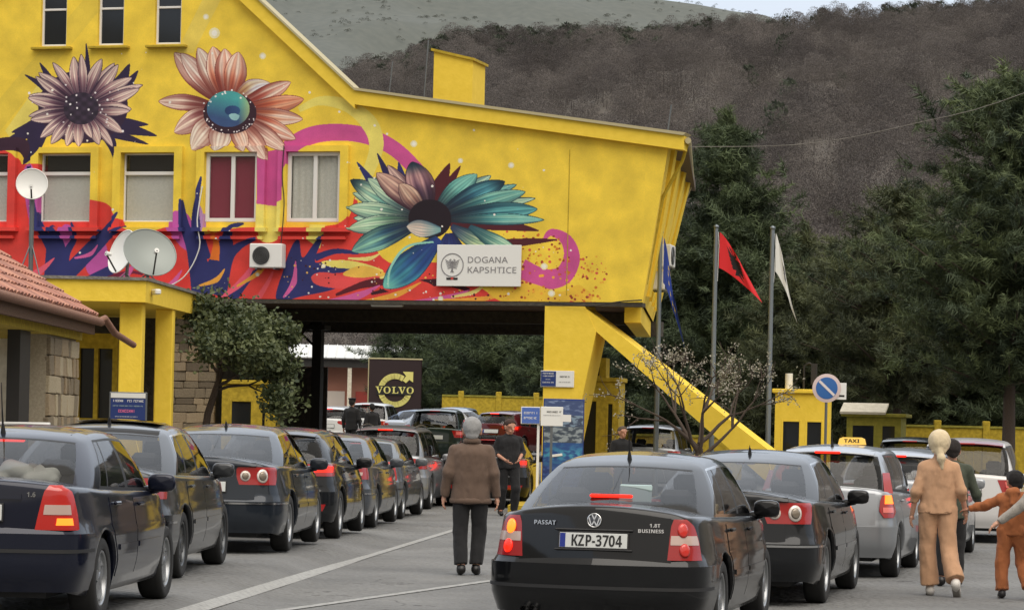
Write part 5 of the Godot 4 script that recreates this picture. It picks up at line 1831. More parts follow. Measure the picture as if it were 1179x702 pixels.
func eagle(b: B, c: Vector3, r: float):
	# spread bird with two heads, drawn with thin plates
	var strokes := [[0, 0.35, 0, -0.55, 0.16], [0, 0.1, -0.3, 0.42, 0.1], [0, 0.1, 0.3, 0.42, 0.1], [-0.12, 0.42, -0.2, 0.5, 0.1], [0.12, 0.42, 0.2, 0.5, 0.1], [0, -0.5, -0.16, -0.72, 0.07], [0, -0.5, 0.16, -0.72, 0.07], [0, -0.5, 0, -0.76, 0.08]]
	for k in 5:
		for sx in [-1.0, 1.0]:
			strokes.append([sx * 0.1, 0.12 - k * 0.1, sx * (0.68 - k * 0.06), 0.44 - k * 0.2, 0.075])
	for s in strokes:
		var p := Vector3(s[0], s[1], 0) * r
		var q := Vector3(s[2], s[3], 0) * r
		var d := q - p
		b.box(c + (p + q) * 0.5, Vector3(d.length(), s[4] * r, 0.006), Basis(Vector3(0, 0, 1), atan2(d.y, d.x)))

func wall_sign():
	var o := thing("name_sign", "white customs name sign with round eagle emblem on the painted wall", "sign", fac(-0.83, 4.77, 0.02), deg_to_rad(-16))
	var b := B.new()
	b.cbox(Vector3(0, 0.46, 0.05), Vector3(1.95, 0.92, 0.05), 0.008)
	part(o, "panel", b, M.white)
	b = B.new()
	for p in [[-0.8, 0.15], [0.8, 0.15], [-0.8, 0.77], [0.8, 0.77]]: b.box(Vector3(p[0], p[1], 0.0), Vector3(0.06, 0.06, 0.06))
	part(o, "spacer", b, M.grey_metal)
	M.sign_grey = mat(Color8(132, 130, 132), 0.5)
	for t in [["DOGANA", -0.27, 0.585], ["KAPSHTICE", -0.27, 0.36]]:
		var tm := text_mesh(t[0], 0.125, false, 0.006)
		tm.horizontal_alignment = HORIZONTAL_ALIGNMENT_LEFT
		var m := part(o, "lettering", tm, M.sign_grey)
		m.position = Vector3(t[1], t[2], 0.08)
		m.scale = Vector3(1.4, 1.05, 1)
	b = B.new()
	b.lathe([Vector2(0.245, 0.0), Vector2(0.245, 0.008), Vector2(0.265, 0.008), Vector2(0.265, 0.0)], 36, Transform3D(Basis(Vector3.RIGHT, PI / 2), Vector3(-0.61, 0.47, 0.076)))
	var e := part(o, "emblem_ring", b, M.sign_grey)
	b = B.new()
	eagle(b, Vector3(-0.61, 0.48, 0.08), 0.24)
	part(e, "eagle", b, M.sign_grey)
	b = B.new()
	b.box(Vector3(-0.69, 0.165, 0.079), Vector3(0.10, 0.05, 0.006)); b.box(Vector3(-0.53, 0.165, 0.079), Vector3(0.10, 0.05, 0.006))
	part(o, "ribbon", b, M.black)
	b = B.new()
	b.box(Vector3(-0.61, 0.168, 0.080), Vector3(0.055, 0.05, 0.006))
	part(o, "ribbon_middle", b, M.sign_red)

func canopy():
	var o := thing("entrance_canopy", "flat yellow canopy on square columns beside the stone wall", "canopy")
	var poly := PackedVector2Array([Vector2(-13.0, 52.0), Vector2(-6.92, 52.0), Vector2(-6.46, 60.0), Vector2(-13.0, 60.0)])
	var xf := Transform3D(Basis(Vector3(1, 0, 0), Vector3(0, 0, -1), Vector3(0, 1, 0)), Vector3.ZERO)
	var b := B.new()
	b.prism(poly, 3.84, 4.24, xf)
	part(o, "roof_slab", b, M.yellow)
	b = B.new()
	b.prism(PackedVector2Array([Vector2(-13.0, 51.94), Vector2(-6.87, 51.94), Vector2(-6.40, 60.0), Vector2(-13.0, 60.0)]), 4.243, 4.30, xf)
	part(o, "roof_edge", b, M.concrete)
	for c in [[-7.235, 52.6, 0.43], [-6.94, 55.2, 0.35]]:
		b = B.new()
		b.cbox(Vector3(c[0], 1.92, -c[1]), Vector3(c[2], 3.84, c[2]), 0.02)
		part(o, "column", b, M.yellow)
	b = B.new()
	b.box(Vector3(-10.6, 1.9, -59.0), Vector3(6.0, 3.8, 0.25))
	part(o, "back_wall", b, M.dark_concrete)
	# yellow bay with tall panes behind the tiled house
	b = B.new()
	b.box(Vector3(-8.37, 3.2, -55.8), Vector3(0.86, 0.3, 0.3)); b.box(Vector3(-8.37, 0.85, -55.8), Vector3(0.86, 1.6, 0.3)); b.box(Vector3(-8.75, 2.35, -55.8), Vector3(0.1, 1.4, 0.3)); b.box(Vector3(-7.99, 2.35, -55.8), Vector3(0.1, 1.4, 0.3)); b.box(Vector3(-8.37, 2.35, -55.8), Vector3(0.08, 1.4, 0.28))
	part(o, "bay_front", b, M.yellow_old)
	for x in [-8.555, -8.185]:
		b = B.new()
		b.box(Vector3(x, 2.35, -55.85), Vector3(0.29, 1.4, 0.02))
		part(o, "bay_pane", b, M.pane_dark)

func tiled_house():
	var o := thing("tiled_house", "low roadside house with red tiled roof, rusty gutter and stone pier", "building")
	# eave along x = -7.25 from 34 to 48 m, roof climbs to the left
	var sl := 0.62
	var b := B.new()
	var y0 := 3.40
	var p := func(x: float, d: float, up := 0.0) -> Vector3: return Vector3(x, y0 + (-7.25 - x) * sl + up, -d)
	b.quad(p.call(-7.25, 34), p.call(-7.25, 48), p.call(-9.4, 48), p.call(-9.4, 34))
	b.quad(p.call(-7.25, 34, -0.12), p.call(-9.4, 34, -0.12), p.call(-9.4, 48, -0.12), p.call(-7.25, 48, -0.12))
	b.quad(p.call(-7.25, 48, -0.12), p.call(-9.4, 48, -0.12), p.call(-9.4, 48), p.call(-7.25, 48))
	b.quad(p.call(-7.25, 34, -0.12), p.call(-7.25, 48, -0.12), p.call(-7.25, 48), p.call(-7.25, 34))
	part(o, "roof_deck", b, M.brown)
	# clay tiles, one by one
	var tb := B.new()
	var rows := []
	var th := atan(sl)
	for j in 3:
		var row := PackedVector3Array()
		for i in 7:
			var a := PI * i / 6.0
			row.append(Vector3(j * 0.2, sin(a) * 0.055 * (1.0 - j * 0.06) + (0.03 - j * 0.012), -cos(a) * 0.14 * (1.0 - j * 0.05)))
		rows.append(row)
	tb.grid(rows)
	tb.grid([PackedVector3Array([Vector3(0, 0.0, -0.14), Vector3(0, 0.0, 0.14)]), PackedVector3Array([Vector3(0, 0.085, -0.06), Vector3(0, 0.085, 0.06)])], null, null, true)
	var tm := tb.mesh()
	var r := RandomNumberGenerator.new()
	r.seed = 3
	for i in 42:
		for j in 7:
			var d := 36.1 + i * 0.285
			var run := j * 0.36 * cos(th)
			var t := part(o, "roof_tile", tm, [M.tile_a, M.tile_b, M.tile_c][r.randi() % 3])
			t.transform = Transform3D(Basis(Vector3(0, 0, 1), PI - th) * Basis(Vector3.RIGHT, PI), p.call(-7.2 - run, d, 0.006 + r.randf() * 0.012))
			t.basis = Basis(Vector3(-cos(th), sin(th), 0), Vector3(sin(th), cos(th), 0), Vector3(0, 0, -1)) * Basis(Vector3.UP, r.randf_range(-0.03, 0.03))
	b = B.new()
	b.box(Vector3(-7.29, y0 - 0.2, -41), Vector3(0.08, 0.22, 14.0))
	part(o, "eave_board", b, M.brown)
	b = B.new()
	var gp := []
	for k in 8: gp.append(Vector3(-7.16, y0 - 0.06 - 0.004 * k, -34 - k * 2.02))
	b.tube(gp, 0.075, 8)
	part(o, "gutter", b, M.rust)
	b = B.new()
	b.tube([Vector3(-7.16, y0 - 0.08, -47.9), Vector3(-7.1, y0 - 0.02, -48.1), Vector3(-6.98, y0 - 0.26, -48.5), Vector3(-6.85, y0 - 0.42, -50.0)], 0.06, 8)
	part(o, "gutter_outlet", b, M.rust)
	b = B.new()
	b.box(Vector3(-8.4, 3.12, -41), Vector3(1.9, 0.28, 13.8))
	part(o, "soffit_beam", b, M.yellow_old)
	b = B.new()
	b.box(Vector3(-7.75, 1.5, -46.3), Vector3(0.42, 3.0, 3.0))
	part(o, "stone_pier_core", b, M.mortar)
	var g := group_part(o, "stone_pier")
	stones(g, 44.8, 47.8, 0.9, 2.95, 7.52, 9, [M.stone_a, M.stone_b, M.stone_c], 0.3, Transform3D(Basis(Vector3(0, 0, -1), Vector3(0, 1, 0), Vector3(-1, 0, 0)), Vector3.ZERO))
	b = B.new()
	b.box(Vector3(-7.7, 1.5, -43.2), Vector3(0.2, 3.0, 0.9))
	part(o, "dark_post", b, M.dark_metal)
	b = B.new()
	b.box(Vector3(-8.8, 1.5, -47.9), Vector3(1.2, 3.0, 0.2))
	part(o, "gable_wall", b, M.cream)
	b = B.new()
	b.tube([p.call(-9.4, 34, 0.05), p.call(-9.4, 48.05, 0.05)], 0.11, 8)
	part(o, "ridge_cap", b, M.tile_b)

func booth(called: String, label: String, at: Vector3, turn: float, w: float, d: float, h: float, panes: Array, m: Material, roof_out := 0.1) -> Node3D:
	# small glazed hut; panes are [x0, x1, y0, y1] on its front
	var o := thing(called, label, "booth", at, turn)
	var b := B.new()
	wall_sheet(b, -w / 2, w / 2, 0.0, func(_x): return h, [], panes, 0.06, d / 2)
	b.quad(Vector3(w / 2, 0, d / 2), Vector3(w / 2, 0, -d / 2), Vector3(w / 2, h, -d / 2), Vector3(w / 2, h, d / 2))
	b.quad(Vector3(-w / 2, 0, -d / 2), Vector3(-w / 2, 0, d / 2), Vector3(-w / 2, h, d / 2), Vector3(-w / 2, h, -d / 2))
	b.quad(Vector3(w / 2, 0, -d / 2), Vector3(-w / 2, 0, -d / 2), Vector3(-w / 2, h, -d / 2), Vector3(w / 2, h, -d / 2))
	part(o, "wall", b, m)
	b = B.new()
	b.cbox(Vector3(0, h + 0.055, 0), Vector3(w + roof_out * 2, 0.1, d + roof_out * 2), 0.015)
	part(o, "roof", b, m)
	for p in panes:
		frame_window(o, p[0], p[1], p[2], p[3], d / 2 - 0.03, 0.05, [], [], m, M.pane_dark)
	return o

func text_lines(o: Node3D, x0: float, x1: float, ys: Array, z: float, m: Material, h := 0.03, sd := 1):
	# rows of print too small to read
	var r := RandomNumberGenerator.new()
	r.seed = sd
	for y in ys:
		var b := B.new()
		var x := x0
		var left := r.randi_range(3, 8)
		while x < x1 - h * 0.4:
			var w := h * r.randf_range(0.45, 0.7)
			match r.randi() % 4:
				0: b.box(Vector3(x + w / 2, y, z), Vector3(w * 0.35, h, 0.003))
				1:
					b.box(Vector3(x + w * 0.15, y, z), Vector3(w * 0.3, h, 0.003)); b.box(Vector3(x + w * 0.65, y + h * 0.36, z), Vector3(w * 0.7, h * 0.26, 0.003))
				2:
					b.box(Vector3(x + w / 2, y + h * 0.37, z), Vector3(w, h * 0.26, 0.003)); b.box(Vector3(x + w / 2, y - h * 0.37, z), Vector3(w, h * 0.26, 0.003)); b.box(Vector3(x + w * 0.15, y, z), Vector3(w * 0.3, h * 0.5, 0.003))
				3:
					b.box(Vector3(x + w * 0.15, y, z), Vector3(w * 0.3, h, 0.003)); b.box(Vector3(x + w * 0.85, y, z), Vector3(w * 0.3, h, 0.003)); b.box(Vector3(x + w / 2, y, z), Vector3(w * 0.42, h * 0.26, 0.003))
			x += w + h * 0.2
			left -= 1
			if left == 0:
				x += h * 0.5
				left = r.randi_range(3, 8)
		part(o, "print_line", b, m)

func signs():
	# blue notice at the left
	var o := thing("notice_board", "blue notice board with white header below the yellow columns", "notice board", Vector3(-6.09, 0, -44.0))
	var b := B.new()
	b.cbox(Vector3(0, 1.84, 0), Vector3(0.6, 0.46, 0.04), 0.008); part(o, "frame", b, M.grey_metal)
	b = B.new(); b.box(Vector3(0, 2.015, 0.022), Vector3(0.55, 0.075, 0.01)); part(o, "header", b, M.white)
	b = B.new(); b.box(Vector3(0, 1.79, 0.022), Vector3(0.55, 0.35, 0.01)); part(o, "panel", b, M.sign_navy)
	text_lines(o, -0.24, -0.06, [1.93], 0.029, M.white, 0.035, 2); text_lines(o, -0.01, 0.24, [1.93], 0.029, M.white, 0.035, 3)
	text_lines(o, -0.24, 0.24, [1.85], 0.029, M.paper, 0.018, 4); text_lines(o, -0.15, 0.15, [1.77], 0.029, mat(Color8(220, 110, 150), 0.5), 0.045, 5); text_lines(o, -0.2, 0.16, [1.68], 0.029, M.white, 0.012, 6)
	for x in [-0.26, 0.26]:
		b = B.new(); b.box(Vector3(x, 0.8, -0.03), Vector3(0.04, 1.6, 0.03)); part(o, "leg", b, M.grey_metal)
	# plate on the support leg
	o = thing("wall_plate", "small blue and white plate on the yellow support leg", "sign", fac(1.02, 2.58, 0.01), deg_to_rad(-16))
	b = B.new(); b.cbox(Vector3(0, 0.17, 0.01), Vector3(0.76, 0.36, 0.02), 0.005); part(o, "panel", b, M.white)
	b = B.new(); b.box(Vector3(-0.2, 0.17, 0.022), Vector3(0.34, 0.33, 0.008)); part(o, "blue_field", b, M.sign_navy)
	text_lines(o, -0.33, -0.07, [0.29, 0.23, 0.09], 0.028, M.white, 0.03, 8); text_lines(o, -0.26, -0.16, [0.155], 0.028, M.white, 0.02, 9)
	text_lines(o, 0.06, 0.3, [0.22], 0.022, M.black, 0.035, 10); text_lines(o, 0.04, 0.3, [0.1], 0.022, M.grey_metal, 0.02, 11)
	# two smaller boards on a post, sea poster behind
	o = thing("info_sign", "blue sign with two white text lines on a thin post", "sign", Vector3(0.36, 0, -54.8))
	b = B.new(); b.cbox(Vector3(0, 1.9, 0), Vector3(0.38, 0.34, 0.03), 0.006); part(o, "panel", b, M.white)
	b = B.new(); b.box(Vector3(0.005, 1.9, 0.017), Vector3(0.35, 0.31, 0.008)); part(o, "blue_field", b, mat(Color8(74, 104, 176), 0.5))
	text_lines(o, -0.13, 0.13, [1.95, 1.85], 0.023, M.white, 0.04, 12)
	b = B.new(); b.box(Vector3(0.16, 0.87, -0.03), Vector3(0.05, 1.74, 0.03)); part(o, "post", b, M.white)
	o = thing("price_board", "white board with small dark symbols next to the blue sign", "sign", Vector3(0.78, 0, -54.75))
	b = B.new(); b.cbox(Vector3(0, 1.89, 0), Vector3(0.44, 0.38, 0.03), 0.006); part(o, "panel", b, M.white)
	text_lines(o, -0.1, 0.18, [1.98], 0.018, M.dark_metal, 0.035, 14); text_lines(o, -0.17, 0.18, [1.91], 0.018, M.grey_metal, 0.01, 15)
	b = B.new(); b.box(Vector3(0.27, 1.86, 0.006), Vector3(0.22, 0.14, 0.02)); part(o, "side_card", b, M.pvc)
	b = B.new(); b.box(Vector3(0.0, 0.85, -0.03), Vector3(0.05, 1.7, 0.03)); part(o, "post", b, M.grey_metal)
	o = thing("poster_stand", "tall blue poster of sea and boats at the foot of the leg", "poster", Vector3(1.03, 0, -55.6))
	b = B.new(); b.cbox(Vector3(0, 1.15, 0), Vector3(0.82, 2.2, 0.06), 0.01); part(o, "panel", b, M.sign_navy)
	var im := Image.create(96, 240, false, Image.FORMAT_RGB8)
	var f := FastNoiseLite.new(); f.frequency = 0.04; f.seed = 4
	for y in 240:
		for x in 96:
			var n := f.get_noise_2d(x, y * 2.2)
			var c := Color8(52, 84, 140)
			if y < 34: c = Color8(60, 76, 116).lerp(Color8(120, 136, 170), clampf(n * 2, 0, 1))
			elif y < 60: c = Color8(120, 140, 160).lerp(Color8(60, 70, 90), clampf(0.5 + n * 3, 0, 1))
			elif y < 96: c = Color8(64, 74, 86).lerp(Color8(140, 150, 156), clampf(0.4 + n * 3, 0, 1))
			elif y < 150: c = Color8(40, 74, 132).lerp(Color8(70, 150, 180), clampf(0.5 + n * 2, 0, 1) * (1.0 - absf(y - 122) / 30.0))
			else: c = Color8(30, 50, 110).lerp(Color8(60, 90, 150), clampf(0.5 + n * 2, 0, 1))
			im.set_pixel(x, y, c)
	var pm := mat(Color.WHITE, 0.4)
	pm.albedo_texture = ImageTexture.create_from_image(im)
	b = B.new(); b.quad(Vector3(-0.39, 0.1, 0.033), Vector3(0.39, 0.1, 0.033), Vector3(0.39, 2.22, 0.033), Vector3(-0.39, 2.22, 0.033), [Vector2(0, 1), Vector2(1, 1), Vector2(1, 0), Vector2(0, 0)])
	part(o, "print", b, pm)
	b = B.new(); b.cbox(Vector3(-0.12, 1.12, 0.04), Vector3(0.22, 0.05, 0.012), 0.004, Basis(Vector3(0, 0, 1), 0.15)); part(o, "boat_cutout", b, M.white)
	# no parking sign
	o = thing("no_parking_sign", "round no parking sign, blue with a pale slash, and small plate", "sign", Vector3(6.78, 0, -60.0))
	b = B.new(); b.tube([Vector3(0, 0, -0.03), Vector3(0, 2.9, -0.03)], 0.03, 8); part(o, "post", b, M.grey_metal)
	var zx := Transform3D(Basis(Vector3.RIGHT, PI / 2), Vector3(0, 2.66, 0.0))
	b = B.new(); b.lathe([Vector2(0.31, -0.012), Vector2(0.31, 0.01), Vector2(0.0, 0.01)], 40, zx); part(o, "rim", b, mat(Color8(206, 186, 182), 0.5))
	b = B.new(); b.lathe([Vector2(0.235, 0.008), Vector2(0.235, 0.016), Vector2(0.0, 0.016)], 40, zx); part(o, "blue_face", b, mat(Color8(44, 96, 160), 0.45))
	b = B.new(); b.box(Vector3(0, 2.66, 0.018), Vector3(0.45, 0.055, 0.008), Basis(Vector3(0, 0, 1), -0.75)); part(o, "slash", b, mat(Color8(214, 204, 202), 0.5))
	b = B.new(); b.cbox(Vector3(0.30, 2.60, -0.03), Vector3(0.26, 0.36, 0.012), 0.004); var sp := part(o, "small_plate", b, M.white)
	b = B.new(); b.box(Vector3(0.33, 2.50, -0.022), Vector3(0.12, 0.04, 0.004)); part(sp, "print_line", b, M.black)

func flag_cloth(o: Node3D, h: float, w: float, m: Material, droop: float, sd: int):
	# hanging cloth: hoist along the pole, free end swings down
	var rows := []
	var uvs := []
	for j in 22:
		var v := j / 21.0
		var row := PackedVector3Array()
		var ur := PackedVector2Array()
		for i in 17:
			var u := i / 16.0
			var fold := sin(u * 7.0 + sd + v * 1.3) * 0.07 * u + sin(u * 15.0 + sd * 2 - v * 2.0) * 0.03 * u
			var x := u * w * (0.30 + 0.26 * v)
			var y := -v * h - droop * pow(u, 1.25) * h
			row.append(Vector3(0.03 + x, y, fold))
			ur.append(Vector2(u, v))
		rows.append(row); uvs.append(ur)
	rows.reverse(); uvs.reverse()
	var b := B.new()
	b.grid(rows, null, uvs)
	return part(o, "flag", b, m)

func flag_tex(kind: int) -> StandardMaterial3D:
	var W := 180
	var H := 120
	var im := Image.create(W, H, false, Image.FORMAT_RGB8)
	mim = im
	if kind == 0:
		im.fill(Color8(36, 62, 150))
		for k in 12:
			var c := Vector2(90 + 40 * cos(TAU * k / 12), 60 + 40 * sin(TAU * k / 12))
			var p := PackedVector2Array()
			for i in 10: p.append(c + Vector2(sin(TAU * i / 10), -cos(TAU * i / 10)) * (9.0 if i % 2 == 0 else 3.6))
			m_fill(p, Color8(226, 196, 60))
	elif kind == 1:
		im.fill(Color8(206, 34, 40))
		for s in [1.0, -1.0]:
			for k in 6:
				m_fill(PackedVector2Array([Vector2(90, 40 + k * 4), Vector2(90 + s * (44 - k * 3), 24 + k * 12), Vector2(90 + s * (40 - k * 3), 32 + k * 12), Vector2(90, 54 + k * 5)]), Color8(24, 16, 18))
			m_fill(PackedVector2Array([Vector2(90, 50), Vector2(90 + s * 10, 16), Vector2(90 + s * 26, 14), Vector2(90 + s * 24, 22), Vector2(90 + s * 12, 30)]), Color8(24, 16, 18))
		m_fill(PackedVector2Array([Vector2(80, 30), Vector2(100, 30), Vector2(98, 84), Vector2(110, 108), Vector2(90, 98), Vector2(70, 108), Vector2(82, 84)]), Color8(24, 16, 18))
	else:
		im.fill(Color8(214, 214, 208))
		for k in 5: m_fill(PackedVector2Array([Vector2(86, 40 + k * 5), Vector2(60 + k * 3, 34 + k * 9), Vector2(94, 50 + k * 5)]), Color8(60, 60, 62))
		m_fill(PackedVector2Array([Vector2(84, 34), Vector2(98, 34), Vector2(104, 84), Vector2(80, 84)]), Color8(70, 70, 72))
	var m := mat(Color.WHITE, 0.8, 0.0, {"backlight_enabled": true, "backlight": Color(0.25, 0.25, 0.25)})
	m.albedo_texture = ImageTexture.create_from_image(im)
	return m

func flags():
	var spec := [["blue flag with a ring of gold stars hanging from its pole", 3.22, 62.0, 6.05, 0], ["red flag with a dark eagle drooping from the middle pole", 4.46, 62.0, 6.2, 1], ["white flag hanging limp from the pole nearest the booth", 5.72, 62.0, 6.2, 2]]
	for s in spec:
		var p := thing("flagpole", ["thin steel flagpole next to the building's slanted end", "steel flagpole of the red flag, middle of three", "steel flagpole of the white flag, rightmost of three"][s[4]], "flagpole", Vector3(s[1], 0, -s[2]), 0.0, "flagpoles before the pines")
		var b := B.new()
		b.tube([Vector3.ZERO, Vector3(0, 3, 0), Vector3(0, s[3], 0)], [0.06, 0.055, 0.045], 12)
		part(p, "pole", b, M.pole_metal)
		b = B.new()
		b.lathe([Vector2(0.0, -0.05), Vector2(0.06, -0.02), Vector2(0.06, 0.02), Vector2(0.0, 0.05)], 10, Transform3D(Basis.IDENTITY, Vector3(0, s[3] + 0.04, 0)))
		part(p, "finial", b, M.pole_metal)
		b = B.new()
		b.cbox(Vector3(0, 0.04, 0), Vector3(0.3, 0.08, 0.3), 0.02)
		part(p, "base", b, M.concrete)
		var o := thing("flag", s[0], "flag", Vector3(s[1] + 0.05, s[3] - 0.08, -s[2]), deg_to_rad([14, -6, 8][s[4]]), "flags on the three poles")
		flag_cloth(o, [1.0, 0.8, 0.85][s[4]], [0.95, 1.75, 0.95][s[4]], flag_tex(s[4]), [1.5, 0.95, 1.35][s[4]], s[4] * 2)
		b = B.new()
		b.tube([Vector3(0.0, 0.0, 0), Vector3(0.02, -0.3, 0.03), Vector3(0.0, -1.1, 0)], 0.006, 5)
		part(o, "halyard", b, M.white)

func dish(called: String, label: String, at: Vector3, r: float, yaw: float, pitch: float, m: Material, mast: float):
	var o := thing(called, label, "satellite dish", at, 0.0, "satellite dishes on the canopy roof")
	var bs := Basis(Vector3.UP, yaw) * Basis(Vector3.RIGHT, pitch)
	var c := Vector3(0, mast, 0)
	var xf := Transform3D(bs * Basis(Vector3.RIGHT, PI / 2), c)
	var b := B.new()
	var prof := []
	for k in 8:
		var q := 1.0 - k / 7.0
		prof.append(Vector2(r * q, r * 0.24 * q * q))
	b.lathe(prof, 36, xf)
	var back := []
	for k in 8:
		var q := k / 7.0
		back.append(Vector2(r * q, r * 0.24 * q * q - 0.012))
	b.lathe(back, 36, xf)
	var ring := []
	for k in 37: ring.append(xf * Vector3(cos(TAU * k / 36) * r, r * 0.24, sin(TAU * k / 36) * r))
	b.tube(ring, 0.012, 6, false)
	part(o, "reflector", b, m)
	b = B.new()
	var fp := c + bs * Vector3(0, -r * 0.35, r * 0.95)
	b.tube([c + bs * Vector3(0, -r * 0.95, r * 0.2), fp], 0.018, 6)
	part(o, "feed_arm", b, M.dark_metal)
	b = B.new()
	b.tube([fp, fp + bs * Vector3(0, 0.02, -0.12)], [0.05, 0.035], 10)
	part(o, "receiver", b, M.white)
	b = B.new()
	b.tube([Vector3(0, 0, -0.05), c + bs * Vector3(0, 0, -0.06)], 0.05 if mast > 1.0 else 0.035, 8)
	b.tube([Vector3(-0.3, 0, 0.2), Vector3(0, mast * 0.45, -0.05)], 0.015, 6); b.tube([Vector3(0.3, 0, 0.2), Vector3(0, mast * 0.45, -0.05)], 0.015, 6)
	part(o, "mount", b, M.grey_metal)

func cables():
	var spec := [["pale overhead cable strung from the roof corner to the right", [Vector3(3.7, 7.82, -60.2), Vector3(6.2, 7.88, -59.6), Vector3(8.4, 8.3, -59), Vector3(10.6, 8.9, -58), Vector3(16, 11.2, -56)], 0.009, M.concrete], ["dark cable running down the wall beside the curtained window", [fac(-5.48, 7.9, 0.15), fac(-5.5, 7.2, 0.16), fac(-5.44, 6.6, 0.16), fac(-5.47, 5.7, 0.22)], 0.012, M.black], ["white cable drooping down the wall to the canopy roof", [fac(-7.44, 7.0, 0.16), fac(-7.55, 6.2, 0.16), fac(-7.5, 5.6, 0.1), fac(-7.9, 4.9, 0.1), fac(-8.7, 4.55, 0.1)], 0.016, M.white], ["black cable sagging under the slanted end of the building", [fac(0.8, 4.44, 0.06), fac(1.7, 4.36, 0.07), fac(2.4, 4.46, 0.07), fac(2.9, 4.5, 0.05)], 0.016, M.dark_metal]]
	for s in spec:
		var b := B.new()
		var c := Curve3D.new()
		for i in s[1].size():
			var pv: Vector3 = s[1][maxi(i - 1, 0)]
			var nx: Vector3 = s[1][mini(i + 1, s[1].size() - 1)]
			c.add_point(s[1][i], -(nx - pv) / 6.0, (nx - pv) / 6.0)
		var pts := []
		for k in 25: pts.append(c.sample_baked(c.get_baked_length() * k / 24.0))
		b.tube(pts, s[2], 6)
		tag(part(self, "cable", b, s[3]), s[0], "cable", "cables on the building")

func warehouse():
	var o := thing("warehouse", "long shed with white metal roof beyond the passage", "building", Vector3(-6.5, 0.8, -178))
	var b := B.new()
	var rf := group_part(o, "roof")
	b.box(Vector3(0.3, 0, 0), Vector3(0.575, 0.05, 2.1))
	b.box(Vector3(0.0, 0.03, 0), Vector3(0.045, 0.1, 2.1))
	var sheet := b.mesh()
	for k in 30:
		var q := part(rf, "roof_sheet", sheet, M.sheet_white)
		q.position = Vector3(-9.0 + k * 0.6, 5.5, 0.9)
		q.rotation.x = 0.42
	b = B.new(); b.box(Vector3(0, 4.75, 1.5), Vector3(18.2, 0.5, 0.15)); part(o, "eave_board", b, M.dark_metal)
	b = B.new(); b.box(Vector3(0, 2.3, 0.2), Vector3(17.6, 4.6, 0.3)); part(o, "wall", b, mat(Color8(150, 104, 88), 0.9))
	for k in 8:
		b = B.new(); b.box(Vector3(-8.3 + k * 2.2, 2.3, 1.4), Vector3(0.25, 4.4, 0.25)); part(o, "post", b, M.cream)
	for k in 7:
		b = B.new(); b.box(Vector3(-7.2 + k * 2.2, 1.9, 0.4), Vector3(1.5, 2.2, 0.1)); part(o, "door", b, mat(Color8(196, 186, 176), 0.8) if k % 2 else mat(Color8(150, 60, 52), 0.8))

func truck():
	var o := thing("truck", "parked lorry with dark maroon box body and pale ring emblem", "truck", Vector3(-5.65, 0.85, -133), deg_to_rad(3))
	var b := B.new()
	b.cbox(Vector3(0, 2.55, -4.0), Vector3(2.55, 2.85, 8.0), 0.04); part(o, "box_body", b, mat(Color8(34, 12, 16), 0.6))
	b = B.new(); b.cbox(Vector3(-1.28, 2.55, -4.0), Vector3(0.05, 2.9, 8.04), 0.02); b.cbox(Vector3(0, 4.0, -4.0), Vector3(2.6, 0.07, 8.04), 0.02); part(o, "corner_trim", b, M.zinc)
	b = B.new(); b.box(Vector3(0, 0.95, -4.0), Vector3(2.3, 0.3, 7.8)); part(o, "chassis", b, M.dark_metal)
	b = B.new(); b.cbox(Vector3(0, 1.9, -9.2), Vector3(2.4, 2.6, 1.9), 0.15); part(o, "cab", b, mat(Color8(190, 190, 188), 0.4))
	for x in [-1.0, 1.0]:
		for z in [-1.6, -2.8, -9.0]:
			var w := group_part(o, "wheel", Vector3(x, 0.5, z))
			b = B.new(); b.lathe([Vector2(0.3, -0.15), Vector2(0.48, -0.15), Vector2(0.5, -0.1), Vector2(0.5, 0.1), Vector2(0.48, 0.15), Vector2(0.3, 0.15)], 20, Transform3D(Basis(Vector3(0, 0, 1), PI / 2), Vector3.ZERO)); part(w, "tyre", b, M.tyre)
			b = B.new(); b.lathe([Vector2(0.3, -0.12), Vector2(0.3, 0.12), Vector2(0.0, 0.1)], 16, Transform3D(Basis(Vector3(0, 0, 1), PI / 2), Vector3.ZERO)); part(w, "rim", b, M.rim)
	var em := mat(Color8(216, 208, 120), 0.5)
	b = B.new()
	var outer := PackedVector2Array()
	var pts := []
	for k in 27:
		var an := deg_to_rad(58) + TAU * 0.86 * k / 26.0
		pts.append(Vector3(cos(an) * 0.68, 2.5 + sin(an) * 0.68, 0.03))
	for i in pts.size() - 1:
		var d: Vector3 = pts[i + 1] - pts[i]
		b.box((pts[i] + pts[i + 1]) * 0.5, Vector3(d.length() + 0.06, 0.26, 0.02), Basis(Vector3(0, 0, 1), atan2(d.y, d.x)))
	var e := part(o, "emblem_ring", b, em)
	b = B.new()
	b.prism(PackedVector2Array([Vector2(0.36, 2.98), Vector2(0.52, 2.86), Vector2(0.68, 3.02), Vector2(0.86, 2.9), Vector2(0.86, 3.4), Vector2(0.36, 3.4), Vector2(0.52, 3.2)]), 0.02, 0.045)
	part(e, "arrow", b, em)
	b = B.new(); b.box(Vector3(0, 2.5, 0.04), Vector3(1.75, 0.44, 0.02)); part(e, "name_band", b, M.black)
	var t := part(e, "lettering", text_mesh("VOLVO", 0.32, true, 0.01, "Droid Serif"), em)
	t.position = Vector3(0, 2.5, 0.055)
	t.scale = Vector3(1.2, 1, 1)
	for x in [-0.9, 0.9]:
		b = B.new(); b.cbox(Vector3(x, 0.98, 0.0), Vector3(0.3, 0.14, 0.05), 0.02); part(o, "tail_light", b, M.lens_red)

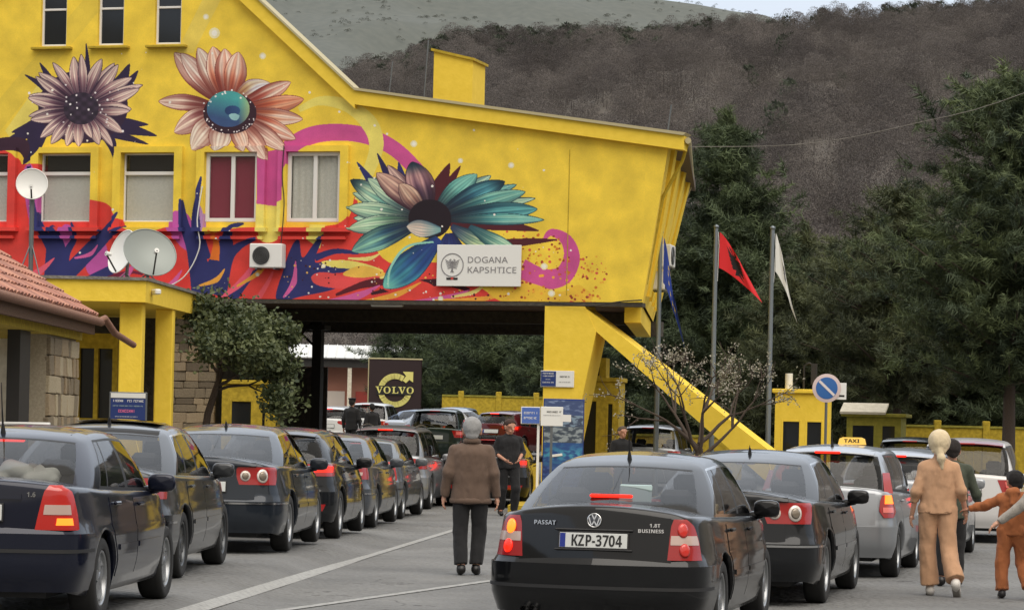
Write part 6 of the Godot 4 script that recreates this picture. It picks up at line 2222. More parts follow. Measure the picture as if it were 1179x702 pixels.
func small_structures():
	# booths
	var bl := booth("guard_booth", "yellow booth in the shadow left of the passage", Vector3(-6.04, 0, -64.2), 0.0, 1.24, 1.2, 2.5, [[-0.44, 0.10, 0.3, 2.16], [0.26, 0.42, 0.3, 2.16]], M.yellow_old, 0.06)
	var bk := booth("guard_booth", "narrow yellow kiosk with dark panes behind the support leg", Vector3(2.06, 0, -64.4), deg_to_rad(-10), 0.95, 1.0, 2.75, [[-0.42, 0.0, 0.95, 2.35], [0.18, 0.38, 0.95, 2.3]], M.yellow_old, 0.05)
	var b := B.new(); b.box(Vector3(-0.12, 3.06, 0), Vector3(0.5, 0.5, 0.6)); part(bk, "roof_box", b, M.yellow_old)
	b = B.new(); b.box(Vector3(-0.12, 3.08, 0.302), Vector3(0.2, 0.36, 0.02)); part(bk, "roof_box_pane", b, M.pane_dark)
	var br := booth("guard_booth", "yellow booth with two dark panes left of the no parking sign", Vector3(6.98, 0, -66.6), deg_to_rad(-8), 1.3, 1.3, 2.62, [[-0.5, -0.02, 0.9, 2.0], [0.07, 0.5, 0.9, 2.0]], M.yellow, 0.08)
	b = B.new(); b.tube([Vector3(0.0, 2.7, 0.2), Vector3(0.0, 3.3, 0.2), Vector3(0.12, 3.36, 0.2), Vector3(0.22, 3.3, 0.2)], 0.03, 6); b.box(Vector3(0.24, 3.1, 0.2), Vector3(0.14, 0.5, 0.2)); part(br, "roof_lamp_arm", b, M.dark_metal)
	b = B.new(); b.tube([Vector3(-0.35, 2.7, 0.3), Vector3(-0.35, 3.1, 0.3)], 0.09, 8); part(br, "roof_vent", b, M.white)
	# small hut
	var h := booth("ticket_hut", "small olive hut under the pines with pale flat roof", Vector3(10.5, 0, -80), deg_to_rad(-14), 1.55, 1.4, 2.2, [[-0.65, 0.05, 1.2, 2.0], [0.2, 0.65, 1.2, 2.0]], M.olive, 0.15)
	b = B.new(); b.box(Vector3(-0.3, 2.44, 0.5), Vector3(1.3, 0.07, 0.9), Basis(Vector3.RIGHT, 0.3)); part(h, "awning", b, M.cream)
	# boundary walls
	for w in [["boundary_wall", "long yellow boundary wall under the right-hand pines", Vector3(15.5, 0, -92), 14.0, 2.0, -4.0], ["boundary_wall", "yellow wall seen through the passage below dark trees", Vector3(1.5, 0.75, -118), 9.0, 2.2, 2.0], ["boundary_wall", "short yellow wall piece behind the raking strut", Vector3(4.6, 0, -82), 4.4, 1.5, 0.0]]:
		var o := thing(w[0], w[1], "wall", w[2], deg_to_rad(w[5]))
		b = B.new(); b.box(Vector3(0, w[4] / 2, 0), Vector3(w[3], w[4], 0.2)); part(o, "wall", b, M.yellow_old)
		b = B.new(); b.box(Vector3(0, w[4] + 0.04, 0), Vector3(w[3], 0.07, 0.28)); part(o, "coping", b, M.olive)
		for k in int(w[3] / 1.6):
			b = B.new(); b.cbox(Vector3(-w[3] / 2 + 0.8 + k * 1.6, w[4] / 2 + 0.12, 0.02), Vector3(0.24, w[4] + 0.24, 0.26), 0.02); part(o, "pier", b, M.yellow_old)
	# white bar at the left
	var o := thing("barrier_arm", "white horizontal barrier bar in front of the tiled house", "barrier", Vector3(-7.0, 0, -41.0))
	b = B.new(); b.tube([Vector3(-2.0, 1.52, 0), Vector3(0.18, 1.53, 0)], 0.035, 8); part(o, "arm", b, M.white)
	b = B.new(); b.cbox(Vector3(0.12, 0.78, -0.06), Vector3(0.2, 1.5, 0.2), 0.02); part(o, "post", b, M.dark_metal)
	# lamp under the building
	o = thing("ceiling_light", "pale strip light under the front edge of the building", "light", fac(-3.05, 4.34, -0.2), deg_to_rad(-16))
	b = B.new(); b.cbox(Vector3(0, 0, 0), Vector3(0.75, 0.06, 0.12), 0.02); part(o, "housing", b, M.white)
	# camera on the canopy corner
	o = thing("security_camera", "small white camera on the canopy's front corner", "camera", Vector3(-6.84, 4.06, -52.6), 0.5)
	b = B.new(); b.cbox(Vector3(0, 0, 0.08), Vector3(0.12, 0.1, 0.3), 0.02); part(o, "body", b, M.white)
	b = B.new(); b.tube([Vector3(0, 0.0, 0), Vector3(-0.12, 0.1, -0.05)], 0.02, 6); part(o, "arm", b, M.grey_metal)
	air_conditioner(fac(-5.81, 5.14, 0.0), deg_to_rad(-16), "white air conditioner below the maroon blind window")
	air_conditioner(Vector3(3.28, 5.38, -63.2), deg_to_rad(78), "upper white air conditioner on the slanted end wall", 0.7, 0.5)
	air_conditioner(Vector3(3.16, 4.86, -63.4), deg_to_rad(78), "lower white air conditioner on the slanted end wall", 0.7, 0.42)
	dish("satellite_dish", "small white round dish on a tall mast left of the canopy", Vector3(-10.05, 4.3, -57.5), 0.32, 0.1, -0.15, M.white, 2.15)
	dish("satellite_dish", "large grey mesh dish on the canopy roof", Vector3(-7.35, 4.3, -55.5), 0.54, 0.45, -0.5, mat(Color8(140, 146, 142), 0.5, 0.2), 0.62)
	dish("satellite_dish", "white dish half hidden behind the large grey dish", Vector3(-7.95, 4.3, -56.6), 0.46, -0.9, -0.3, M.white, 0.72)
	for q in [[fac(-3.4, 9.05, -1.0), 0.9, "thin leaning aerial rod left of the chimney"], [fac(-2.75, 9.0, -1.6), 1.5, "tall aerial rod right against the chimney"], [fac(3.3, 8.1, -0.3), 0.7, "short lightning rod on the roof corner"]]:
		b = B.new()
		b.tube([q[0], q[0] + Vector3(0.08, q[1], 0)], 0.018, 6)
		tag(part(self, "roof_rod", b, M.grey_metal), q[2], "aerial", "rods on the roof")
# ---------------------------------------------------------------- ground, hills, trees
func ground_y(x: float, d: float) -> float:
	# the left lane lies a hand's breadth higher than the middle of the road
	var edge := -2.88 + (d - 20.0) * 0.036
	var left := table([[0, 0.15], [29, 0.15], [37, 0.10], [44, 0.03], [50, 0.0], [51, 0.0]], d) * (1.0 - smoothstep(edge, edge + 0.6, x))
	return left + 0.8 * smoothstep(54.0, 96.0, d) * (1.0 - smoothstep(2.0, 7.0, x))

func asphalt() -> StandardMaterial3D:
	var m := StandardMaterial3D.new()
	m.albedo_texture = noise_tex(1024, 0.006, Color8(112, 112, 111), Color8(134, 134, 132), 41, 6)
	m.uv1_triplanar = true
	m.uv1_world_triplanar = true
	m.uv1_scale = Vector3.ONE * 0.07
	m.roughness = 0.92
	m.normal_enabled = true
	m.normal_texture = bump_tex(1024, 0.12, 3.0, 42, 3)
	m.detail_enabled = true
	m.detail_blend_mode = BaseMaterial3D.BLEND_MODE_MUL
	m.detail_uv_layer = BaseMaterial3D.DETAIL_UV_2
	m.uv2_triplanar = true
	m.uv2_world_triplanar = true
	m.uv2_scale = Vector3.ONE * 0.06
	m.detail_albedo = road_marks()
	return m

func road_marks() -> ImageTexture:
	# oil spots, patched squares and cracks; one tile is about 17 m wide
	var n := 1024
	var f := FastNoiseLite.new()
	f.seed = 43
	f.frequency = 0.2
	f.fractal_octaves = 3
	var im := f.get_seamless_image(n, n, false, false, 0.1, false)
	im.convert(Image.FORMAT_L8)
	var d := im.get_data()
	var f2 := FastNoiseLite.new()
	f2.seed = 47
	f2.frequency = 0.008
	f2.fractal_octaves = 5
	var im2 := f2.get_seamless_image(n, n, false, false, 0.1, false)
	im2.convert(Image.FORMAT_L8)
	var d2 := im2.get_data()
	for i in d.size(): d[i] = clampi(226 + (d[i] - 128) / 7 + (d2[i] - 128) / 6, 150, 255)
	im = Image.create_from_data(n, n, false, Image.FORMAT_L8, d)
	im.convert(Image.FORMAT_RGB8)
	var r := RandomNumberGenerator.new()
	r.seed = 12
	for k in 46:   # oil drips
		var c := Vector2(r.randf() * n, r.randf() * n)
		for q in 9:
			var p := c + Vector2(r.randfn(0, 6), r.randfn(0, 6))
			var w := r.randi_range(1, 5)
			im.fill_rect(Rect2i(int(p.x), int(p.y), w, w), Color8(150, 148, 146))
	for k in 16:   # cracks
		var p := Vector2(r.randf() * n, r.randf() * n)
		var a := r.randf() * TAU
		for q in 150:
			a += r.randfn(0, 0.25)
			p += Vector2(cos(a), sin(a)) * 1.5
			im.fill_rect(Rect2i(posmod(int(p.x), n), posmod(int(p.y), n), 1, 1), Color8(128, 126, 124))
	return ImageTexture.create_from_image(im)

func ground():
	var b := B.new()
	var rows := []
	var ds := [-30.0, 0.0, 10.0]
	for k in 28: ds.append(14.0 + k * 1.4)
	for k in 25: ds.append(54.0 + k * 2.0)
	for k in [120.0, 160.0, 200.0, 260.0, 420.0]: ds.append(k)
	for d in ds:
		var row := PackedVector3Array()
		for i in 91:
			var x := -30.0 + i if i < 25 else (-5.0 + (i - 25) * 0.2 if i < 60 else 2.0 + (i - 60))
			if i == 0: x = -400.0
			if i == 90: x = 500.0
			row.append(Vector3(x, ground_y(x, d), -d))
		rows.append(row)
	b.grid(rows)
	structure("road", b, asphalt())
	M.paint_white = mat(Color.WHITE, 0.8)
	M.paint_white.albedo_texture = noise_tex(512, 0.03, Color8(112, 112, 110), Color8(166, 166, 163), 44, 5, Color8(148, 148, 145))
	M.paint_white.uv1_triplanar = true
	M.paint_white.uv1_world_triplanar = true
	M.paint_white.uv1_scale = Vector3.ONE * 0.8
	var lines := [[[Vector3(-2.611, 0, -21.53), Vector3(-2.545, 0, -22.58), Vector3(-2.473, 0, -23.74), Vector3(-2.393, 0, -25.02), Vector3(-2.305, 0, -26.45), Vector3(-2.204, 0, -28.05), Vector3(-2.090, 0, -29.84), Vector3(-1.958, 0, -31.83), Vector3(-1.798, 0, -33.93), Vector3(-1.603, 0, -36.06), Vector3(-1.383, 0, -38.48), Vector3(-1.130, 0, -41.24), Vector3(-0.838, 0, -44.43)], 0.12], [[Vector3(-2.1, 0, -23.7), Vector3(0.35, 0, -31.2)], 0.11], [[Vector3(1.9, 0, -18.0), Vector3(3.0, 0, -23.0)], 0.12], [[Vector3(5.1, 0, -21.0), Vector3(9.5, 0, -41.0)], 0.13]]
	for l in lines:
		var path: Array = l[0]
		var last := path.size() - 1
		var along := func(k: float) -> Vector3:
			var i := mini(int(k * last), last - 1)
			return path[i].lerp(path[i + 1], k * last - i)
		var w: Vector3 = (path[last] - path[0]).cross(Vector3.UP).normalized() * l[1] * 0.5
		b = B.new()
		var n := 60
		for k in n:
			var e := []
			for f in [[k, -1.0], [k, 1.0], [k + 1, 1.0], [k + 1, -1.0]]:
				var p: Vector3 = along.call(float(f[0]) / n) + w * f[1]
				e.append(Vector3(p.x, ground_y(p.x, -p.z) + 0.007, p.z))
			b.quad(e[0], e[1], e[2], e[3])
		structure("lane_line", b, M.paint_white)
	# raised pavement at the left and the kerbed island at the leg
	b = B.new()
	b.prism(PackedVector2Array([Vector2(-14, 30), Vector2(-6.3, 30), Vector2(-5.6, 44), Vector2(-5.1, 63), Vector2(-14, 63)]), 0.0, 0.13, Transform3D(Basis(Vector3(1, 0, 0), Vector3(0, 0, -1), Vector3(0, 1, 0)), Vector3.ZERO))
	structure("pavement", b, M.concrete)
	b = B.new()
	b.prism(PackedVector2Array([Vector2(-0.05, 53.6), Vector2(1.6, 53.2), Vector2(2.9, 66), Vector2(0.5, 66)]), -0.05, 0.15, Transform3D(Basis(Vector3(1, 0, 0), Vector3(0, 0, -1), Vector3(0, 1, 0)), Vector3.ZERO))
	structure("kerb_island", b, M.yellow_old)

func table(t: Array, x: float) -> float:
	if x <= t[0][0]: return t[0][1]
	for i in range(1, t.size()):
		if x <= t[i][0]: return lerpf(t[i - 1][1], t[i][1], smoothstep(0.0, 1.0, (x - t[i - 1][0]) / (t[i][0] - t[i - 1][0])))
	return t[-1][1]

var hn := FastNoiseLite.new()
const RIDGE := [[-400, 30], [-220, 55], [-120, 78], [-70, 92], [-42, 103], [-17.5, 111.5], [2.5, 113], [27, 114.5], [65, 117.5], [102, 121], [147, 125], [260, 131], [500, 120]]
const FAR_RIDGE := [[-1500, 250], [-700, 330], [-186, 378], [-20, 362], [127, 345], [180, 336], [234, 323], [300, 300], [420, 270], [700, 230], [1600, 180]]

func near_hill(x: float, d: float) -> float:
	var xr := x * 800.0 / maxf(d, 200.0)
	var r := table(RIDGE, xr)
	var k := clampf((d - 190.0) / 610.0, 0.0, 1.0)
	var y := 0.5 + (r - 1.0) * pow(k, 1.12)
	if d > 800.0: y -= (d - 800.0) * 0.25
	var f := smoothstep(190.0, 300.0, d) * (1.0 - 0.75 * smoothstep(640.0, 800.0, d))
	# ravines running down the slope
	y += hn.get_noise_2d(xr * 1.6 + d * 0.12, d * 0.25) * 9.0 * f + hn.get_noise_2d(x * 6.0, d * 4.0) * 1.6 * f
	return y

func far_hill(x: float, d: float) -> float:
	var xr := x * 2200.0 / d
	var r := table(FAR_RIDGE, xr)
	var k := clampf((d - 850.0) / 1350.0, 0.0, 1.0)
	var y := (r + 60.0) * pow(k, 1.0) - 60.0
	if d > 2200.0: y -= (d - 2200.0) * 0.3
	return y + hn.get_noise_2d(xr * 0.5, d * 0.2) * 26.0 * k * (1.0 - 0.8 * smoothstep(1900.0, 2200.0, d))

func hills():
	hn.seed = 9
	hn.frequency = 0.02
	hn.fractal_octaves = 4
	var b := B.new()
	var rows := []
	for j in 81:
		var d := 186.0 + j * 9.0
		var row := PackedVector3Array()
		for i in 91:
			var x := lerpf(-0.42, 0.62, i / 90.0) * d
			row.append(Vector3(x, near_hill(x, d), -d))
		rows.append(row)
	b.grid(rows)
	structure("hillside", b, grainy(Color8(82, 76, 70), Color8(98, 92, 84), 0.02, 0.98, 0.0, 0.02, 51))
	b = B.new()
	rows = []
	for j in 61:
		var d := 860.0 + j * 25.0
		var row := PackedVector3Array()
		for i in 91:
			var x := lerpf(-0.45, 0.65, i / 90.0) * d
			row.append(Vector3(x, far_hill(x, d), -d))
		rows.append(row)
	b.grid(rows)
	structure("mountain", b, grainy(Color8(78, 83, 79), Color8(95, 98, 92), 0.006, 0.98, 0.0, 0.03, 52))

func valley():
	# the valley sides go on to the left, to the right and behind
	var b := B.new()
	var rows := []
	for j in 9:
		var row := PackedVector3Array()
		for i in 61:
			var an := deg_to_rad(lerpf(26.0, 334.0, i / 60.0))
			var rr := lerpf(95.0, 520.0, j / 8.0)
			var hgt := 105.0 * pow(j / 8.0, 1.05) * (0.8 + 0.35 * sin(an * 3.0 + 1.0)) + hn.get_noise_2d(an * 200.0, rr) * 9.0
			row.append(Vector3(sin(an) * rr, maxf(hgt, -0.3) - 0.3, -cos(an) * rr))
		rows.append(row)
	b.grid(rows)
	structure("valley_slope", b, grainy(Color8(70, 66, 54), Color8(104, 96, 80), 0.02, 0.98, 0.0, 0.02, 53))

func spray(rng: RandomNumberGenerator, n: int, crown: float, tall: float, foot: float, wid: float) -> ArrayMesh:
	# leafless tree seen far off: a stem and many upward twigs
	var b := B.new()
	b.tube([Vector3(0, -0.5, 0), Vector3(0, tall * 0.45, 0)], [0.16, 0.07], 4, false)
	for k in n:
		var an := rng.randf() * TAU
		var h := lerpf(foot, tall, pow(rng.randf(), 0.8))
		var e := (h - foot) / (tall - foot)
		var rr := crown * pow(rng.randf(), 0.4) * sqrt(maxf(0.0, 1.0 - pow((e - 0.4) / 0.62, 2.0)))
		var p := Vector3(cos(an) * rr, h, sin(an) * rr)
		var u := Vector3(rng.randfn(0, 1), rng.randfn(0, 1), rng.randfn(0, 1)).normalized() * wid
		var w := u.cross(Vector3(rng.randfn(0, 1), rng.randfn(0, 1), rng.randfn(0, 1))).normalized() * wid
		b.tri(p - u, p + u * 0.6 + w, p + u * 0.6 - w)
	return b.mesh()

func multi(parent: Node3D, called: String, m: Mesh, xs: Array, cs: Array, mt: Material) -> MultiMeshInstance3D:
	var mm := MultiMesh.new()
	mm.transform_format = MultiMesh.TRANSFORM_3D
	mm.use_colors = cs.size() > 0
	mm.mesh = m
	mm.instance_count = xs.size()
	for i in xs.size():
		mm.set_instance_transform(i, xs[i])
		if cs.size(): mm.set_instance_color(i, cs[i])
	var o := MultiMeshInstance3D.new()
	o.multimesh = mm
	o.material_override = mt
	if parent == self: o.name = numbered(called)
	else:
		var nm := called
		var k := 0
		while parent.has_node(NodePath(nm)):
			k += 1
			nm = "%s_%03d" % [called, k]
		o.name = nm
	parent.add_child(o, true)
	o.set_meta("kind", "stuff")
	return o

func hill_woods():
	var rng := RandomNumberGenerator.new()
	rng.seed = 31
	var vm := mat(Color.WHITE, 1.0, 0.0, {"vertex_color_use_as_albedo": true, "backlight_enabled": true, "backlight": Color(0.7, 0.7, 0.7)})
	for v in 3:
		var m := spray(rng, 620, 2.5, 5.6, 0.3, 0.095)
		var xs := []
		var cs := []
		for k in 3600:
			var d := sqrt(lerpf(205.0 * 205.0, 806.0 * 806.0, rng.randf()))
			var x := rng.randf_range(-0.13, 0.22) * d
			var s := rng.randf_range(0.6, 1.15)
			xs.append(Transform3D(Basis(Vector3.UP, rng.randf() * TAU).scaled(Vector3(s, s * rng.randf_range(0.8, 1.2), s)), Vector3(x, near_hill(x, d) - 0.2, -d)))
			var t := clampf(0.5 + hn.get_noise_2d(x * 800.0 / d * 1.6 + d * 0.12 + 300.0, d * 0.5) * 1.2 + hn.get_noise_2d(x * 5.0, d * 3.0) * 0.6 + rng.randfn(0, 0.1), 0.0, 1.0)
			cs.append(Color(0.080, 0.070, 0.066).lerp(Color(0.150, 0.132, 0.120), t) * rng.randf_range(0.85, 1.12))
		tag(multi(self, "bare_wood", m, xs, cs, vm), "leafless brown wood covering the nearer hillside", "wood", "", "stuff")
	# scrub on the far slope
	var sm := spray(rng, 70, 4.0, 5.0, 0.3, 0.5)
	var xs := []
	var cs := []
	for k in 4200:
		var d := rng.randf_range(1100.0, 2210.0)
		var x := rng.randf_range(-0.14, 0.13) * d
		if hn.get_noise_2d(x * 0.3, d * 0.3) < -0.05: continue
		xs.append(Transform3D(Basis(Vector3.UP, rng.randf() * TAU).scaled(Vector3(1, 0.7, 1) * rng.randf_range(0.25, 0.6)), Vector3(x, far_hill(x, d) - 0.3, -d)))
		cs.append(Color(0.09, 0.095, 0.08) * rng.randf_range(0.8, 1.3))
	tag(multi(self, "mountain_scrub", sm, xs, cs, vm), "low scrub scattered over the far grey mountain", "scrub", "", "stuff")
	# dark evergreens along the left crest
	var cm := conifer_far(rng)
	xs = []
	cs = []
	for k in 330:
		var d := rng.randf_range(735.0, 806.0) if k < 290 else rng.randf_range(420.0, 735.0)
		var x := (rng.randf_range(-0.06, 0.05) if k < 150 else rng.randf_range(-0.05, 0.2)) * d
		if k >= 150 and k < 290: d = rng.randf_range(782.0, 806.0)
		var s := rng.randf_range(0.55, 1.1)
		xs.append(Transform3D(Basis(Vector3.UP, rng.randf() * TAU).scaled(Vector3(s, s, s)), Vector3(x, near_hill(x, d) - 0.3, -d)))
		cs.append(Color(0.046, 0.054, 0.038) * rng.randf_range(0.8, 1.5))
	tag(multi(self, "crest_evergreens", cm, xs, cs, vm), "dark evergreen clumps along the hill crest", "wood", "", "stuff")

func conifer_far(rng: RandomNumberGenerator) -> ArrayMesh:
	var b := B.new()
	for k in 160:
		var h := rng.randf()
		var r := 2.4 * sqrt(maxf(0.0, 1.0 - pow((h - 0.38) / 0.64, 2.0))) * pow(rng.randf(), 0.4)
		var an := rng.randf() * TAU
		var p := Vector3(cos(an) * r, h * 5.2, sin(an) * r)
		var q := p + Vector3(rng.randfn(0, 0.4), rng.randf_range(0.3, 1.0), rng.randfn(0, 0.4))
		var s := Vector3(rng.randfn(0, 1), rng.randfn(0, 0.3), rng.randfn(0, 1)).normalized() * 0.35
		b.tri(p - s, p + s, q)
	return b.mesh()

func needle_tuft(rng: RandomNumberGenerator, n: int, size: float, wid: float) -> ArrayMesh:
	# end of a pine branch: needles round a short twig that points along +x
	var b := B.new()
	b.tube([Vector3(-size * 0.5, -0.03, 0), Vector3(size * 0.45, 0.03, 0)], [0.016, 0.006], 4, false)
	for k in n:
		var t := rng.randf()
		var p := Vector3(lerpf(-0.4, 0.5, t) * size, rng.randfn(0, 0.02), rng.randfn(0, 0.10) * size)
		var an := rng.randf() * TAU
		var dir := Vector3(rng.randf_range(0.15, 1.0), cos(an) * 0.8 + 0.25, sin(an)).normalized()
		var L := size * rng.randf_range(0.22, 0.5)
		var s := dir.cross(Vector3(rng.randfn(0, 1), rng.randfn(0, 1), rng.randfn(0, 1))).normalized() * wid
		b.tri(p - s, p + s, p + dir * L)
	return b.mesh()

var tufts := []

func pine(called: String, label: String, at: Vector3, h: float, r: float, opt := {}):
	var rng := RandomNumberGenerator.new()
	rng.seed = hash(label)
	var o := thing(called, label, "tree", at, 0.0, "pines behind the border post")
	var b := B.new()
	var lean := Vector3(rng.randfn(0, 0.02), 0, rng.randfn(0, 0.02)) * h
	var tp := []
	var tr := []
	for k in 7:
		tp.append(lean * pow(k / 6.0, 2.0) + Vector3(0, h * 0.97 * k / 6.0, 0))
		tr.append(lerpf(0.03 * h * 0.6, 0.02, k / 6.0))
	b.tube(tp, tr, 10)
	part(o, "trunk", b, M.bark)
	var limbs := B.new()
	var xs := [[], []]
	var cs := [[], []]
	var y0: float = opt.get("foot", 0.12) * h
	var n := int(opt.get("whorls", 15))
	var dens: float = opt.get("dens", 1.0)
	for w in n:
		var f := (w + rng.randf_range(-0.3, 0.3)) / n
		var y := lerpf(y0, h * 0.985, clampf(f, 0, 1))
		var prof := pow(1.0 - clampf(f, 0, 1), opt.get("shape", 0.75)) * (0.55 + 0.45 * smoothstep(0.0, 0.25, f)) + 0.06
		var nb := int(lerpf(8, 4, f))
		for k in nb:
			if rng.randf() > opt.get("keep", 0.94): continue
			var an := TAU * (k + rng.randf_range(-0.35, 0.35)) / nb + w * 1.1
			var L := r * prof * rng.randf_range(0.65, 1.2)
			var base := Vector3(0, y, 0) + lean * pow(y / h, 2.0)
			var dir := Vector3(cos(an), 0, sin(an))
			var rise: float = opt.get("rise", 0.15)
			var end := base + dir * L + Vector3(0, L * (rise + rng.randf_range(-0.15, 0.2)), 0)
			var mid := base.lerp(end, 0.5) - Vector3(0, L * 0.06, 0)
			limbs.tube([base, mid, end], [0.018 * L + 0.02, 0.012 * L + 0.012, 0.008], 5, false)
			var m := int((5 + L * 8.0) * dens)
			for q in m:
				var t := pow(rng.randf(), 0.6)
				var p := base.lerp(mid, t * 2.0) if t < 0.5 else mid.lerp(end, t * 2.0 - 1.0)
				var spread := (0.12 + 0.24 * t) * minf(L, 2.0)
				p += Vector3(rng.randfn(0, spread), absf(rng.randfn(0, spread * 0.45)), rng.randfn(0, spread))
				var yaw := -an + rng.randfn(0, 0.8)
				var s: float = rng.randf_range(0.7, 1.25) * opt.get("tuft", 1.0)
				var bs := Basis(Vector3.UP, yaw) * Basis(Vector3(0, 0, 1), rng.randf_range(0.0, 0.7)) * Basis(Vector3.RIGHT, rng.randf() * TAU)
				var v := rng.randi() % 2
				xs[v].append(Transform3D(bs.scaled(Vector3.ONE * s), p))
				var c: Color = opt.get("dark", Color(0.028, 0.045, 0.022)).lerp(opt.get("light", Color(0.094, 0.128, 0.052)), clampf(rng.randf() * 0.8 + hn.get_noise_3d(p.x * 20 + at.x * 9, p.y * 20, p.z * 20) * 0.8, 0, 1))
				cs[v].append(c)
	# needles along the leading shoot
	for q in int(26 * dens):
		var y := h * lerpf(0.86, 1.0, rng.randf())
		var p := lean * pow(y / h, 2.0) + Vector3(rng.randfn(0, 0.12), y, rng.randfn(0, 0.12))
		var v := rng.randi() % 2
		xs[v].append(Transform3D(Basis(Vector3.UP, rng.randf() * TAU) * Basis(Vector3(0, 0, 1), rng.randf_range(0.5, 1.4)), p))
		cs[v].append(opt.get("light", Color(0.094, 0.128, 0.052)) * rng.randf_range(0.5, 1.0))
	part(o, "limbs", limbs, M.bark)
	for v in 2:
		multi(o, "crown", tufts[v], xs[v], cs[v], M.needles)

func branching(b: B, rng: RandomNumberGenerator, p: Vector3, dir: Vector3, L: float, r: float, depth: int, ends: Array, up := 0.12, gnarl := 0.35):
	var pts := [p]
	var rad := [r]
	var d := dir
	for k in 3:
		d = (d + Vector3(rng.randfn(0, gnarl), rng.randfn(0, gnarl * 0.6) + up, rng.randfn(0, gnarl)) * 0.5).normalized()
		p += d * L / 3.0
		pts.append(p)
		rad.append(lerpf(r, r * 0.55, (k + 1) / 3.0))
		if depth <= 1: ends.append(p)
	b.tube(pts, rad, 6 if depth > 1 else 4, false)
	if depth == 0: return
	var n := rng.randi_range(2, 3)
	for k in n:
		var nd := (d + Vector3(rng.randfn(0, 0.6), rng.randfn(0, 0.35) + 0.1, rng.randfn(0, 0.6))).normalized()
		branching(b, rng, p, nd, L * rng.randf_range(0.6, 0.85), r * 0.55, depth - 1, ends, up, gnarl)

func leaf_spray(rng: RandomNumberGenerator, n: int, size: float, leaf: float) -> ArrayMesh:
	var b := B.new()
	for k in n:
		var p := Vector3(rng.randfn(0, 1), rng.randfn(0, 0.8), rng.randfn(0, 1)) * size * 0.4
		var u := Vector3(rng.randfn(0, 1), rng.randfn(0, 0.6) - 0.2, rng.randfn(0, 1)).normalized()
		var w := u.cross(Vector3(rng.randfn(0, 1), rng.randfn(0, 1), rng.randfn(0, 1))).normalized()
		var L := leaf * rng.randf_range(0.7, 1.3)
		b.quad(p, p + u * L * 0.5 + w * L * 0.28, p + u * L, p + u * L * 0.5 - w * L * 0.28)
	return b.mesh()

